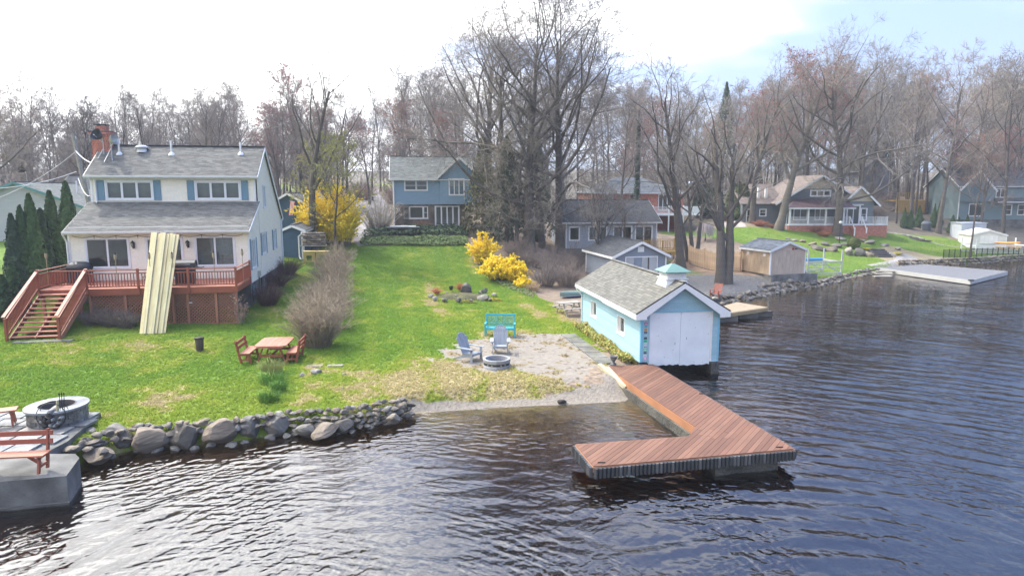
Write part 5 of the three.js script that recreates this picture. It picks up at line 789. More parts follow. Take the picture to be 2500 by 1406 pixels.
// the grey house at the left edge, with teal trim
{
  const wall = mat([0.46, 0.47, 0.47], 0.6, 'grime'), teal = mat([0.10, 0.27, 0.27], 0.5, 'grime');
  const p = V(-43.9, 3.0, -51.5);
  const o = building({ name: 'grey_house', label: 'grey sided house with teal gable trim beyond the evergreens at left', p, turn: 0.18, w: 9.5, d: 9, h: 3.5, rise: 1.9, ridge: 'z', wall, roof: M.roofGreen, trim: teal, base: 0.6, front: [[5.9, 7.5, 1.7, 3.3, { cols: 1, rows: 2, frame: M.white }]], foot: M.concrete });
  const d = part(o, 'satellite_dish', lathe(Array.from({ length: 7 }, (_, i) => [0.055 * i, 0.011 * i * i]), 16).rotateX(1.1).rotateY(-0.5).translate(4.8, 6.3, -1.5), M.black); part(d, 'dish_mast', sweep([[4.8, 5.3, -1.6], [4.8, 6.0, -1.6], [4.85, 6.25, -1.45]], 0.03, 5), M.steel); part(o, 'vent_pipe', tube([7.0, 4.3, -5], [7.0, 5.6, -5], 0.06, 0.06, 8), M.white);
  building({ name: 'grey_house', label: 'low dark roofed grey house behind the utility pole', p: V(-44.5, 4.1, -64), turn: 0.12, w: 15, d: 8, h: 2.9, rise: 2.3, ridge: 'x', wall: mat([0.30, 0.30, 0.31], 0.6, 'grime'), roof: M.roofDark, trim: teal, front: [[9.5, 11, 1, 2.3, W2], [12.5, 13.6, 1, 2.3, W1]] });
}
{ // utility pole and its wires
  const a = depth(216, 500, -52), b = depth(176, 326, -52), g = thing('utility_pole', 'weathered wooden utility pole leaning behind the house roof', 'utility pole', [0, 0, 0]), foot = stand(a.x + 0.3, a.z); foot.y -= 0.3;
  part(g, 'pole', sweep([foot, a, b], [0.2, 0.18, 0.15], 10), mat([0.46, 0.42, 0.38], 0.95, 'bark')); part(g, 'insulator', [lathe([[0, 0.2], [0.04, 0.18], [0.06, 0.1], [0.04, 0], [0, 0]], 8).translate(b.x + 0.2, b.y - 0.4, b.z), bar([b.x, b.y - 0.45, b.z], [b.x + 0.25, b.y - 0.4, b.z], 0.05, 0.05)], M.steel);
  const sag = (p, q, s) => Array.from({ length: 17 }, (_, i) => { const t = i / 16, v = p.clone().lerp(q, t); v.y -= s * 4 * t * (1 - t); return v; }), cab = mat([0.55, 0.56, 0.58], 0.6);
  const w = (p, q, s, r, label) => solo('overhead_wire', label, 'wire', sweep(sag(p, q, s), r, 4), cab);
  w(b.clone().add(V(0.05, -1.4, 0)), depth(-60, 500, -48), 0.5, 0.016, 'uppermost pale wire running left from the utility pole'); w(b.clone().add(V(0, -2.9, 0)), depth(-60, 463, -40), 0.3, 0.02, 'thick pale cable sagging left over the teal trimmed gable'); w(b.clone().add(V(0.1, -1.3, 0)), depth(222, 398, -38.5), 0.12, 0.03, 'thick white service cable from the pole to the house eave'); w(b.clone().add(V(0.1, -3.4, 0)), depth(218, 478, -38.7), 0.4, 0.02, 'lower drooping cable from the pole to the house corner');
}
// dark blue garage, lean-to, flag, stools, stacked wood
{
  const navy = mat([0.045, 0.105, 0.175], 0.7, 'wood'), q = V(-21.7, 3.0, -58);
  const o = building({ name: 'blue_garage', label: 'dark blue board garage with grey gable roof behind the white house', category: 'garage', p: q, turn: 0.15, w: 3.9, d: 6, h: 3.4, rise: 1.15, ridge: 'z', wall: navy, roof: M.roofDark, expo: 0.3, base: 0.05 });
  building({ name: 'blue_shed', label: 'dark blue lean-to shed with white downspouts beside the white house', category: 'shed', p: V(-18.15, 2.35, -51.6), turn: 0.15, w: 1.65, d: 4.2, h: 2.35, rise: 0.35, ridge: 'z', wall: navy, roof: M.roofDark, expo: 0.3, base: 0.05, over: 0.2 });
  for (const [dx, lab] of [[1.35, 'outer white downspout at the corner of the dark blue shed'], [1.1, 'inner white downspout at the corner of the dark blue shed']]) { const x = -17.9 + dx, z = -51.45 - dx * 0.15; solo('downspout', lab, 'downspout', sweep([[x + 0.25, 4.55, z], [x + 0.2, 4.35, z + 0.03], [x, 4.2, z + 0.06], [x, 2.6, z + 0.06], [x + 0.1, 2.45, z + 0.2], [x + 0.35, 2.4, z + 0.35]], 0.06, 8), M.white, 'shed downspouts'); }
  const f = depth(710, 510, -57.2), fl = thing('flag', 'red and white striped flag hanging on the dark blue garage wall', 'flag', f, 0.15); // stripes are cloth
  for (let i = 0; i < 7; i++) part(fl, 'stripe', bar([-0.22 + i * 0.055, -0.55, 0.02 * Math.sin(i * 2)], [-0.02 + i * 0.055, 0.65, 0.02 * Math.sin(i * 2 + 1)], 0.052, 0.006, [0, 0, 1]), i % 2 ? mat([0.75, 0.73, 0.72], 0.9) : mat([0.55, 0.10, 0.13], 0.9)); part(fl, 'flag_staff', bar([-0.1, 0.7, 0], [0.35, 0.62, 0.12], 0.03, 0.03), M.steel);
  const yel = woody([0.55, 0.42, 0.14], 0.7);
  for (const [u, lab] of [[755, 'left of two yellow wooden stands under the stacked firewood'], [787, 'right of two yellow wooden stands under the stacked firewood']]) {
    const s = depth(u, 611, -49.5), y = height(s.x, s.z), t = thing('wooden_stand', lab, 'stand', V(s.x, y, s.z), 0.12, 'yellow stands'); const w = 0.4, h = Math.max(0.9, 3.2 - y);
    for (const a of [-1, 1]) for (const c of [-1, 1]) part(t, 'leg', box(0.06, h, 0.06, a * w, h / 2, c * 0.3), yel); part(t, 'top_board', box(0.92, 0.06, 0.7, 0, h, 0), yel); part(t, 'apron', box(0.8, 0.24, 0.03, 0, h - 0.18, 0.3), yel); part(t, 'apron', box(0.8, 0.1, 0.03, 0, h - 0.72, 0.3), yel); for (const a of [-1, 1]) part(t, 'side_board', box(0.2, 0.4, 0.03, a * 0.3, h - 0.47, 0.3), yel);
  }
  const wp = depth(762, 582, -50.5), pile = thing('woodpile', 'stacked split firewood under the bare tree beside the dark blue shed', 'woodpile', V(wp.x, wp.y - 0.55, wp.z), 0.12), barks = [mat([0.30, 0.25, 0.2], 0.95, 'bark'), mat([0.22, 0.19, 0.16], 0.95, 'bark'), mat([0.38, 0.33, 0.27], 0.95, 'bark')];
  for (let r = 0; r < 6; r++) for (let i = 0; i < 5; i++) part(pile, 'log', sweep([[-0.75 + i * 0.3 + rr(-0.08, 0.05), 0.1 + r * 0.17, rr(-0.1, 0.1)], [-0.45 + i * 0.34 + rr(0, 0.12), 0.1 + r * 0.17, rr(-0.1, 0.1) + 0.1]], rr(0.07, 0.1), 6), barks[(r + i) % 3]);
  part(pile, 'log_rack', [box(1.9, 0.06, 0.5, 0.05, 0.0, 0), box(0.06, 1.2, 0.06, -0.85, 0.3, 0), box(0.06, 1.2, 0.06, 0.95, 0.3, 0), box(0.06, 1.4, 0.06, -0.85, -0.6, 0), box(0.06, 1.4, 0.06, 0.95, -0.6, 0)], M.weathered);
}
// the blue house at the head of the lawn
{
  const L = depth(962, 556, -65), Rr = depth(1062, 556, -65.6), y = 4.3, blue = mat([0.22, 0.34, 0.44], 0.6, 'grime'), tr = facing(L, Rr), stone = stony([0.22, 0.185, 0.15]);
  const o = building({ name: 'blue_house', label: 'two storey blue sided house with stone ground floor at head of lawn', p: V(L.x, y, L.z), turn: tr, w: 7.6, d: 7, h: 4.75, rise: 2.2, ridge: 'x', wall: blue, roof: M.roofGreen, expo: 0.12, base: 2.15, foot: null, front: [[1.15, 2.2, 3.55, 4.45, { cols: 1, rows: 2 }], [2.28, 3.3, 3.55, 4.45, { cols: 1, rows: 2 }]] });
  // stone ground floor with openings
  for (const [a, b, c, d] of [[0, 0.95, -0.8, 2.15], [0.95, 3.35, -0.8, 0.72], [0.95, 3.35, 1.95, 2.15], [3.35, 4.0, -0.8, 2.15], [4.0, 6.5, 2.0, 2.15], [6.5, 7.6, -0.8, 2.15]]) part(o, 'stone_wall', bx(a, b, c, d, -0.2, 0.0), stone);
  part(o, 'side_stone_wall', bx(0, 0.2, -0.8, 2.15, -7, -0.2), stone); part(o, 'side_stone_wall', bx(7.4, 7.6, -0.8, 2.15, -7, -0.2), stone); part(o, 'inner_wall', bx(0.25, 7.35, 0.1, 2.12, -3.4, -3.3), M.room); part(o, 'inner_wall', bx(0.25, 7.35, 2.2, 4.7, -3.4, -3.3), M.room);
  const m = wallM(0, 0, -0.06, 0); windowAt(o, m, 1.0, 1.45, 0.78, 1.9, { cols: 1, rows: 2, frame: M.weathered }); windowAt(o, m, 1.55, 2.85, 0.78, 1.9, {}); windowAt(o, m, 2.93, 3.32, 0.78, 1.9, { cols: 1, rows: 2 });
  windowAt(o, m, 4.1, 6.4, 0.05, 1.95, { cols: 4, name: 'patio_door', bars: 0.07 });
  // front gable bay on the right
  const gm = wallM(4.55, 0, 0.35, 0); const gw = [0.95, 2.35, 3.1, 4.6];
  siding(o, 'bay_siding', gm, (yy) => (yy < 5.0 ? 0 : ((yy - 5.0) / 1.75) * 1.9), (yy) => 3.8 - (yy < 5.0 ? 0 : ((yy - 5.0) / 1.75) * 1.9), 2.16, 6.7, [[gw[0] - 0.04, gw[1] + 0.04, gw[2] - 0.04, gw[3] + 0.04]], 0.12, blue); windowAt(o, gm, ...gw, { cols: 3, blind: { mat: M.curtain, from: 0.55 } });
  part(o, 'bay_side_wall', bx(4.55, 4.6, 2.16, 5.0, -0.05, 0.34), blue); part(o, 'bay_side_wall', bx(8.3, 8.35, 2.16, 5.0, -3, 0.34), blue);
  roofPlane(o, 'bay_roof', [4.2, 4.75, -3], [4.2, 4.75, 0.7], [6.45, 6.85, 0.7], [6.45, 6.85, -3], M.roofGreen); roofPlane(o, 'bay_roof', [8.7, 4.75, 0.7], [8.7, 4.75, -3], [6.45, 6.85, -3], [6.45, 6.85, 0.7], M.roofGreen); for (const s of [4.2, 8.7]) part(o, 'rake_board', bar([s, 4.63, 0.72], [6.45, 6.73, 0.72], 0.03, 0.2), M.white);
  pipe(o, 'downspout', [[0.05, 4.6, 0.2], [0.05, 4.4, 0.07], [0.05, 0.1, 0.07]], 0.05, M.white);
  const terrace = level(1080, 553, 4.2); struct('terrace_paving', bx(terrace.x - 2.5, terrace.x + 3.2, 3.2, 4.24, terrace.z - 0.5, terrace.z + 1.3), mat([0.40, 0.31, 0.23], 0.95, 'concrete'));
  const bo = depth(984, 551, -61), f = thing('flat_trailer', 'low dark flatbed trailer parked in front of the blue house', 'trailer', V(bo.x, height(bo.x, bo.z), bo.z), tr);
  part(f, 'bed', box(3.0, 0.12, 1.3, 0, 0.62, 0), M.black); for (const s of [-1, 1]) part(f, 'wheel', lathe([[0, -0.08], [0.24, -0.08], [0.27, 0], [0.24, 0.08], [0, 0.08]], 14).rotateX(Math.PI / 2).translate(0.6, 0.27, s * 0.72), M.rubber); part(f, 'side_rail', box(3.0, 0.05, 0.05, 0, 0.74, 0.62), M.steel); part(f, 'tongue', bar([1.5, 0.55, 0], [2.3, 0.45, 0], 0.08, 0.08), M.iron); part(f, 'load', [box(1.6, 0.12, 0.9, -0.4, 0.76, 0), box(0.9, 0.1, 0.8, 0.7, 0.74, 0)], M.white);
}
// small blue-grey garage and grey cottage behind the boathouse
{
  const L = level(1500, 690, 1.05), q = level(1624, 686, 1.05), tr = facing(L, q), w = L.distanceTo(q);
  const o = building({ name: 'small_garage', label: 'small blue grey gabled garage with worn double doors behind the boathouse', category: 'garage', p: V(L.x, 1.02, L.z), turn: tr, w, d: 6.2, h: 2.05, rise: 0.95, ridge: 'z', wall: SG, roof: M.roofDark, expo: 0.17, base: 0.1, over: 0.28 });
  part(o, 'attic_vent', [bx(w / 2 - 0.24, w / 2 + 0.24, 2.25, 2.65, 0.02, 0.06)], M.white); part(o, 'door_casing', [bx(w * 0.2, w * 0.2 + 0.07, 0.1, 1.85, 0.02, 0.06), bx(w * 0.82, w * 0.82 + 0.07, 0.1, 1.85, 0.02, 0.06), bx(w * 0.2, w * 0.82 + 0.07, 1.85, 1.93, 0.02, 0.06)], M.white);
  const worn = mat([0.42, 0.43, 0.44], 0.8, 'grime'); for (let i = 0; i < 4; i++) part(o, 'door_panel', bx(w * 0.2 + 0.08 + (i * w * 0.6) / 4, w * 0.2 + 0.06 + ((i + 1) * w * 0.6) / 4, 0.12, 1.84, 0.03, 0.055), i === 1 ? SG : worn); part(o, 'door_bar', bx(w * 0.64, w * 0.66, 0.12, 1.84, 0.056, 0.08), M.stump); part(o, 'gable_lamp', lathe([[0, 0.1], [0.08, 0.05], [0.09, -0.05], [0, -0.07]], 10).translate(w + 0.32, 2.0, 0.1), M.iron);
  const c0 = depth(1382, 606, -62), c1 = depth(1602, 604, -63), tr2 = facing(c0, c1), cw = c0.distanceTo(c1), wl = mat([0.33, 0.37, 0.43], 0.6, 'grime');
  const c = building({ name: 'grey_cottage', label: 'single storey blue grey cottage with dark hipped roof behind the small garage', p: V(c0.x, 2.2, c0.z), turn: tr2, w: cw, d: 8, h: 2.75, rise: 1.9, ridge: 'x', wall: wl, roof: M.roofDark, expo: 0.16, base: 0.15, over: 0.4, front: [[0.35, 1.25, 0.95, 2.15, W1], [2.2, 2.9, 0.95, 2.2, W1], [3.1, 3.9, 0.95, 2.2, W1], [4.6, 6.35, 0.8, 2.2, W2], [6.75, 8.35, 0.2, 2.2, { cols: 2, name: 'patio_door' }]] });
  part(c, 'inner_wall', bx(0.1, cw - 0.1, 0.2, 2.7, -3.1, -3.0), M.room);
  // wooden deck with stairs at its right end
  const d0 = depth(1574, 606, -60.2), d1 = depth(1662, 604, -60.2), dw = d0.distanceTo(d1), dk = thing('cottage_deck', 'new yellow pine deck with balustrade beside the grey cottage', 'deck', V(d0.x, 2.25, d0.z), facing(d0, d1)), pn = M.pine;
  for (let i = 0; i < 8; i++) part(dk, 'deck_board', bx(0, dw, -0.05, 0, -2.4 + i * 0.3, -2.12 + i * 0.3), pn); part(dk, 'rim_board', bx(0, dw, -0.35, -0.06, 0.0, 0.05), pn);
  const ps = [0, dw * 0.5, dw]; for (const x of ps) post(dk, x, -1.2, 1.0, 0.04, 0.11, pn); for (let i = 0; i < 2; i++) railing(dk, [ps[i] + 0.06, 0, 0.04], [ps[i + 1] - 0.06, 0, 0.04], { material: pn, top: pn, gap: 0.14, h: 0.95 });
  post(dk, dw, -1, 1, -2.4, 0.11, pn); railing(dk, [dw, 0, -0.02], [dw, 0, -2.4], { material: pn, top: pn, gap: 0.16, h: 0.95 }); railing(dk, [0.2, 0, -2.4], [dw, 0, -2.4], { material: pn, top: pn, gap: 0.16, h: 0.95 }); part(dk, 'stair_rail', bar([0.05, 0.95, 0.1], [0.9, -0.1, 1.3], 0.06, 0.12), pn); part(dk, 'stair_stringer', bar([0.1, -0.1, 0.1], [0.9, -1.0, 1.3], 0.06, 0.25), pn); for (let i = 0; i < 4; i++) part(dk, 'stair_tread', box(0.9, 0.04, 0.26, -0.3 + i * 0.2, -0.2 - i * 0.2, 0.25 + i * 0.27, 0, -0.6), pn);
  // scalloped picket fence
  const f0 = site(1682, 643), f1 = site(1810, 664), f = thing('picket_fence', 'tall new cedar picket fence with scalloped top beside the grey cottage', 'fence', [0, 0, 0]), n = 62;
  const fl = f0.distanceTo(f1), ft = facing(f0, f1);
  for (let i = 0; i <= n; i++) { const p = f0.clone().lerp(f1, i / n), ph = ((i / n) * 3) % 1, hh = 1.62 + 0.22 * (2 * ph - 1) ** 2 - (i > n - 6 ? 0.1 : 0), y = height(p.x, p.z) + 0.05, k = part(f, 'picket', poly([[-0.048, 0], [0.048, 0], [0.048, hh - 0.06], [0, hh], [-0.048, hh - 0.06]], -0.01, 0.01), i % 3 ? M.cedar : M.cedarB); k.position.set(p.x, y, p.z); k.rotation.y = ft; }
  for (const y of [0.35, 1.3]) { const p = f0.clone(), q2 = f1.clone(); part(f, 'fence_rail', bar([p.x, height(p.x, p.z) + y, p.z - 0.05], [q2.x, height(q2.x, q2.z) + y, q2.z - 0.05], 0.04, 0.09), M.cedarB); } for (let i = 0; i <= 3; i++) { const p = f0.clone().lerp(f1, i / 3), y = height(p.x, p.z); part(f, 'fence_post', box(0.1, 2.0, 0.1, p.x, y + 0.9, p.z - 0.09), i === 3 ? woody([0.30, 0.14, 0.09]) : M.cedarB); }
  const st = thing('fence_stones', 'line of small pale edging stones along the foot of the cedar fence', 'edging', [0, 0, 0]); for (let i = 0; i < 46; i++) { const p = f0.clone().lerp(f1, (i / 46) * 0.9); rock(st, 'stone', p.x + rr(-0.1, 0.1), height(p.x, p.z) + 0.05, p.z + 0.25 + rr(-0.1, 0.12), rr(0.12, 0.26), rr(0.1, 0.16), rr(0.12, 0.24), R() * 6, rockMats[3]); }
}
// brick ranch house with white railing, behind the cottage
{
  const b0 = depth(1455, 502, -86), b1 = depth(1668, 500, -88), tr = facing(b0, b1), w = b0.distanceTo(b1), y = 4.9;
  const o = thing('brick_ranch_house', 'low brick house with grey hipped roof and white balcony railing', 'house', V(b0.x, y, b0.z), tr);
  const br = mat([0.95, 0.95, 0.92], 0.9, 'brick'), H = 2.7, D = 9, holes = [[1.2, 2.3], [4.6, 5.9], [8.6, 10.4]]; let x = 0;
  for (const [a, b] of holes) { part(o, 'brick_wall', bx(x, a, 0, H, -0.15, 0), br); part(o, 'brick_wall', bx(a, b, 0, 0.35, -0.15, 0), br); windowAt(o, wallM(0, 0, 0, 0), a, b, 0.4, H - 0.25, { cols: b - a > 1.5 ? 3 : 2, trim: 0.05 }); x = b; } part(o, 'brick_wall', bx(x, w, 0, H, -0.15, 0), br); part(o, 'side_wall', bx(0, 0.15, -2, H, -D, -0.15), br); part(o, 'side_wall', bx(w - 0.15, w, -2, H, -D, -0.15), br); part(o, 'inner_wall', bx(0.2, w - 0.2, 0, H, -3.1, -3), M.room); part(o, 'basement_wall', bx(0.02, w - 0.02, -2.6, -0.02, -D, -0.05), mat([0.35, 0.24, 0.2], 0.9, 'brick'));
  const e = H - 0.05, t = H + 2.1, ov = 0.5, rf = mat([0.26, 0.28, 0.285], 0.95, 'shingle');
  roofPlane(o, 'roof', [-ov, e, ov], [w + ov, e, ov], [w - 4.2, t, -D / 2], [4.2, t, -D / 2], rf); roofPlane(o, 'roof', [-ov, e, -D - ov], [-ov, e, ov], [4.2, t, -D / 2], [4.19, t, -D / 2], rf); roofPlane(o, 'roof', [w + ov, e, ov], [w + ov, e, -D - ov], [w - 4.2, t, -D / 2], [w - 4.21, t, -D / 2], rf); gutter(o, [-ov, e - 0.05, ov], [w + ov, e - 0.05, ov]);
  const d0 = w * 0.58; part(o, 'balcony_floor', bx(d0, w + 1.6, -0.25, -0.05, 0.02, 2.2), M.white); const ps = [d0, d0 + 2.2, d0 + 4.2, w + 1.6]; for (const q of ps) post(o, q, -2.4, 1.05, 2.15, 0.14, M.whiteVinyl); for (let i = 0; i < 3; i++) i < 2 ? railing(o, [ps[i], -0.05, 2.15], [ps[i + 1], -0.05, 2.15], { material: M.whiteVinyl, top: M.whiteVinyl, gap: 0.15 }) : part(o, 'solid_rail', bx(ps[2] + 0.07, ps[3] - 0.07, 0, 0.95, 2.12, 2.18), M.whiteVinyl);
  const g = depth(1686, 450, -92), um = thing('garden_umbrella', 'blue and white panelled round umbrella beside the brick house', 'umbrella', V(g.x, height(g.x, g.z), g.z)), hh = g.y - um.position.y;
  for (let k = 0; k < 8; k++) { const pr = Array.from({ length: 6 }, (_, i) => { const a = (i / 5) * 1.45; return new THREE.Vector2(0.62 * Math.sin(a) * 1.05 + 0.001, 0.75 * Math.cos(a)); }), l = new THREE.LatheGeometry(pr, 4, (k / 8) * 6.2832, 6.2832 / 8); part(um, 'canopy_panel', raw(l.attributes.position.array, l.attributes.uv.array, [...l.index.array], l.attributes.normal.array).translate(0, hh - 0.3, 0), k % 2 ? mat([0.75, 0.78, 0.8], 0.7) : mat([0.25, 0.45, 0.66], 0.7)); } part(um, 'pole', tube([0, 0, 0], [0, hh, 0], 0.03, 0.03, 6), M.white);
}
// beige shed on its footing, boat lift beside it
{
  const c = level(1880, 672, 1.1), q = level(1964, 668, 1.1), tr = facing(c, q), w = c.distanceTo(q), bei = mat([0.62, 0.49, 0.38], 0.7, 'wood');
  const o = building({ name: 'beige_shed', label: 'beige panelled garden shed with white trim at the water', category: 'shed', p: V(c.x, 1.1, c.z), turn: tr, w, d: 3.6, h: 2.0, rise: 0.62, ridge: 'z', wall: bei, roof: mat([0.24, 0.27, 0.30], 0.95, 'shingle'), expo: 0.1, base: 0.03, over: 0.14 });
  for (let i = 0; i < 12; i++) part(o, 'side_panel', bx(-0.03, -0.018, 0.03, 2.0, -3.58 + i * 0.3, -3.3 + i * 0.3), mat([0.60, 0.44, 0.29], 0.7, 'wood')); for (let i = 0; i < 9; i++) part(o, 'front_panel', bx((i * w) / 9 + 0.01, ((i + 1) * w) / 9 - 0.01, 0.03, 1.98, 0.02, 0.03), bei);
  for (const z of [-0.7, -2.7]) part(o, 'side_vent', bx(-0.045, -0.03, 1.45, 1.68, z - 0.14, z + 0.14), M.white); part(o, 'float_ornament', [lathe([[0, 0.06], [0.09, 0.04], [0.1, 0], [0.09, -0.04], [0, -0.06]], 10).rotateZ(1.57).translate(w * 0.62, 2.05, 0.06)], mat([0.35, 0.03, 0.04], 0.5)); part(o, 'float_ornament', box(0.22, 0.09, 0.04, w * 0.71, 2.05, 0.05), M.iron);
  part(o, 'footing', bx(-0.1, w + 1.1, -1.2, 0.02, -0.5, 0.3), mat([0.24, 0.235, 0.22], 0.95, 'concrete', { bumpMap: T.bump, bumpScale: 0.03 }));
  const lift = (name, label, p0, p1, dz, h, m, cargo) => { // a four-post boat lift frame
    const t = thing(name, label, 'boat lift', p0, facing(p0, p1)), L = p0.distanceTo(p1), k = 0.1;
    for (const x of [0, L]) for (const z of [0, -dz]) part(t, 'lift_post', bx(x - k / 2, x + k / 2, 0, h, z - k / 2, z + k / 2), m);
    for (const z of [0, -dz]) { part(t, 'bottom_beam', bx(0, L, 0.1, 0.22, z - 0.04, z + 0.04), m); part(t, 'upper_beam', bx(0, L, h * 0.52, h * 0.52 + 0.12, z - 0.04, z + 0.04), m); part(t, 'lower_rail', bx(0, L, h * 0.3, h * 0.3 + 0.08, z - 0.035, z + 0.035), m); part(t, 'diagonal_brace', bar([L * 0.45, h * 0.5, z + 0.05], [L * 0.95, 0.2, z + 0.05], 0.05, 0.08), m); }
    for (const x of [0.1, L - 0.1]) part(t, 'cross_beam', bx(x - 0.05, x + 0.05, h * 0.5, h * 0.5 + 0.12, -dz, 0), m); return t;
  };
  const a = level(1972, 664, 0.95), b = level(2053, 662, 0.95), t = lift('boat_lift', 'grey boat lift frame with a blue roller beside the beige shed', V(a.x, height(a.x, a.z), a.z), V(b.x, height(b.x, b.z), b.z), 2.4, 2.1, mat([0.52, 0.53, 0.52], 0.5, 'grime')); part(t, 'blue_roller', tube([-0.4, 1.3, -0.6], [1.75, 1.3, -0.6], 0.13, 0.13, 12), mat([0.03, 0.22, 0.55], 0.4));
  const c2 = depth(2384, 613, -75.5), d2 = depth(2520, 612, -75.5), y2 = height(c2.x, c2.z); const t2 = lift('boat_lift', 'white boat lift frame carrying kayaks at the right edge', V(c2.x, y2, c2.z), V(d2.x, y2, d2.z), 2.5, 1.7, M.white);
  const kay = (x, y, z, col, nm) => { const pos = [], uv = [], idx = [], n = 16, m = 8; for (let i = 0; i <= n; i++) for (let j = 0; j <= m; j++) { const s = (i / n) * 2 - 1, r = 0.3 * Math.pow(Math.max(0, 1 - s * s), 0.6) + 0.01, A = (j / m) * 6.2832; pos.push(x + s * 1.6, y + 0.45 * r * Math.sin(A) + 0.12 * s * s, z + r * Math.cos(A)); uv.push(s, j); if (i && j) { const b3 = i * (m + 1) + j; idx.push(b3, b3 - m - 1, b3 - 1, b3 - 1, b3 - m - 1, b3 - m - 2); } } return raw(pos, uv, idx); };
  for (const [dx, dy, col, label] of [[4.2, 1.12, [0.75, 0.30, 0.03], 'upper orange kayak stored on the white lift'], [4.4, 0.55, [0.78, 0.42, 0.03], 'lower yellow kayak stored on the white lift'], [2.1, 0.98, [0.03, 0.03, 0.035], 'black flat board stored on the white lift']]) { const k = solo('kayak', label, 'kayak', kay(0, 0, 0), mat(col, 0.4)); k.position.copy(t2.position).add(V(dx, dy + 0.05, -0.9)); k.rotation.y = t2.rotation.y; if (dx < 3) k.scale.set(0.8, 0.4, 1); }
}
// ---------------------------------------------------------------- trees and shrubs
class Mesher {
  constructor() { this.p = []; this.u = []; this.i = []; }
  tube(P, rad, n, uvr = 1) {
    const t = V(0, 0, 0), s = V(0, 0, 0), ax = V(0, 0, 0); let L = 0;
    for (let i = 0; i < P.length; i++) {
      t.subVectors(P[Math.min(i + 1, P.length - 1)], P[Math.max(i - 1, 0)]).normalize(); if (!i) ax.set(...(Math.abs(t.y) > 0.9 ? [1, 0, 0.1] : [0.1, 1, 0]));
      s.crossVectors(t, ax).normalize(); ax.crossVectors(s, t).normalize(); if (i) L += P[i].distanceTo(P[i - 1]);
      const base = this.p.length / 3, r = rad[i];
      for (let k = 0; k < n; k++) { const a = (k / n) * 6.2832, c = Math.cos(a) * r, d = Math.sin(a) * r; this.p.push(P[i].x + s.x * c + ax.x * d, P[i].y + s.y * c + ax.y * d, P[i].z + s.z * c + ax.z * d); this.u.push(L, (k / n) * 6.28 * Math.max(r, 0.05)); }
      if (i) for (let k = 0; k < n; k++) { const a = base - n + k, b = base - n + ((k + 1) % n); this.i.push(a, b, a + n, b, b + n, a + n); }
    }
  }
  spike(a, b, r) {   // a thin three-sided twig
    const base = this.p.length / 3, t = V(0, 0, 0).subVectors(b, a).normalize(), s = V(t.y, -t.x, 0.3).cross(t).normalize(), q = V(0, 0, 0).crossVectors(t, s);
    for (let k = 0; k < 3; k++) { const c = Math.cos(k * 2.094) * r, d = Math.sin(k * 2.094) * r; this.p.push(a.x + s.x * c + q.x * d, a.y + s.y * c + q.y * d, a.z + s.z * c + q.z * d); this.u.push(k * 0.05, 0); }
    this.p.push(b.x, b.y, b.z); this.u.push(0, a.distanceTo(b)); this.i.push(base, base + 1, base + 3, base + 1, base + 2, base + 3, base + 2, base, base + 3);
  }
  leaf(c, n, size, r) {   // a small folded diamond of two faces
    const base = this.p.length / 3, a = V(r() - 0.5, r() - 0.5, r() - 0.5).cross(n).normalize(), b = V(0, 0, 0).crossVectors(n, a);
    const put = (x, y, z) => { this.p.push(c.x + a.x * x + b.x * y + n.x * z, c.y + a.y * x + b.y * y + n.y * z, c.z + a.z * x + b.z * y + n.z * z); this.u.push(x, y); };
    put(0, -size, 0); put(size * 0.55, 0, size * 0.3); put(0, size, 0); put(-size * 0.55, 0, size * 0.3); this.i.push(base, base + 1, base + 2, base, base + 2, base + 3);
  }
  geo() { return raw(this.p, this.u, this.i); }
}
const UPV = V(0, 1, 0);
function turned(d, ang, az) { const s = (Math.abs(d.y) > 0.95 ? V(1, 0, 0) : V(0, 1, 0)).cross(d).normalize(); return d.clone().applyAxisAngle(s, ang).applyAxisAngle(d, az).normalize(); }
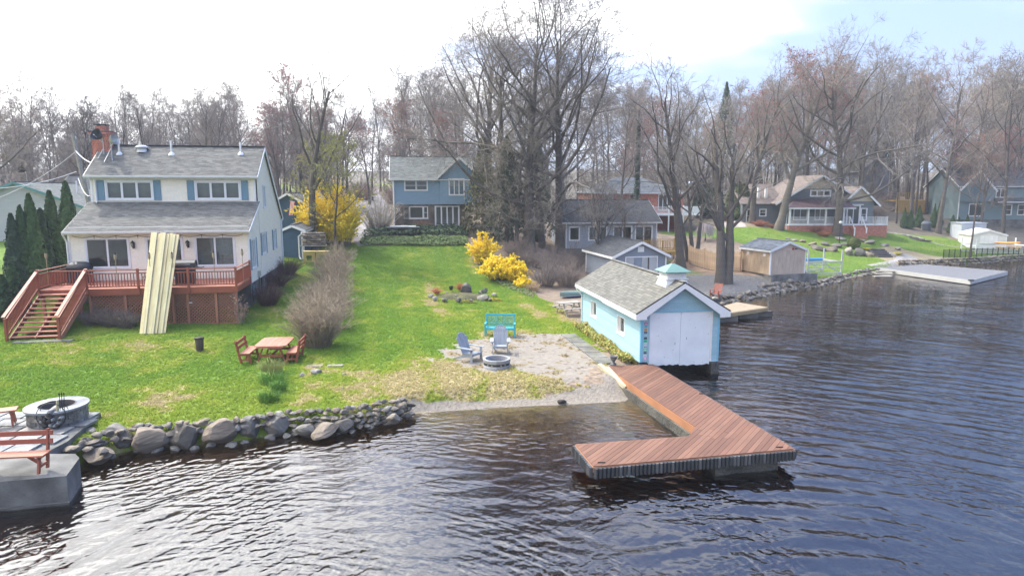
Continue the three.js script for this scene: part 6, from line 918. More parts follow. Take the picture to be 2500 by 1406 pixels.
// grows a bare tree; wood = trunk and limbs, twigs = the fine crown; tips = where buds sit
function grow(seed, o) {
  const r = rng(seed), wood = new Mesher(), twig = new Mesher(), tips = [], rnd = (a, b) => a + (b - a) * r();
  const { height: H, radius, clear = 0.35, limbs = 11, sub = [7, 6, 5], spread = [0.5, 0.95], lift = 0.12, twigR = 0.012, wig = 0.12, stems = 1, lean = 0, ratio = 0.5, top = 1, droop = 0 } = o;
  const branch = (p, d, L, rad, lev) => {
    const n = lev === 0 ? 9 : lev === 1 ? 6 : lev === 2 ? 4 : 2, P = [p.clone()], Rd = [rad], dir = d.clone(), cur = p.clone();
    for (let i = 1; i <= n; i++) {
      dir.x += rnd(-1, 1) * wig * (lev ? 1.9 : 0.5); dir.z += rnd(-1, 1) * wig * (lev ? 1.9 : 0.5); dir.y += (lev === 1 ? lift : lev ? lift * 0.3 - droop : 0.04) + rnd(-1, 1) * wig * (lev ? 1.4 : 0); dir.normalize();
      cur.addScaledVector(dir, L / n); P.push(cur.clone()); const t = i / n; Rd.push(rad * (lev === 0 ? 1 - 0.78 * t : 1 - 0.72 * t));
    }
    if (lev === 0) Rd[0] *= 1.35;
    (lev < 2 ? wood : twig).tube(P, Rd.map((x) => Math.max(x, twigR * 0.6)), lev === 0 ? 9 : lev === 1 ? 6 : 3);
    const at = (t) => { const f = t * n, i = Math.min(n - 1, Math.floor(f)); return [P[i].clone().lerp(P[i + 1], f - i), P[i + 1].clone().sub(P[i]).normalize(), lerp(Rd[i], Rd[i + 1], f - i)]; };
    const kids = lev === 0 ? limbs : sub[lev - 1] ?? 0;
    if (lev >= 3) {   // final twigs
      for (let k = 0; k < kids; k++) { const [q, dd] = at(rnd(0.15, 1)), e = turned(dd, rnd(0.4, 1.15), r() * 6.28); e.y += 0.08; e.normalize(); const b = q.clone().addScaledVector(e, L * rnd(0.35, 0.75)); twig.spike(q, b, twigR); tips.push(b, q); }
      tips.push(P[n]); return;
    }
    for (let k = 0; k < kids; k++) {
      const t = lev === 0 ? clear + (1 - clear) * Math.pow((k + 0.3 + 0.4 * r()) / kids, 0.85) : rnd(0.22, 1), [q, dd, rq] = at(Math.min(t, 0.995));
      const a = lev === 0 ? lerp(spread[1], spread[0], (t - clear) / (1 - clear)) * rnd(0.85, 1.15) : rnd(0.5, 1.15), e = turned(dd, a, lev === 0 ? k * 2.4 + rnd(-0.4, 0.4) : r() * 6.28);
      const len = lev === 0 ? H * ratio * (1 - 0.45 * ((t - clear) / (1 - clear))) * rnd(0.8, 1.1) * top : L * rnd(0.38, 0.6) * (1.15 - 0.5 * t);
      branch(q, e, len, Math.min(rq * 0.72, lev === 0 ? radius * 0.5 : 9) * (lev === 0 ? 0.75 : 0.62), lev + 1);
    }
  };
  for (let s = 0; s < stems; s++) { const a = (s / stems) * 6.28 + 0.6, k = stems > 1 ? 0.16 : 0; branch(V(Math.cos(a) * k * 1.2, -0.3, Math.sin(a) * k * 1.2), V(Math.cos(a) * k + lean, 1, Math.sin(a) * k).normalize(), H * (stems > 1 ? rnd(0.8, 1) : 1) * 0.86, radius * (stems > 1 ? 0.75 : 1), 0); }
  return { wood: wood.geo(), twigs: twig.geo(), tips };
}
const bark = { grey: mat([0.185, 0.16, 0.135], 0.95, 'bark'), dark: mat([0.12, 0.102, 0.087], 0.95, 'bark'), pale: mat([0.245, 0.215, 0.175], 0.95, 'bark'), warm: mat([0.21, 0.165, 0.13], 0.95, 'bark') };
const twigMat = { grey: mat([0.205, 0.18, 0.155], 0.95), dark: mat([0.15, 0.132, 0.115], 0.95), warm: mat([0.23, 0.185, 0.15], 0.95), pale: mat([0.24, 0.21, 0.165], 0.95) };
const budRed = mat([0.30, 0.055, 0.05], 0.9), budRust = mat([0.36, 0.12, 0.05], 0.9), budGreen = mat([0.30, 0.30, 0.06], 0.9, null, { transmission: 0.2 });
function buds(tips, n, size, seed) { const m = new Mesher(), r = rng(seed); for (let i = 0; i < n; i++) { const t = tips[Math.floor(r() * tips.length)]; m.leaf(V(t.x + (r() - 0.5) * 0.1, t.y + (r() - 0.5) * 0.1, t.z + (r() - 0.5) * 0.1), V(r() - 0.5, r() - 0.5, r() - 0.5).normalize(), size * (0.6 + 0.8 * r()), r); } return m.geo(); }
const KIND = {};
function species(key, seed, opts, wood, twigs, bud, n = 0, size = 0.05) { const g = grow(seed, opts); KIND[key] = { g, wood, twigs, bud, budGeo: bud && buds(g.tips, n, size, seed + 1), H: opts.height }; }
function tree(key, name, label, p, h, turn = R() * 6.28, group, category = 'tree') {
  const k = KIND[key], t = thing(name, label, category, p, turn, group); t.scale.setScalar(h / k.H);
  part(t, 'trunk', k.g.wood, k.wood); part(t, 'crown', k.g.twigs, k.twigs, 'stuff'); if (k.bud) part(t, 'buds', k.budGeo, k.bud, 'stuff'); return t;
}
const far = { sub: [7, 6, 5], twigR: 0.0155, limbs: 13 };
species('oakA', 11, { height: 20, radius: 0.24, clear: 0.3, spread: [0.45, 1.0], ratio: 0.44, ...far }, bark.grey, twigMat.grey);
species('oakB', 12, { height: 20, radius: 0.21, clear: 0.38, spread: [0.4, 0.9], ratio: 0.40, ...far }, bark.dark, twigMat.dark);
species('oakC', 13, { height: 20, radius: 0.27, clear: 0.25, spread: [0.5, 1.15], ratio: 0.48, wig: 0.16, ...far }, bark.grey, twigMat.warm);
species('slim', 14, { height: 20, radius: 0.15, clear: 0.4, spread: [0.4, 0.8], ratio: 0.30, ...far, limbs: 9 }, bark.dark, twigMat.grey);
species('slimB', 15, { height: 20, radius: 0.17, clear: 0.35, spread: [0.45, 0.85], ratio: 0.33, ...far, limbs: 10 }, bark.warm, twigMat.warm);
species('mapleRed', 16, { height: 16, radius: 0.26, clear: 0.3, spread: [0.35, 0.75], ratio: 0.45, ...far }, bark.grey, twigMat.warm, budRed, 3200, 0.075);
species('mapleRust', 17, { height: 14, radius: 0.24, clear: 0.25, spread: [0.4, 0.85], ratio: 0.45, ...far }, bark.grey, twigMat.warm, budRust, 2600, 0.07);
species('fork', 18, { height: 18, radius: 0.3, clear: 0.3, spread: [0.3, 0.7], ratio: 0.42, stems: 2, ...far, limbs: 9 }, bark.pale, twigMat.pale);
const near = { sub: [8, 7, 6], twigR: 0.013 };
species('bigA', 21, { height: 20, radius: 0.5, clear: 0.2, limbs: 20, spread: [0.5, 1.3], ratio: 0.62, wig: 0.17, lift: 0.07, ...near }, bark.grey, twigMat.grey);
species('bigB', 22, { height: 20, radius: 0.40, clear: 0.25, limbs: 18, spread: [0.42, 1.15], ratio: 0.55, wig: 0.16, lift: 0.09, ...near }, bark.grey, twigMat.dark);
species('yardTree', 23, { height: 14, radius: 0.33, clear: 0.32, limbs: 12, spread: [0.4, 0.95], ratio: 0.48, wig: 0.16, sub: [6, 6, 5], twigR: 0.011 }, bark.grey, twigMat.grey);
species('forkBig', 29, { height: 14, radius: 0.56, clear: 0.28, limbs: 9, spread: [0.4, 1.0], ratio: 0.5, stems: 2, wig: 0.17, sub: [5, 4, 4], twigR: 0.011 }, bark.grey, twigMat.pale);
species('lean', 30, { height: 16, radius: 0.44, clear: 0.32, limbs: 12, spread: [0.4, 0.95], ratio: 0.48, wig: 0.15, lean: 0.18, ...near }, bark.pale, twigMat.warm, budRed, 2500, 0.06);
species('multiTrunk', 24, { height: 9, radius: 0.24, clear: 0.35, limbs: 8, spread: [0.4, 0.9], ratio: 0.5, stems: 3, wig: 0.19, sub: [6, 5, 4], twigR: 0.010 }, bark.grey, twigMat.grey);
species('smallTree', 25, { height: 6, radius: 0.11, clear: 0.2, limbs: 10, spread: [0.5, 1.0], ratio: 0.55, wig: 0.2, sub: [6, 5, 4], twigR: 0.009 }, bark.warm, twigMat.warm);
species('under', 28, { height: 8, radius: 0.09, clear: 0.08, limbs: 16, spread: [0.4, 0.9], ratio: 0.5, wig: 0.18, sub: [6, 6, 5], twigR: 0.016 }, bark.grey, twigMat.grey);
species('leafing', 26, { height: 9, radius: 0.12, clear: 0.3, limbs: 11, spread: [0.5, 1.1], ratio: 0.5, wig: 0.22, sub: [6, 5, 4], twigR: 0.011 }, bark.dark, twigMat.dark, budGreen, 5200, 0.05);
species('shagTree', 27, { height: 18, radius: 0.36, clear: 0.12, limbs: 26, spread: [0.7, 1.5], ratio: 0.42, wig: 0.16, lift: 0.02, droop: 0.05, ...near }, bark.grey, twigMat.pale);

// evergreens: conical, made of many small sprays
const greenA = mat([0.035, 0.072, 0.022], 0.9), greenB = mat([0.05, 0.095, 0.028], 0.9), greenC = mat([0.028, 0.055, 0.026], 0.9), greenD = mat([0.075, 0.095, 0.03], 0.9);
function coneFoliage(seed, h, w, n, size, shape = 0.75, up = 0.8) {
  const m = new Mesher(), r = rng(seed);
  for (let i = 0; i < n; i++) {
    const t = Math.pow(r(), 0.85), y = 0.03 * h + t * h * 0.97, ry = w * Math.pow(1 - t, shape) * (0.75 + 0.35 * vnoise(t * 9 + 3, Math.floor(r() * 9), seed)) * Math.min(1, 0.55 + t * 5), a = r() * 6.2832, rad = ry * Math.sqrt(0.45 + 0.55 * r()) * (1 + 0.1 * Math.sin(a * 5 + t * 17));
    m.leaf(V(Math.cos(a) * rad, y, Math.sin(a) * rad), V(Math.cos(a) * 0.8 + (r() - 0.5) * 0.8, up * (r() - 0.2), Math.sin(a) * 0.8 + (r() - 0.5) * 0.8).normalize(), size * (0.6 + 0.8 * r()), r);
  }
  return m.geo();
}
const EVER = { column: [0, 1, 2].map((k) => coneFoliage(700 + k, 4, 0.62, 5200, 0.085, 0.62)), cone: [0, 1].map((k) => coneFoliage(710 + k, 3, 0.75, 3600, 0.085, 0.9)) };
function evergreen(label, p, h, wide, kind = 'column', material = greenA, group, name = 'arborvitae') { const i = Math.floor(R() * EVER[kind].length), t = thing(name, label, 'evergreen', p, R() * 6.28, group), H = kind === 'column' ? 4 : 3, W = kind === 'column' ? 0.62 : 0.75; t.scale.set(wide / W, h / H, wide / W); part(t, 'trunk', tube([0, -0.2, 0], [0, H * 0.5, 0], 0.07, 0.04, 6), bark.dark); part(t, 'foliage', EVER[kind][i], material, 'stuff'); return t; }
// shrubs: a fan of stems with twigs; optional flowers or leaves along them
function shrubGeo(seed, { h, w, stems, kids = 7, r = 0.012, arch = 0.25, flowers = 0, size = 0.03, d = w, twigL = 0.28, leafPart = 0.2 }) {
  const m = new Mesher(), f = new Mesher(), q = rng(seed);
  for (let i = 0; i < stems; i++) {
    const a = q() * 6.2832, k = Math.sqrt(q()), x0 = Math.cos(a) * k * w * 0.32, z0 = Math.sin(a) * k * d * 0.32, P = [], n = 6, H = h * (0.6 + 0.45 * q()) * (1.05 - 0.35 * k), ox = Math.cos(a + (q() - 0.5)) * w * k * (0.7 + 0.5 * q()), oz = Math.sin(a + (q() - 0.5)) * d * k * (0.7 + 0.5 * q());
    for (let j = 0; j <= n; j++) { const t = j / n; P.push(V(x0 + (ox - x0) * t * (0.5 + 0.5 * t) + (q() - 0.5) * 0.07 * h * t, H * (t - arch * k * t * t * t), z0 + (oz - z0) * t * (0.5 + 0.5 * t) + (q() - 0.5) * 0.07 * h * t)); }
    m.tube(P, P.map((_, j) => r * (1.25 - 0.85 * (j / n))), 3);
    for (let j = 0; j < kids; j++) { const t = 0.18 + 0.8 * q(), b = Math.min(n - 1, Math.floor(t * n)), s = P[b].clone().lerp(P[b + 1], t * n - b), e = s.clone().add(V((q() - 0.5) * 2, q() * 1.2 - 0.15, (q() - 0.5) * 2).normalize().multiplyScalar(twigL * h * (0.35 + 0.65 * q()))); m.spike(s, e, r * 0.62); for (let c = 0; c < 2; c++) { const s2 = s.clone().lerp(e, 0.3 + 0.6 * q()); m.spike(s2, s2.clone().add(V(q() - 0.5, q() - 0.3, q() - 0.5).multiplyScalar(twigL * h * 0.6)), r * 0.45); } for (let c = 0; c < flowers; c++) { const v = s.clone().lerp(e, q()); f.leaf(v.add(V(q() - 0.5, q() - 0.5, q() - 0.5).multiplyScalar(0.08)), V(q() - 0.5, q() - 0.3, q() - 0.5).normalize(), size * (0.6 + 0.8 * q()), q); } }
    if (flowers) for (let c = 0; c < flowers * 4; c++) { const t = leafPart + (1 - leafPart) * q(), b = Math.min(n - 1, Math.floor(t * n)), v = P[b].clone().lerp(P[b + 1], t * n - b); f.leaf(v.add(V(q() - 0.5, q() - 0.5, q() - 0.5).multiplyScalar(0.1)), V(q() - 0.5, q() - 0.3, q() - 0.5).normalize(), size * (0.6 + 0.8 * q()), q); }
  }
  return [m.geo(), flowers ? f.geo() : null];
}
function shrub(name, label, p, seed, opts, stemMat, leafMat, leafName = 'leaves', category = 'shrub', group) { const [s, f] = shrubGeo(seed, opts), t = thing(name, label, category, p, 0, group); part(t, 'stems', s, stemMat, 'stuff'); if (f) part(t, leafName, f, leafMat, 'stuff'); return t; }
const yellow = mat([0.93, 0.72, 0.01], 0.8, null, { transmission: 0.25 }), yellowB = mat([0.92, 0.73, 0.02], 0.8, null, { transmission: 0.25 });
{
  // left: the row of arborvitae beside the deck stairs
  [[12, 782, 668, 26, 'lowest evergreen at the left edge below the stairs'], [38, 765, 640, 22, 'slim evergreen second from the left edge behind the stair rail'], [45, 720, 520, 24, 'tall slim evergreen at the left edge of the clump'], [68, 716, 500, 22, 'evergreen just left of the tallest one beside the grey house'], [92, 712, 473, 26, 'tallest evergreen of the clump beside the grey house window'], [115, 700, 508, 25, 'evergreen just right of the tallest one in the clump'], [140, 690, 465, 26, 'evergreen in the clump standing closest to the deck corner'], [176, 640, 442, 24, 'stout evergreen standing at the corner of the white house'], [55, 770, 690, 22, 'small low evergreen at the foot of the clump by the stairs']].forEach(([u, v, top, hw, label], i) => {
    const p = site(u, v), z = range(p) / 1600; evergreen(label, p, (v - top) * z * 0.98, hw * z * 1.25, 'column', [greenA, greenB, greenC][i % 3], 'evergreens beside the deck');
  });
  // forsythia
  const A = site(798, 606), B = site(1165, 640), C = site(1225, 680);
  [[A.clone().add(V(-0.9, 0, -1)), 6.3, 2.1, 'large yellow forsythia, left half, behind the bare tree by the blue shed', 31, 105], [A.clone().add(V(1.2, 0, -0.6)), 6.5, 2.0, 'large yellow forsythia, right half, beside the gravel drive', 32, 105], [site(1178, 652).add(V(0, 0, -0.8)), 3.2, 1.3, 'tall upright yellow forsythia at the top of the right lawn edge', 33, 75], [site(1222, 686), 2.5, 1.9, 'broad low yellow forsythia at the middle of the right lawn edge', 34, 110], [site(1255, 690), 2.0, 1.3, 'round yellow forsythia next to the dark brush thicket', 35, 75], [site(1280, 705), 1.0, 0.75, 'smallest yellow forsythia at the lower end of the lawn edge', 36, 40]].forEach(([p, h, w, label, seed, n]) => shrub('forsythia', label, p, seed, { h, w, stems: n, kids: 10, flowers: 16, size: 0.075, arch: 0.35, r: 0.012, twigL: 0.2 }, twigMat.warm, seed % 2 ? yellow : yellowB, 'flowers', 'shrub', 'forsythia bushes'));
  // the long bare hedge on the lawn
  const h0 = site(775, 846), h1 = site(822, 655);
  for (let i = 0; i < 7; i++) { const p = h0.clone().lerp(h1, i / 6); p.y = height(p.x, p.z); shrub('bare_shrub', ['nearest bare grey shrub of the long hedge, beside the picnic table', 'second bare grey shrub of the long hedge, counted from the lake', 'third bare grey shrub of the long hedge, counted from the lake', 'fourth bare grey shrub of the long hedge, counted from the lake', 'fifth bare grey shrub of the long hedge, counted from the lake', 'sixth bare grey shrub of the long hedge, counted from the lake', 'farthest bare grey shrub of the long hedge toward the yellow stands'][i], p, 50 + i, { h: [2.75, 2.6, 2.5, 2.4, 2.4, 2.3, 2.2][i], w: i ? 1.8 : 1.7, stems: i < 3 ? 240 : 150, kids: 10, r: 0.013, arch: 0.18, twigL: 0.2 }, [mat([0.27, 0.215, 0.145], 0.95), mat([0.235, 0.185, 0.125], 0.95)][i % 2], null, '', 'shrub', 'long bare hedge'); }
  // dark shrubs along the house side, rose canes by the deck corner, brush under the deck
  const burg = mat([0.11, 0.055, 0.05], 0.95); [[655, 745, 1.5, 1.25, 'dark burgundy bare shrub nearest the deck along the house side'], [672, 700, 1.35, 1.5, 'middle dark burgundy bare shrub along the house side'], [700, 672, 1.4, 1.4, 'farthest dark burgundy bare shrub along the house side']].forEach(([u, v, h, w, l], i) => shrub('dark_shrub', l, site(u, v), 70 + i, { h, w, stems: 230, kids: 8, r: 0.009, twigL: 0.2, arch: 0.1 }, burg, null, '', 'shrub', 'dark shrubs by the house'));
  shrub('rose_bush', 'thin pale stemmed rose bush with dead blooms at the deck corner', site(588, 792), 80, { h: 1.9, w: 0.55, stems: 12, kids: 8, flowers: 2, size: 0.05, r: 0.012, leafPart: 0.5 }, twigMat.pale, mat([0.42, 0.25, 0.16], 0.9), 'dead_blooms');
  [[225, 800, 'left clump of dry brush under the red deck'], [262, 800, 'middle clump of dry brush under the red deck'], [305, 798, 'right clump of dry brush under the red deck']].forEach(([u, v, l], i) => { const q = depth(u, 760, -31.4); q.y = height(q.x, q.z); shrub('dry_brush', l, q, 85 + i, { h: 1.15, w: 0.95, stems: 130, kids: 8, r: 0.008, twigL: 0.22 }, mat([0.16, 0.13, 0.105], 0.95), null, '', 'shrub', 'brush under the deck'); });
  // grass tufts on the lawn
  const blade = (seed, h, w, n, r = 0.01) => { const m = new Mesher(), q = rng(seed); for (let i = 0; i < n; i++) { const a = q() * 6.28, k = Math.sqrt(q()) * w * 0.45, x = Math.cos(a) * k, z = Math.sin(a) * k, lean = q() * w * 0.6, hh = h * (0.6 + 0.5 * q()), p = V(x, 0, z), mid = V(x + Math.cos(a) * lean * 0.35, hh * 0.7, z + Math.sin(a) * lean * 0.35), e = V(x + Math.cos(a) * lean, hh * (0.8 + 0.25 * q()), z + Math.sin(a) * lean); m.tube([p, mid], [r, r * 0.7], 3); m.spike(mid, e, r * 0.7); } return m.geo(); };
  [[663, 915, 0.55, 0.75, 'pale ornamental grass tuft nearest the picnic table', [0.24, 0.26, 0.08]], [664, 937, 0.4, 0.8, 'bright green grass tuft, second below the picnic table', [0.10, 0.22, 0.025]], [680, 956, 0.35, 0.45, 'small green grass tuft, third below the picnic table', [0.09, 0.2, 0.025]], [655, 980, 0.35, 0.6, 'green grass tuft nearest the stone seawall', [0.10, 0.21, 0.025]]].forEach(([u, v, h, w, l, c], i) => solo('grass_tuft', l, 'grass tuft', blade(90 + i, h * 1.15, w * 1.1, 260, 0.0075), mat(c, 0.9), 'ornamental grasses', site(u, v)));
  [[1067, 722, 0.55, 'left orange twigged shrub in the lawn rock bed'], [1124, 712, 0.6, 'orange twigged shrub behind the big rock in the lawn bed']].forEach(([u, v, h, l], i) => shrub('orange_shrub', l, site(u, v).add(V(0, 0.12, 0)), 95 + i, { h, w: 0.5, stems: 70, kids: 6, r: 0.009 }, mat([0.46, 0.17, 0.07], 0.9), null));
  for (const [u, v, w, l] of [[1205, 735, 0.55, 'yellow moss patch at the right of the lawn rock bed'], [1140, 739, 0.6, 'olive moss patch in front of the lawn rock bed']]) { const p = site(u, v), m = new Mesher(), q = rng(u); for (let i = 0; i < 500; i++) { const a = q() * 6.28, k = Math.sqrt(q()); m.leaf(V(Math.cos(a) * k * w, 0.12 * (1 - k * k) * (0.7 + 0.5 * q()) + 0.05, Math.sin(a) * k * w * 0.6), V((q() - 0.5), 1, q() - 0.5).normalize(), 0.04, q); } solo('moss_patch', l, 'moss', m.geo(), mat(w < 0.58 ? [0.42, 0.32, 0.03] : [0.26, 0.25, 0.04], 0.95), undefined, p); }
  // ivy along the boathouse and the ground cover before the blue house
  const bed = (name, label, list, n, hgt, size, mats, seed) => { const o = thing(name, label, 'ground cover', [0, 0, 0]), q = rng(seed), poly_ = list, xs = list.map((p) => p[0]), zs = list.map((p) => p[1]), x0 = Math.min(...xs), x1 = Math.max(...xs), z0 = Math.min(...zs), z1 = Math.max(...zs); mats.forEach((mt, k) => { const m = new Mesher(); for (let i = 0, c = 0; c < n / mats.length && i < n * 6; i++) { const x = lerp(x0, x1, q()), z = lerp(z0, z1, q()); if (!inside(poly_, x, z)) continue; c++; const hh = hgt * (0.35 + 0.9 * fbm(x * 1.7, z * 1.7, 3, seed)); m.leaf(V(x, height(x, z) + hh * Math.pow(q(), 0.5), z), V((q() - 0.5) * 1.5, 0.9, (q() - 0.5) * 1.5 + 0.3).normalize(), size * (0.6 + 0.8 * q()), q); } part(o, 'leaves', m.geo(), mt, 'stuff'); }); return o; };
  const e0 = [5.28, -26.75], e1 = [4.0, -34.2]; bed('ivy_strip', 'narrow yellow green leafy strip along the boathouse wall', [[e0[0], e0[1]], [e1[0] - 0.0, e1[1]], [e1[0] - 0.75, e1[1]], [e0[0] - 0.65, e0[1] + 0.1]], 5200, 0.36, 0.055, [mat([0.17, 0.21, 0.04], 0.8), mat([0.30, 0.30, 0.06], 0.8), mat([0.34, 0.24, 0.05], 0.8)], 111);
  bed('ivy_bank', 'dark green ivy bank in front of the blue house terrace', area([[880, 586], [900, 570], [970, 566], [1040, 562], [1140, 560], [1142, 580], [1040, 578], [960, 580]]), 6500, 0.75, 0.10, [greenC, mat([0.06, 0.10, 0.035], 0.8)], 112);
  bed('pachysandra_bed', 'lighter green ground cover bed curving along the top of the lawn', area([[876, 594], [885, 582], [960, 582], [1140, 582], [1142, 600], [1040, 602], [940, 600], [890, 600]]), 8000, 0.3, 0.085, [mat([0.085, 0.14, 0.035], 0.8), mat([0.13, 0.18, 0.05], 0.8)], 113);
  bed('perennial_border', 'green perennial shoots along the right edge of the lawn', area([[1165, 655], [1185, 652], [1260, 700], [1310, 718], [1300, 728], [1225, 700]]), 1600, 0.22, 0.06, [mat([0.10, 0.2, 0.04], 0.8), mat([0.2, 0.17, 0.09], 0.9)], 114);
  shrub('bare_shrub', 'big rounded bare grey shrub left of the blue house', site(925, 566), 120, { h: 3.9, w: 2.9, stems: 150, kids: 9, r: 0.02, twigL: 0.16, arch: 0.15 }, mat([0.30, 0.27, 0.23], 0.95), null);
  shrub('russet_shrub', 'small rounded russet shrub in front of the blue house doors', site(1032, 560), 121, { h: 1.2, w: 1.1, stems: 130, kids: 6, r: 0.012 }, mat([0.33, 0.20, 0.14], 0.95), null);
  shrub('tan_grass_clump', 'dry tan stems at the lower end of the forsythia border', site(1302, 712), 122, { h: 0.95, w: 0.8, stems: 130, kids: 3, r: 0.008 }, mat([0.40, 0.29, 0.18], 0.95), null);
  // thicket of brush behind the boathouse
  [[1330, 700, 2.5, 1.8, 'dark brush clump at the left front of the thicket by the canoe'], [1385, 700, 2.6, 1.9, 'dark brush clump behind the canoe and old picnic table'], [1350, 668, 2.9, 2.2, 'dark brush clump in the middle of the thicket under the big trees'], [1300, 655, 2.4, 2.0, 'dark brush clump behind the round forsythia'], [1400, 660, 2.8, 2.0, 'dark brush clump beside the wall of the small garage'], [1262, 632, 2.4, 2.0, 'dark brush clump at the foot of the big trees']].forEach(([u, v, h, w, l], i) => shrub('brush_clump', l, site(u, v), 130 + i, { h, w, stems: 150, kids: 9, r: 0.011, twigL: 0.2, arch: 0.3 }, [mat([0.17, 0.14, 0.125], 0.95), mat([0.22, 0.175, 0.145], 0.95)][i % 2], null, '', 'shrub', 'brush thicket'));
}
// the lawn itself: small tufts scattered over the ground
{
  const m = new Mesher(), q = rng(140); for (let i = 0; i < 6; i++) { const a = q() * 6.28, k = 0.03 * q(); m.spike(V(Math.cos(a) * k, 0, Math.sin(a) * k), V(Math.cos(a) * (k + 0.03 * q()), 0.05 + 0.03 * q(), Math.sin(a) * (k + 0.03 * q())), 0.007); }
  const N = 230000, g = m.geo(), put = [], col = []; let tries = 0;
  const e = new THREE.Matrix4(), c = new THREE.Color(), r = rng(141);
  while (put.length < N && tries++ < N * 3) { const near_ = r() < 0.86, x = near_ ? lerp(-28, 6, r()) : lerp(10, 60, r()), z = near_ ? lerp(-60, -15, Math.pow(r(), 1.35) * -1 + 1) : lerp(-84, -50, r()); const k = cover(x, z); if (r() > k[3]) continue; const y = height(x, z); if (y < 0.15) continue; put.push([x, y, z]); col.push(k); }
  const im = new THREE.InstancedMesh(g, mat([1, 1, 1], 1), put.length);
  put.forEach(([x, y, z], i) => { const s = 0.7 + 0.8 * r(); e.makeRotationY(r() * 6.28).scale(V(s * 1.3, s, s * 1.3)).setPosition(x, y - 0.005, z); im.setMatrixAt(i, e); const f = 1.0 + 0.5 * (r() - 0.4); im.setColorAt(i, c.setRGB(col[i][0] * f * 1.15, col[i][1] * f * 1.15, col[i][2] * f)); });
  im.name = 'lawn_grass'; im.userData.kind = 'stuff'; im.castShadow = im.receiveShadow = true; scene.add(im);
}
// ---------------------------------------------------------------- where the trees stand
const rise = (u, v, top) => { const p = site(u, v), d = sight(u, top), t = p.z / d.z; return [p, EYE.y + d.y * t - p.y]; };
const stem = (key, u, v, top, name, label, group, turn) => { const [p, h] = rise(u, v, top); return tree(key, name, label, p, h * 1.02, turn, group); };
// the great trees at the right edge of the lawn
stem('bigA', 1292, 612, 30, 'great_tree', 'huge spreading bare tree at the right edge of the lawn, left trunk', undefined, 0.4);
stem('bigB', 1368, 620, 25, 'great_tree', 'huge bare tree with upright limbs just right of the spreading one', undefined, 2.0);
stem('shagTree', 1262, 604, 300, 'shaggy_tree', 'lower shaggy bare tree just left of the huge spreading trunk', undefined, 2.6);
stem('shagTree', 1325, 606, 190, 'shaggy_tree', 'bare tree with many drooping grey side branches above the forsythia', undefined, 1.0);
stem('bigA', 1190, 548, 85, 'great_tree', 'tall bare tree behind the blue house gable', undefined, 4.1);
stem('yardTree', 1245, 585, 120, 'bare_tree', 'bare tree between blue house and the huge spreading tree', undefined, 0.9);
stem('yardTree', 770, 606, 150, 'bare_tree', 'tall bare tree with two trunks in front of the big forsythia', undefined, 2.2);
stem('leafing', 822, 622, 345, 'leafing_tree', 'slender tree with first yellow green leaves before the forsythia', undefined, 0.3);
stem('leafing', 800, 596, 350, 'leafing_tree', 'taller tree with yellow green leaves behind the forsythia', undefined, 3.3);
stem('multiTrunk', 1460, 672, 430, 'bare_tree', 'low many stemmed bare tree in front of the grey cottage', undefined, 1.2);
stem('smallTree', 1528, 655, 480, 'bare_tree', 'young thin bare tree right in front of the small garage', undefined, 2.0);
stem('yardTree', 1664, 660, 170, 'bare_tree', 'tall straight bare tree left of the cedar fence', undefined, 0.2);
stem('multiTrunk', 1690, 640, 330, 'bare_tree', 'crooked grey bare tree at the left end of the cedar fence', undefined, 3.0);
stem('forkBig', 1768, 692, 240, 'bare_tree', 'thick forked bare tree on the gravel by the cedar fence', undefined, 0.75);
stem('yardTree', 1838, 545, 190, 'bare_tree', 'bare tree left of the leaning one on the right lawn', undefined, 1.9);
stem('lean', 1900, 560, 170, 'red_maple', 'leaning budding maple in front of the porch house', undefined, 0.0);
stem('bigA', 2045, 575, 150, 'bare_tree', 'broad many limbed bare tree before the porch of the gabled house', undefined, 2.6);
stem('oakA', 2122, 520, 125, 'bare_tree', 'tall pale trunked tree behind the white railed porch', undefined, 1.1);
stem('oakC', 2292, 570, 140, 'bare_tree', 'thick trunked tree beside the row of small cone evergreens', undefined, 4.5);
stem('slimB', 2368, 630, 330, 'bare_tree', 'thin pale trunked tree by the iron fence at the right', undefined, 2.9);
stem('oakB', 2450, 600, 130, 'bare_tree', 'grey trunked tree in front of the white shed', undefined, 0.2);
stem('mapleRust', 2395, 560, 330, 'red_maple', 'reddish budding tree in front of the teal house at the right edge', undefined, 5.2);
stem('oakC', -25, 640, 40, 'bare_tree', 'large dark bare oak reaching in from the left edge', undefined, 1.6);
stem('oakA', 2225, 540, 150, 'bare_tree', 'slender tree among saplings before the new timber deck', undefined, 3.9);
stem('slim', 2190, 545, 300, 'bare_tree', 'thin sapling left of the small cone evergreens', undefined, 0.9);
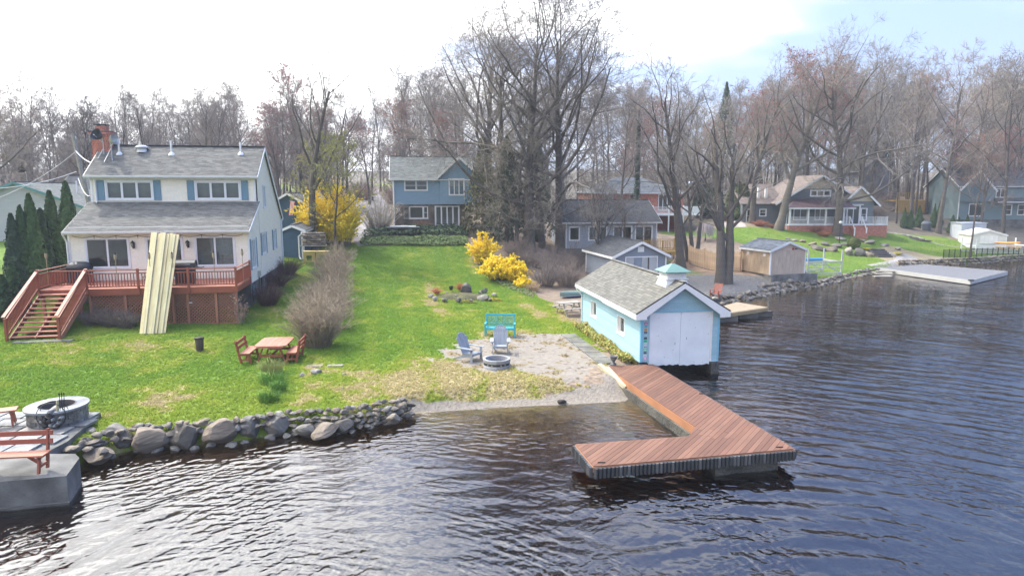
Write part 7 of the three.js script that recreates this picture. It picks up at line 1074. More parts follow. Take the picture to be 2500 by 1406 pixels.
// evergreens behind: hemlock bulk by the great trees, pines, ivied trunk
{
  const hem = (u, v, top, w, l, m, seed) => { const [p, h] = rise(u, v, top), t = thing('hemlock', l, 'evergreen', p, R() * 6); part(t, 'trunk', tube([0, -0.2, 0], [0, h * 0.9, 0], 0.22, 0.05, 7), bark.dark); part(t, 'foliage', coneFoliage(seed, h, w, 2600, 0.15, 0.8, 0.5), m, 'stuff'); };
  hem(1180, 580, 330, 2.6, 'olive green evergreen beside the gable of the blue house', mat([0.085, 0.085, 0.035], 0.9), 801); hem(1238, 596, 330, 2.6, 'dark hemlock behind the huge spreading tree', mat([0.055, 0.07, 0.04], 0.9), 802); hem(1310, 590, 330, 2.4, 'green evergreen glimpsed between the two huge trees', mat([0.06, 0.11, 0.03], 0.9), 803);
  hem(1762, 500, 200, 3.2, 'tall dark pine rising above the woods right of centre', greenC, 804); hem(2150, 500, 330, 3.0, 'dark evergreen mass beside the porch house', greenC, 805); 
  const [p, h] = rise(1553, 560, 300), t = thing('ivied_trunk', 'narrow trunk wrapped in dark ivy behind the cottage roof', 'tree', p); part(t, 'trunk', tube([0, -0.2, 0], [0, h * 1.15, 0], 0.2, 0.08, 7), bark.dark); part(t, 'ivy', (() => { const m = new Mesher(), q = rng(811); for (let i = 0; i < 2600; i++) { const a = q() * 6.28, y = q() * h, r = 0.42 * (1 - 0.5 * y / h) * (0.7 + 0.5 * q()); m.leaf(V(Math.cos(a) * r, y, Math.sin(a) * r), V(Math.cos(a), 0.2, Math.sin(a)).normalize(), 0.11, q); } return m.geo(); })(), greenC, 'stuff');
}
// the woods behind
{
  const q = rng(150), keys = ['oakA', 'oakB', 'oakC', 'slim', 'slimB', 'oakA', 'oakB', 'fork'], spots = [];
  const free = (x, z, d) => spots.every(([a, b]) => (a - x) ** 2 + (b - z) ** 2 > d * d);
  const zone = (u) => ['left of the brick chimney', 'above the left half of white house', 'above the right half of white house', 'behind the big forsythia', 'behind the gravel drive', 'above the blue house roof', 'behind the huge spreading trees', 'above the grey cottage', 'above the cedar fence', 'above the porch house', 'above the yellow timber deck', 'above the teal house'][[200, 430, 650, 870, 960, 1140, 1400, 1600, 1850, 2150, 2350, 9e9].findIndex((k) => u < k)];
  const look = { oakA: 'round crowned', oakB: 'upright dark', oakC: 'broad limbed', slim: 'slender dark', slimB: 'slender brown', fork: 'pale forked' };
  const add = (u, z, top, key, group, name = 'woodland_tree') => { const x = ((u - 1250) / FOCAL) * z * 1.0; if (!free(x, -z, 1.6)) return; spots.push([x, -z]); const p = stand(x, -z), d = sight(u, top), h = EYE.y + d.y * (-z / d.z) - p.y; if (h < 5) return; return tree(key, name, `${look[key]} bare tree ${z < 115 ? 'fronting' : 'deep in'} the wood, ${zone(u)}`, p, h, undefined, 'trees of the wood'); };
  for (let i = 0; i < 62; i++) { const u = -60 + 760 * q(); add(u, 72 + 75 * q(), 200 + 45 * q() + (u < 100 ? -20 : 0) + (q() < 0.3 ? 50 : 0), keys[Math.floor(q() * 7)], 'left'); }
  for (let i = 0; i < 52; i++) { const u = 660 + 880 * q(); add(u, 84 + 70 * q(), (u > 1000 ? 165 : 220) + 60 * q(), keys[Math.floor(q() * 7)], 'mid'); }
  for (let i = 0; i < 84; i++) { const u = 1480 + 1090 * q(); add(u, 97 + 60 * q(), (u > 1950 ? 150 : 200) + 70 * q(), keys[Math.floor(q() * 8)], 'right'); }
  const maples = [[690, 80, 255], [745, 92, 170], [800, 88, 260], [850, 95, 290], [905, 100, 300], [1000, 96, 250], [1090, 88, 280], [1560, 96, 300], [1720, 100, 300], [1850, 98, 230], [1960, 108, 140], [2040, 104, 160], [2330, 100, 300], [2460, 98, 320], [1620, 110, 240], [2240, 118, 200]];
  maples.forEach(([u, z, top], i) => { const x = ((u - 1250) / FOCAL) * z, p = stand(x, -z), d = sight(u, top), h = EYE.y + d.y * (z / -d.z) - p.y; tree(i % 3 === 2 ? 'mapleRust' : 'mapleRed', 'red_maple', `${i % 3 === 2 ? 'rust' : 'red'} budding maple at the wood edge, ${zone(u)}${z > 97 ? ', set back' : ''}`, p, h, undefined, 'red maples at the wood edge'); });
  // saplings and undergrowth
  for (let i = 0; i < 170; i++) { const u = -60 + 2640 * q(), z = (u > 1500 ? 96 : u > 640 ? 88 : 70) + 60 * q(), x = ((u - 1250) / FOCAL) * z; if (u > 830 && u < 960 && z < 130) continue; tree('under', 'sapling', `bare sapling ${z < 110 ? 'before' : 'inside'} the wood, ${zone(u)}`, stand(x, -z), 6 + 6 * q(), undefined, 'saplings of the wood'); }
  const [g1] = shrubGeo(160, { h: 3.2, w: 2.6, stems: 90, kids: 8, r: 0.02, twigL: 0.22 }), [g2] = shrubGeo(161, { h: 2.6, w: 2.8, stems: 90, kids: 8, r: 0.02, twigL: 0.25 }), um = [mat([0.25, 0.19, 0.16], 0.95), mat([0.22, 0.18, 0.15], 0.95), mat([0.28, 0.17, 0.13], 0.95)];
  for (let i = 0; i < 90; i++) { const u = -50 + 2600 * q(), z = (u > 1500 ? 92 : 74) + 45 * q(), x = ((u - 1250) / FOCAL) * z; if (u > 620 && u < 1000 && z < 100) continue; const t = thing('woodland_shrub', `${['brown', 'grey brown', 'reddish'][i % 3]} bare undergrowth shrub, ${zone(u)}`, 'shrub', stand(x, -z), q() * 6.28, 'undergrowth of the wood'); t.scale.setScalar(0.8 + 0.9 * q()); part(t, 'stems', i % 2 ? g1 : g2, um[i % 3], 'stuff'); }
}
// ---------------------------------------------------------------- the gabled house with the white railed porch
{
  const L = depth(1925, 556, -83), q = depth(2152, 556, -83), tr = facing(L, q) + 0.04, y = height(L.x + 4, L.z + 1), grey = mat([0.15, 0.17, 0.175], 0.75, 'grime'), shake = mat([0.145, 0.165, 0.185], 0.8, 'wood'), tan = mat([0.52, 0.44, 0.33], 0.7, 'grime'), copper = mat([0.12, 0.075, 0.075], 0.55, 'grime', { metalness: 0.2 });
  const o = thing('porch_house', 'grey gabled house with white railed porch and copper roof on brick base', 'house', V(L.x, y, L.z), tr), B = 1.15, H = 3.3;
  const hole = (l) => l.map(([a, b, c, d]) => [a - 0.04, b + 0.04, c - 0.04, d + 0.04]), fm = wallM(0, 0, -2.0, 0), fw = [[1.6, 3.3, B + 0.55, B + 1.9], [4.4, 5.7, B + 0.55, B + 1.9]];
  siding(o, 'front_siding', fm, 0.3, 8.2, B, H + 0.2, hole(fw), 0.16, grey); for (const w of fw) windowAt(o, fm, ...w, { cols: 2 });
  part(o, 'inner_wall', bx(0.3, 12, B, H, -5.1, -5), M.room);
  // brick base and porch
  part(o, 'brick_base', bx(-0.05, 12.6, -1.2, B - 0.1, -2.0, 0.35), M.brick); part(o, 'porch_floor', bx(-0.1, 12.65, B - 0.1, B, -2.0, 0.42), M.white);
  const ps = [0, 2.35, 4.6, 6.9]; for (const x of ps) post(o, x, B, H, 0.3, 0.2, M.white, 'porch_column'); for (let i = 0; i < 3; i++) railing(o, [ps[i] + 0.1, B, 0.3], [ps[i + 1] - 0.1, B, 0.3], { material: M.whiteVinyl, top: M.whiteVinyl, gap: 0.15, h: 0.95 });
  for (const [a, b] of [[6.9, 7.7], [9.3, 11.0], [11.0, 12.55]]) { post(o, a, B, B + 1.05, 0.3, 0.15, M.white, 'rail_post'); post(o, b, B, B + 1.05, 0.3, 0.15, M.white, 'rail_post'); railing(o, [a + 0.07, B, 0.3], [b - 0.07, B, 0.3], { material: M.whiteVinyl, top: M.whiteVinyl, gap: 0.15, h: 0.95 }); }
  railing(o, [12.55, B, 0.3], [12.55, B, -2.0], { material: M.whiteVinyl, top: M.whiteVinyl, gap: 0.15, h: 0.95 });
  for (const x of [7.75, 9.25]) part(o, 'stair_rail', bar([x, B + 1.0, 0.3], [x - 0.2, 0.6, 1.9], 0.07, 0.14), M.whiteVinyl), post(o, x - 0.2, -0.2, 0.9, 1.9, 0.12, M.white, 'rail_post'); for (let i = 0; i < 6; i++) part(o, 'stair_step', bx(7.7, 9.2, -0.5, B - 0.15 - i * 0.17, 0.42 + i * 0.28, 0.7 + i * 0.28), M.brick);
  // copper hip roof over the porch
  const seam = (a, b) => part(o, 'roof_seam', bar(a, b, 0.03, 0.04), copper);
  roofPlane(o, 'porch_roof', [-0.3, H, 0.65], [8.2, H, 0.65], [8.2, H + 1.05, -1.95], [1.6, H + 1.05, -1.95], copper, 3, 0.002); roofPlane(o, 'porch_roof', [-0.3, H, -2.0], [-0.3, H, 0.65], [1.6, H + 1.05, -1.95], [1.59, H + 1.05, -1.95], copper, 3, 0.002); for (let i = 0; i < 13; i++) { const x = 0.4 + i * 0.6; seam([x, H + 0.03 + Math.max(0, 0), 0.62], [Math.max(x, 1.7), H + 1.08, -1.93]); } part(o, 'porch_fascia', bx(-0.35, 8.25, H - 0.18, H - 0.02, 0.6, 0.68), M.white);
  // main gable
  const gm = wallM(0, 0, -2.05, 0), gy = H + 0.9; siding(o, 'gable_shakes', gm, (yy) => ((yy - gy) / 3.0) * 5.2 - 0.3, (yy) => 10.2 - ((yy - gy) / 3.0) * 5.2, gy, gy + 2.9, [[3.6, 6.3, gy + 0.5, gy + 1.25]], 0.18, shake); windowAt(o, gm, 3.65, 6.25, gy + 0.52, gy + 1.22, { cols: 3, rows: 1, bars: 0.09 });
  siding(o, 'gable_peak', wallM(0, 0, -2.03, 0), (yy) => ((yy - gy) / 3.0) * 5.2 - 0.3, (yy) => 10.2 - ((yy - gy) / 3.0) * 5.2, gy + 1.45, gy + 2.95, [], 0.2, tan);
  const px = 4.95, py = gy + 3.2; roofPlane(o, 'roof', [-1.1, gy - 0.45, -11], [-1.1, gy - 0.45, -1.5], [px, py, -1.5], [px, py, -11], M.roofTan); roofPlane(o, 'roof', [11, gy - 0.45, -1.5], [11, gy - 0.45, -11], [px, py, -11], [px, py, -1.5], M.roofTan); for (const x of [-1.1, 11]) part(o, 'rake_board', bar([x, gy - 0.58, -1.48], [px, py - 0.13, -1.48], 0.04, 0.22), M.white);
  // right wing with its own gable and glass doors
  const wm = wallM(7.7, 0, -1.2, 0), w2 = [[0.5, 2.05, B, B + 2.25], [2.3, 3.0, B + 0.5, B + 1.95]]; siding(o, 'wing_siding', wm, 0, 3.9, B, H + 0.75, hole(w2), 0.16, grey); windowAt(o, wm, ...w2[0], { cols: 2, name: 'glass_door', trim: 0.14 }); windowAt(o, wm, ...w2[1], { cols: 1, rows: 2 }); part(o, 'door_hood', bx(8.0, 10.1, H + 0.28, H + 0.38, -1.2, -0.9), M.white); part(o, 'transom', bx(8.3, 9.7, H + 0.05, H + 0.26, -1.19, -1.17), M.black);
  siding(o, 'wing_gable', wm, (yy) => ((yy - H - 0.75) / 1.75) * 1.95, (yy) => 3.9 - ((yy - H - 0.75) / 1.75) * 1.95, H + 0.76, H + 2.4, [], 0.16, tan); roofPlane(o, 'wing_roof', [7.2, H + 0.45, -6], [7.2, H + 0.45, -0.85], [9.65, H + 2.65, -0.85], [9.65, H + 2.65, -6], M.roofTan); roofPlane(o, 'wing_roof', [12.3, H + 0.25, -0.85], [12.3, H + 0.25, -6], [9.65, H + 2.65, -6], [9.65, H + 2.65, -0.85], M.roofTan); part(o, 'rake_board', bar([7.2, H + 0.33, -0.83], [9.65, H + 2.53, -0.83], 0.04, 0.22), M.white); part(o, 'rake_board', bar([12.3, H + 0.13, -0.83], [9.65, H + 2.53, -0.83], 0.04, 0.22), M.white);
  part(o, 'wing_side', bx(11.55, 11.6, -0.5, H + 0.7, -6, -1.22), grey);
  // left wing, lower roof, window, chimney post
  const lw = wallM(-4.6, 0, -3.4, 0), w3 = [[0.6, 1.3, B + 0.2, B + 1.8], [2.3, 3.1, B + 1.0, B + 1.8]]; siding(o, 'wing_siding', lw, 0, 4.9, 0.2, H + 0.6, hole(w3), 0.16, grey); for (const w of w3) windowAt(o, lw, ...w, { cols: 1, rows: 2 }); roofPlane(o, 'wing_roof', [-5.1, H + 0.4, -3.0], [0.6, H + 0.4, -3.0], [0.6, H + 3.0, -6.8], [-5.1, H + 3.0, -6.8], M.roofTan); part(o, 'dormer_post', bx(-2.4, -2.1, H + 0.8, H + 2.5, -4.4, -4.1), M.white); part(o, 'dormer_post', bx(-1.4, -1.1, H + 0.8, H + 2.5, -4.4, -4.1), M.white); part(o, 'foundation', bx(-4.6, 0, -1.5, 0.2, -6, -3.45), M.concrete); part(o, 'wing_end', bx(-4.62, -4.57, 0.2, H + 0.6, -6.8, -3.42), grey); pipe(o, 'downspout', [[-0.4, H - 0.1, 0.3], [-0.4, -0.2, 0.3]], 0.06, M.white);
}
// ---------------------------------------------------------------- houses, sheds and decks at the far right
{
  const teal = mat([0.17, 0.24, 0.25], 0.7, 'grime'), a = depth(2335, 578, -96);
  const o = building({ name: 'teal_house', label: 'two storey grey teal house half hidden by trees at the right edge', p: V(a.x, height(a.x, a.z) + 0.1, a.z), turn: -0.08, w: 15, d: 9, h: 5.2, rise: 2.6, ridge: 'x', wall: teal, roof: M.roofDark, base: 0.3, front: [[1.5, 3.3, 0.8, 2.5, W2], [6.5, 7.3, 1.0, 2.4, { rows: 2 }], [8.2, 9.1, 1.0, 2.4, { rows: 2 }], [11, 12.6, 0.7, 2.5, W2], [2.2, 3.2, 3.5, 4.7, W1], [5.0, 6.2, 3.5, 4.7, W2], [9.6, 10.7, 3.5, 4.8, W2]] });
  const gm = wallM(-0.2, 0, 0.5, 0); siding(o, 'gable_siding', gm, (y) => (y < 4.6 ? 0 : ((y - 4.6) / 2.6) * 2.3), (y) => 4.6 - (y < 4.6 ? 0 : ((y - 4.6) / 2.6) * 2.3), 2.9, 7.1, [], 0.18, teal); for (const s of [-0.5, 4.7]) part(o, 'rake_board', bar([s, 4.3, 0.75], [2.1, 7.2, 0.75], 0.05, 0.24), M.white); roofPlane(o, 'porch_roof', [4.4, 2.9, 1.6], [10.5, 2.9, 1.6], [10.5, 3.4, 0.05], [4.4, 3.4, 0.05], M.roofDark); part(o, 'porch_fascia', bx(4.4, 10.5, 2.74, 2.86, 1.55, 1.62), M.white);
  const s0 = depth(2372, 602, -80), sw = mat([0.70, 0.69, 0.65], 0.6, 'grime'), s = building({ name: 'white_shed', label: 'white double door garden shed on the right shore', category: 'shed', p: V(s0.x, height(s0.x, s0.z), s0.z), turn: -0.3, w: 3.6, d: 4.4, h: 1.75, rise: 0.55, ridge: 'z', wall: sw, roof: M.white, expo: 0.2, base: 0.05, over: 0.1 }); for (let i = 0; i < 4; i++) part(s, 'door_board', bx(0.9 + i * 0.46, 1.32 + i * 0.46, 0.1, 1.65, 0.02, 0.04), M.white);
  const g0 = depth(2362, 588, -86); solo('grey_hut', 'flat roofed pale grey hut behind the white shed', 'hut', [box(3.2, 2.1, 2.2, 0, 1.05, 0), box(3.4, 0.08, 2.4, 0, 2.14, 0), box(0.8, 1.7, 0.04, -1.0, 0.87, 1.12)], mat([0.52, 0.56, 0.6], 0.7, 'grime'), undefined, V(g0.x, height(g0.x, g0.z), g0.z));
  const t0 = depth(2190, 498, -104), t1 = depth(2330, 498, -104), w = t0.distanceTo(t1), d = thing('timber_deck_house', 'raised new yellow timber deck with balustrade glimpsed between far trunks', 'deck', V(t0.x, height(t0.x, t0.z), t0.z)), top = t0.y - d.position.y + 0.6;
  part(d, 'deck_floor', bx(0, w, top - 0.2, top, -4, 0), M.pine); for (let i = 0; i < 14; i++) part(d, 'skirt_board', bx((i * w) / 14, ((i + 1) * w) / 14 - 0.02, 0, top - 0.21, -0.05, -0.02), M.pine); railing(d, [0, top, -0.05], [w, top, -0.05], { material: M.pine, top: M.pine, gap: 0.3, h: 1.2 }); for (let i = 0; i < 5; i++) post(d, (i * w) / 4, 0, top + 1.2, 0.02, 0.15, M.pine);
  building({ name: 'far_house', label: 'small grey gable house just right of the porch house', p: stand(depth(2095, 470, -112).x, -112), turn: 0.1, w: 5.5, d: 6, h: 6.0, rise: 1.9, ridge: 'z', wall: mat([0.2, 0.22, 0.26], 0.7, 'grime'), roof: M.roofGrey });
}
// ---------------------------------------------------------------- docks, shore rocks, walls
{
  const Y = 0.42, c = [[2150, 654], [2255, 645], [2462, 662], [2372, 684]].map(([u, v]) => level(u, v, Y)), d = thing('grey_dock', 'wide flat grey dock reaching into the lake at the far right', 'dock', [0, 0, 0]), gr = [mat([0.185, 0.185, 0.19], 0.7, 'wood'), mat([0.17, 0.17, 0.177], 0.7, 'wood')], n = 44;
  for (let i = 0; i < n; i++) { const f = i / n, g = (i + 0.97) / n, p = (a, b, t) => a.clone().lerp(b, t).toArray(); part(d, 'dock_board', slab(p(c[0], c[1], g), p(c[0], c[1], f), p(c[3], c[2], f), p(c[3], c[2], g), 0.04), gr[i % 2]); }
  const sk = mat([0.50, 0.49, 0.46], 0.6, 'grime'); for (const [a, b] of [[0, 3], [3, 2], [2, 1]]) part(d, 'fascia_board', bar([c[a].x, Y - 0.18, c[a].z], [c[b].x, Y - 0.18, c[b].z], 0.05, 0.36), sk); part(d, 'corner_bumper', box(0.4, 0.1, 0.2, c[3].x, Y + 0.0, c[3].z + 0.03), M.black); for (const [a, b] of [[0.3, 0.5], [0.7, 0.6]]) { const p = c[0].clone().lerp(c[3], a).lerp(c[1].clone().lerp(c[2], a), b); part(d, 'pile', tube([p.x, -1.5, p.z], [p.x, Y - 0.1, p.z], 0.12, 0.12, 8), M.weathered); }
  for (let i = 0; i < 3; i++) { const p = level(2150 - i * 8, 662 + i * 5, 0.3 - i * 0.1); part(d, 'step', box(1.6, 0.08, 0.5, p.x + 0.5, 0.3 - i * 0.11, p.z + i * 0.3), M.weathered); }
  const t = [[1740, 756], [1800, 739], [1876, 752], [1868, 763], [1742, 772]].map(([u, v]) => level(u, v, 0.5)), td = thing('tan_dock', 'small tan plank dock on concrete blocks behind the boathouse', 'dock', [0, 0, 0]), m = woody([0.38, 0.30, 0.20], 0.8), A = t[0], Bq = t[1], Cq = t[2], Dq = t[4];
  for (let i = 0; i < 22; i++) { const f = i / 22, g = (i + 0.95) / 22; part(td, 'dock_board', slab(A.clone().lerp(Dq, g).toArray(), A.clone().lerp(Dq, f).toArray(), Bq.clone().lerp(Cq, f).toArray(), Bq.clone().lerp(Cq, g).toArray(), 0.05), m); } part(td, 'fascia_board', bar([Dq.x, 0.42, Dq.z + 0.03], [Cq.x, 0.42, Cq.z + 0.03], 0.05, 0.2), woody([0.42, 0.31, 0.16], 0.8));
  for (const f of [0.25, 0.62, 0.9]) { const p = Dq.clone().lerp(Cq, f); part(td, 'concrete_block', box(1.25, 1.3, 1.2, p.x, -0.35, p.z - 0.75, 0, 0.2), M.concreteDark); }
  // rocks along the right shore
  const sh = thing('shore_rocks', 'band of grey boulders along the gravel and lawn shore at right', 'rocks', [0, 0, 0]), pts = SHORE.filter(([x]) => x > 12.5 && x < 38);
  for (let i = 0; i + 1 < pts.length; i++) { const [x0, z0] = pts[i], [x1, z1] = pts[i + 1], L = Math.hypot(x1 - x0, z1 - z0); for (let s = 0; s < L; s += rr(0.28, 0.5)) { const x = lerp(x0, x1, s / L), z = lerp(z0, z1, s / L); for (let k = 0; k < (x > 19 && x < 26 ? 3 : 2); k++) { const e = rr(0.3, 0.75); rock(sh, 'rock', x + rr(-0.2, 0.2) - k * 0.28, 0.06 + k * 0.24 + rr(-0.05, 0.08), z + rr(-0.2, 0.25) - k * 0.3, e, e * rr(0.5, 0.8), e * rr(0.6, 1), R() * 6, rockMats[[0, 1, 3, 3, 4, 0][Math.floor(R() * 6)]]); } } }
  const fw = thing('far_stone_wall', 'dry stone retaining wall along the lawn at the far right shore', 'stone wall', [0, 0, 0]), p2 = SHORE.filter(([x]) => x > 39 && x < 76); for (let i = 0; i + 1 < p2.length; i++) { const [x0, z0] = p2[i], [x1, z1] = p2[i + 1], L = Math.hypot(x1 - x0, z1 - z0); for (let s = 0; s < L; s += 0.55) for (let k = 0; k < 3; k++) rock(fw, 'stone', lerp(x0, x1, s / L) + rr(-0.1, 0.1), 0.1 + k * 0.26, lerp(z0, z1, s / L) - k * 0.08 + rr(-0.05, 0.05), rr(0.5, 0.8), rr(0.26, 0.36), rr(0.4, 0.6), R() * 6); }
  const wc = site(1748, 728), ch = thing('slat_chair', 'red wooden lawn chair half hidden behind the boathouse roof', 'chair', wc, -0.7); for (let i = 0; i < 5; i++) part(ch, 'back_slat', bar([-0.22 + i * 0.11, 0.35, -0.2], [-0.26 + i * 0.13, 1.0, -0.5], 0.09, 0.02), M.redwood); for (let i = 0; i < 4; i++) part(ch, 'seat_slat', box(0.55, 0.02, 0.1, 0, 0.36, -0.15 + i * 0.12), M.redwood); for (const s of [-1, 1]) { part(ch, 'armrest', box(0.12, 0.02, 0.7, s * 0.34, 0.58, 0), M.redwood); part(ch, 'leg', box(0.03, 0.57, 0.1, s * 0.3, 0.285, 0.28), M.redwood); part(ch, 'rear_leg', bar([s * 0.28, 0.34, 0.3], [s * 0.28, 0.03, -0.6], 0.03, 0.1), M.redwood); }
  // iron fence
  const f0 = site(2304, 632), f1 = site(2500, 628), ir = thing('iron_fence', 'low black iron fence along the top of the far right stone wall', 'fence', [0, 0, 0]), n2 = 15; let prev = null; for (let i = 0; i <= n2; i++) { const p = f0.clone().lerp(f1, i / n2); p.y = height(p.x, p.z); part(ir, 'fence_post', box(0.05, 1.05, 0.05, p.x, p.y + 0.52, p.z), M.iron); if (prev) { for (const k of [0.15, 0.95]) part(ir, 'fence_rail', bar([prev.x, prev.y + k, prev.z], [p.x, p.y + k, p.z], 0.03, 0.03), M.iron); part(ir, 'fence_bars', Array.from({ length: 9 }, (_, j) => { const v = prev.clone().lerp(p, (j + 1) / 10); return box(0.015, 0.8, 0.015, v.x, v.y + 0.55, v.z); }), M.iron, 'stuff'); } prev = p; }
  // lamp post, ball shrub, boulders, stone steps, yellow daylilies, red shrubs
  const lp = site(2050, 596), lt = thing('garden_lamp', 'black garden lamp post with white globe top on the right lawn', 'lamp post', lp); part(lt, 'lamp_post', tube([0, 0, 0], [0, 2.4, 0], 0.05, 0.04, 8), M.iron); part(lt, 'lamp_head', lathe([[0, 2.75], [0.16, 2.7], [0.2, 2.55], [0.12, 2.42], [0, 2.4]], 10), M.white);
  const bs = site(2085, 607), bm = new Mesher(), q = rng(820); for (let i = 0; i < 4200; i++) { const v = V(q() - 0.5, q() - 0.5, q() - 0.5).normalize(), k = 0.72 * (0.9 + 0.12 * q()); bm.leaf(v.clone().multiplyScalar(k).add(V(0, 0.62, 0)), v, 0.05, q); } const ball = thing('ball_shrub', 'round clipped green shrub among boulders on the right lawn', 'shrub', bs); part(ball, 'foliage', bm.geo(), mat([0.10, 0.125, 0.025], 0.9), 'stuff'); part(ball, 'stems', tube([0, -0.1, 0], [0, 0.6, 0], 0.06, 0.04, 6), bark.dark);
  const rb = thing('terrace_boulders', 'big rounded boulders and slabs terracing the right lawn', 'rocks', [0, 0, 0]); for (const [u, v, w, h, k] of [[2073, 623, 28, 26, 3], [2098, 625, 28, 22, 1], [2122, 626, 32, 14, 2], [2030, 612, 36, 14, 2], [2000, 610, 38, 14, 4], [2045, 603, 30, 10, 1], [2180, 626, 22, 10, 3], [2150, 618, 30, 12, 3], [2195, 610, 20, 9, 3], [2160, 600, 20, 8, 3], [2125, 595, 26, 10, 3], [2105, 590, 18, 8, 2], [1985, 600, 26, 9, 2], [2015, 598, 24, 9, 1], [1960, 590, 22, 8, 2], [2065, 598, 22, 8, 3], [2052, 585, 30, 8, 3], [1940, 588, 18, 7, 3], [1925, 584, 14, 6, 3]]) { const p = site(u, v), z = range(p) / 1600; rock(rb, 'boulder', p.x, p.y + h * z * 0.3, p.z, w * z * 1.15, h * z * 1.2, w * z * 0.8, R() * 6, rockMats[k], w > 25); }
  const ss = thing('stone_steps', 'dark stone steps leading up the right lawn from the gravel path', 'steps', site(2160, 628), 0.1); for (let i = 0; i < 5; i++) part(ss, 'step_slab', box(1.7, 0.16, 0.5, 0, 0.08 + i * 0.16, -i * 0.35), stony([0.13, 0.12, 0.125])); const s2 = thing('stone_steps', 'weathered slate steps in the upper right lawn', 'steps', site(2250, 588), -0.25); for (let i = 0; i < 5; i++) part(s2, 'step_slab', box(2.2 - i * 0.1, 0.12, 0.6, i * -0.5, 0.05 + i * 0.12, -i * 0.6), stony([0.2, 0.18, 0.16]));
  const lily = (u, v, w, l, seed) => { const m = new Mesher(), r = rng(seed); for (let i = 0; i < 160; i++) { const a = r() * 6.28, L = w * (0.5 + 0.5 * r()), b = V(Math.cos(a) * 0.1, 0, Math.sin(a) * 0.1), mid = V(Math.cos(a) * L * 0.5, w * 0.45, Math.sin(a) * L * 0.5), e = V(Math.cos(a) * L, w * 0.2, Math.sin(a) * L); m.tube([b, mid], [0.03, 0.03], 3); m.spike(mid, e, 0.03); } solo('yellow_lily_clump', l, 'plant', m.geo(), mat([0.50, 0.42, 0.03], 0.8), 'yellow leaf clumps', site(u, v)); }; lily(2118, 612, 0.75, 'yellow leaved clump left of the dark stone steps', 830); lily(2192, 624, 0.7, 'yellow leaved clump right of the dark stone steps', 831);
  const rs = mat([0.30, 0.115, 0.06], 0.9); [[1856, 552, 1.1, 'red twigged shrub left of the leaning maple'], [1886, 556, 0.7, 'small red twigged shrub at the foot of the leaning maple'], [1990, 566, 1.3, 'wide rust shrub on the lawn before the porch'], [2012, 577, 1.0, 'lower rust shrub on the lawn before the porch'], [1770, 540, 0.9, 'little red shrub beside the drive at the cottage'], [1935, 552, 0.9, 'brown shrub against the brick porch base']].forEach(([u, v, w, l], i) => shrub('red_shrub', l, site(u, v), 840 + i, { h: w * 0.85, w: w * 1.2, stems: 130, kids: 7, r: 0.014 }, rs, null, '', 'shrub', 'red shrubs on the right lawn'));
  const hedgeP = site(1880, 535), hm = new Mesher(); for (let i = 0; i < 5000; i++) { const x = (q() - 0.5) * 3.4, z = (q() - 0.5) * 1.2, y = q() * 1.5; const f = Math.max(Math.abs(x) / 1.7, Math.abs(z) / 0.6, y / 1.5); if (f < 0.75) continue; hm.leaf(V(x, y, z), V(x * 0.4, y - 0.5, z).normalize(), 0.07, q); } const hd = thing('clipped_hedge', 'dark clipped box hedge beside the porch house', 'hedge', hedgeP); part(hd, 'foliage', hm.geo(), greenC, 'stuff'); part(hd, 'stems', [box(2.6, 0.9, 0.5, 0, 0.45, 0)], bark.dark);
  evergreen('bright green cone evergreen against the porch house', site(1888, 525), 4.6, 1.25, 'cone', greenB);
  [[2208, 556, 508], [2222, 558, 512], [2243, 554, 502], [2280, 556, 498], [2292, 555, 492], [2325, 570, 525], [2340, 572, 530], [2360, 574, 525]].forEach(([u, v, top], i) => { const [p, h] = rise(u, v, top); evergreen(['first', 'second', 'third', 'fourth', 'fifth', 'sixth', 'seventh', 'eighth'][i] + ' small cone evergreen from the left in the row at far right', p, h, 0.62 + 0.1 * (i % 3), 'cone', greenB, 'cone evergreens in a row', 'cone_evergreen'); });
  [[1712, 528, 448, 0], [1728, 530, 445, 1], [1744, 532, 443, 2], [1788, 535, 446, 0], [1802, 537, 444, 1], [1815, 538, 448, 2]].forEach(([u, v, top, k], i) => { const [p, h] = rise(u, v, top); evergreen(['first', 'second', 'third', 'fourth', 'fifth', 'sixth'][i] + ' tall column evergreen from the left beside the drive', p, h, 1.5, 'column', i < 3 ? greenC : greenD, 'column evergreens by the drive', 'column_evergreen'); });
  const wch = site(1722, 588), wm2 = new Mesher(); for (let i = 0; i < 220; i++) { const a = q() * 6.28, r = 0.3 + 1.2 * q(), P = []; for (let j = 0; j <= 5; j++) { const t = j / 5; P.push(V(Math.cos(a) * r * t, 2.0 + 0.35 * Math.sin(t * 2.2) - 1.9 * t * t * (0.6 + 0.4 * q()), Math.sin(a) * r * t)); } wm2.tube(P, P.map(() => 0.014), 3); } const wp = thing('weeping_cherry', 'small weeping cherry with pale drooping twigs above the cedar fence', 'tree', wch); part(wp, 'trunk', sweep([[0, -0.1, 0], [0.05, 1, 0], [0, 2.05, 0]], [0.09, 0.07, 0.05], 7), bark.dark); part(wp, 'crown', wm2.geo(), mat([0.42, 0.36, 0.36], 0.95), 'stuff');
  const gc = site(2262, 562), gcov = thing('covered_grill', 'grey covered grill standing by the cone evergreens at far right', 'grill', gc); part(gcov, 'cover', lathe([[0, 1.25], [0.4, 1.2], [0.62, 0.9], [0.62, 0.8], [0.55, 0.75], [0.6, 0.05]], 4).rotateY(0.6).scale(1.3, 1, 0.9), mat([0.10, 0.115, 0.13], 0.6, 'grime'));
}
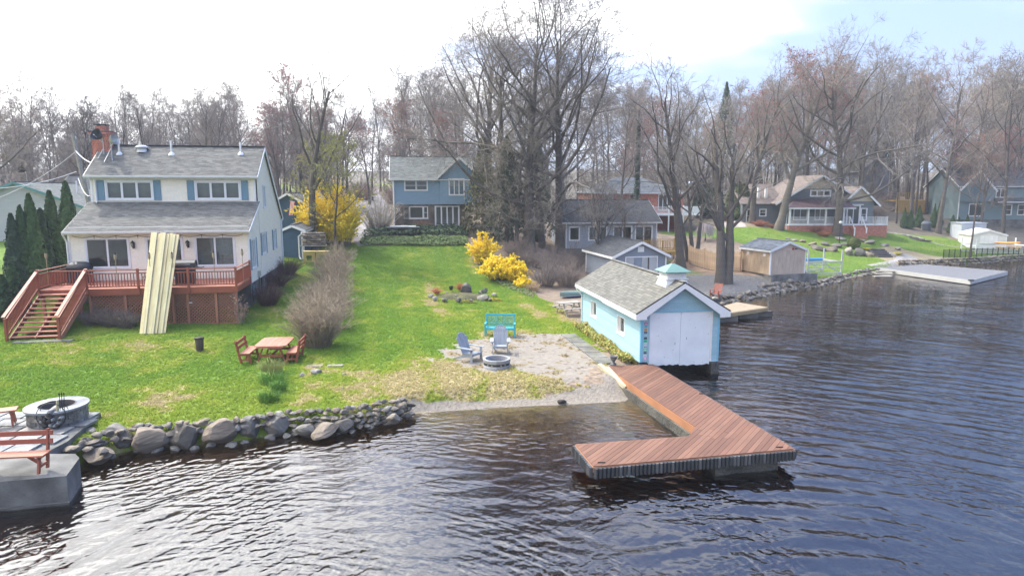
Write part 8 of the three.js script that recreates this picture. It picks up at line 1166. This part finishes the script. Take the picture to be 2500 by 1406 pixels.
// ---------------------------------------------------------------- paths, drive, the two walkers
{
  const ribbon = (name, pts, w, m) => { const P = pts.map(([u, v]) => site(u, v)), c = new THREE.CatmullRomCurve3(P), n = 60, pos = [], uv = [], idx = []; for (let i = 0; i <= n; i++) { const p = c.getPoint(i / n), t = c.getTangent(i / n), s = V(-t.z, 0, t.x).normalize(), ww = Array.isArray(w) ? lerp(w[0], w[1], i / n) : w; for (let j = 0; j <= 4; j++) { const k = (j / 4 - 0.5) * ww, x = p.x + s.x * k, z = p.z + s.z * k; pos.push(x, height(x, z) + 0.03, z); uv.push(k, i * 0.5); if (i && j) { const b = i * 5 + j; idx.push(b, b - 5, b - 1, b - 1, b - 5, b - 6); } } } struct(name, raw(pos, uv, idx), m); };
  ribbon('gravel_drive', [[918, 598], [905, 570], [905, 530], [905, 495], [895, 472], [900, 462]], [3.2, 5.5], mat([0.27, 0.25, 0.25], 0.95, 'concrete', { bumpMap: T.bump, bumpScale: 0.03 }));
  ribbon('gravel_path', [[2140, 655], [2200, 640], [2215, 630], [2190, 618]], 2.0, mat([0.38, 0.36, 0.34], 0.95, 'concrete')); ribbon('lawn_path', [[2140, 564], [2230, 576], [2300, 598], [2400, 606], [2500, 609]], 0.5, mat([0.45, 0.42, 0.34], 0.95, 'concrete')); ribbon('cottage_drive', [[1730, 520], [1755, 530], [1790, 545], [1800, 556]], [3, 2.4], mat([0.42, 0.38, 0.34], 0.95, 'concrete'));
  ribbon('meadow', [[640, 462], [700, 456], [780, 455], [860, 456]], 16, new THREE.MeshStandardMaterial({ color: rgb(0.16, 0.21, 0.03), map: T.grime, roughness: 1 })); ribbon('meadow', [[915, 452], [960, 451], [990, 451]], 10, new THREE.MeshStandardMaterial({ color: rgb(0.16, 0.21, 0.03), map: T.grime, roughness: 1 }));
  // people: each body one continuous surface from a field of tapered limbs
  const capsule = (p, a, b, ra, rb) => { const ab = b.clone().sub(a), t = clamp(p.clone().sub(a).dot(ab) / ab.lengthSq(), 0, 1); return p.distanceTo(a.clone().addScaledVector(ab, t)) - lerp(ra, rb, t); };
  const person = (label, pos, turn, shirt, trousers, hair, phase) => {
    const o = thing('person', label, 'person', pos, turn), J = (x, y, z) => V(x, y, z), f = phase;
    const bones = [[J(0, 0.95, 0), J(0, 1.4, 0), 0.14, 0.17], [J(-0.13, 1.4, 0), J(0.13, 1.4, 0), 0.1, 0.1], [J(0, 1.42, 0), J(0, 1.54, 0.01), 0.06, 0.055], [J(0, 1.62, 0.02), J(0, 1.68, 0.01), 0.095, 0.095], ...[-1, 1].flatMap((s) => [[J(s * 0.1, 0.93, 0), J(s * 0.1, 0.5, s * f * 0.16), 0.095, 0.065], [J(s * 0.1, 0.5, s * f * 0.16), J(s * 0.1, 0.08, s * f * 0.1 - 0.06), 0.06, 0.042], [J(s * 0.1, 0.05, s * f * 0.1 - 0.06), J(s * 0.11, 0.04, s * f * 0.1 + 0.1), 0.045, 0.04], [J(s * 0.2, 1.4, 0), J(s * 0.25, 1.12, -s * f * 0.1), 0.055, 0.045], [J(s * 0.25, 1.12, -s * f * 0.1), J(s * 0.24, 0.86, -s * f * 0.18 + 0.08), 0.042, 0.03], ...[0, 1, 2, 3].map((k) => [J(s * 0.24, 0.85, -s * f * 0.18 + 0.06 + k * 0.02), J(s * 0.23, 0.74 + 0.01 * Math.abs(k - 1), -s * f * 0.18 + 0.07 + k * 0.025), 0.014, 0.01]), [J(s * 0.23, 0.85, -s * f * 0.18 + 0.09), J(s * 0.21, 0.79, -s * f * 0.18 + 0.14), 0.013, 0.01]])];
    const field = (p) => { let d = 9; for (const [a, b, ra, rb] of bones) { const e = capsule(p, a, b, ra, rb), k = 0.04, h = clamp(0.5 + (0.5 * (d - e)) / k, 0, 1); d = lerp(d, e, h) - k * h * (1 - h); } return d; };
    // rings round the surface: walk a fine grid and keep boundary faces, then relax onto the field
    const s = 0.026, nx = 26, ny = 70, nz = 24, ox = -0.34, oy = -0.02, oz = -0.31, val = new Float32Array((nx + 1) * (ny + 1) * (nz + 1)), id = (i, j, k) => (k * (ny + 1) + j) * (nx + 1) + i, vert = new Map(), pp = [], ix = [], q = V(0, 0, 0);
    for (let k = 0; k <= nz; k++) for (let j = 0; j <= ny; j++) for (let i = 0; i <= nx; i++) val[id(i, j, k)] = field(q.set(ox + (i + 0.5) * s, oy + (j + 0.5) * s, oz + (k + 0.5) * s));
    const vt = (i, j, k) => { const n = id(i, j, k); if (!vert.has(n)) { vert.set(n, pp.length / 3); const p = V(ox + i * s, oy + j * s, oz + k * s), e = 0.01; for (let t = 0; t < 5; t++) { const d = field(p), g = V(field(V(p.x + e, p.y, p.z)) - d, field(V(p.x, p.y + e, p.z)) - d, field(V(p.x, p.y, p.z + e)) - d); if (g.lengthSq() > 1e-12) p.addScaledVector(g.normalize(), -d); } pp.push(p.x, p.y, p.z); } return vert.get(n); };
    for (let k = 0; k < nz; k++) for (let j = 0; j < ny; j++) for (let i = 0; i < nx; i++) { if (val[id(i, j, k)] > 0) continue; for (const [dx, dy, dz, c] of [[1, 0, 0, [[1, 0, 0], [1, 1, 0], [1, 1, 1], [1, 0, 1]]], [-1, 0, 0, [[0, 0, 0], [0, 0, 1], [0, 1, 1], [0, 1, 0]]], [0, 1, 0, [[0, 1, 0], [0, 1, 1], [1, 1, 1], [1, 1, 0]]], [0, -1, 0, [[0, 0, 0], [1, 0, 0], [1, 0, 1], [0, 0, 1]]], [0, 0, 1, [[0, 0, 1], [1, 0, 1], [1, 1, 1], [0, 1, 1]]], [0, 0, -1, [[0, 0, 0], [0, 1, 0], [1, 1, 0], [1, 0, 0]]]]) { const I = i + dx, Jj = j + dy, K = k + dz; if (I >= 0 && Jj >= 0 && K >= 0 && I <= nx && Jj <= ny && K <= nz && val[id(I, Jj, K)] <= 0) continue; const v = c.map(([a, b, d]) => vt(i + a, j + b, k + d)); ix.push(v[0], v[1], v[2], v[0], v[2], v[3]); } }
    const g = raw(pp, pp.filter((_, i) => i % 3 < 2), ix), col = []; for (let i = 0; i < pp.length; i += 3) { const y = pp[i + 1], c = y > 1.5 ? [0.5, 0.33, 0.25] : y > 0.93 && !(y < 0.87) ? shirt : Math.abs(pp[i]) > 0.18 && y > 0.7 ? [0.5, 0.33, 0.25] : y < 0.1 ? [0.05, 0.05, 0.05] : trousers; col.push(...c); } g.setAttribute('color', new THREE.Float32BufferAttribute(col, 3)); g.computeVertexNormals();
    part(o, 'body', g, mat([1, 1, 1], 0.9, null, { vertexColors: true }));
    part(o, 'hair', lathe([[0, 0.11], [0.06, 0.1], [0.1, 0.05], [0.108, -0.02], [0.09, -0.06], [0.07, -0.06]], 12).translate(0, 1.69, -0.012), mat(hair, 0.9));
    part(o, 'face', [...[-1, 1].map((e) => lathe([[0, 0.012], [0.011, 0.004], [0.011, -0.004], [0, -0.012]], 6).translate(e * 0.035, 1.655, 0.108)), box(0.018, 0.04, 0.025, 0, 1.635, 0.115), box(0.045, 0.009, 0.01, 0, 1.595, 0.105)], mat([0.25, 0.12, 0.09], 0.8), 'stuff');
  };
  const p1 = site(880, 466), p2 = site(891, 466);
  person('walker in a pale shirt and dark trousers on the far drive', p1, 0.1, [0.55, 0.53, 0.52], [0.05, 0.05, 0.06], [0.08, 0.06, 0.05], 1); person('walker in dark red jacket on the far drive', p2, -0.1, [0.12, 0.05, 0.06], [0.14, 0.10, 0.10], [0.03, 0.025, 0.02], -1);
}
// the hazy spring air
scene.fog = new THREE.FogExp2(new THREE.Color().setRGB(0.80, 0.87, 1.0), 0.0006);
renderer.render(scene, camera);
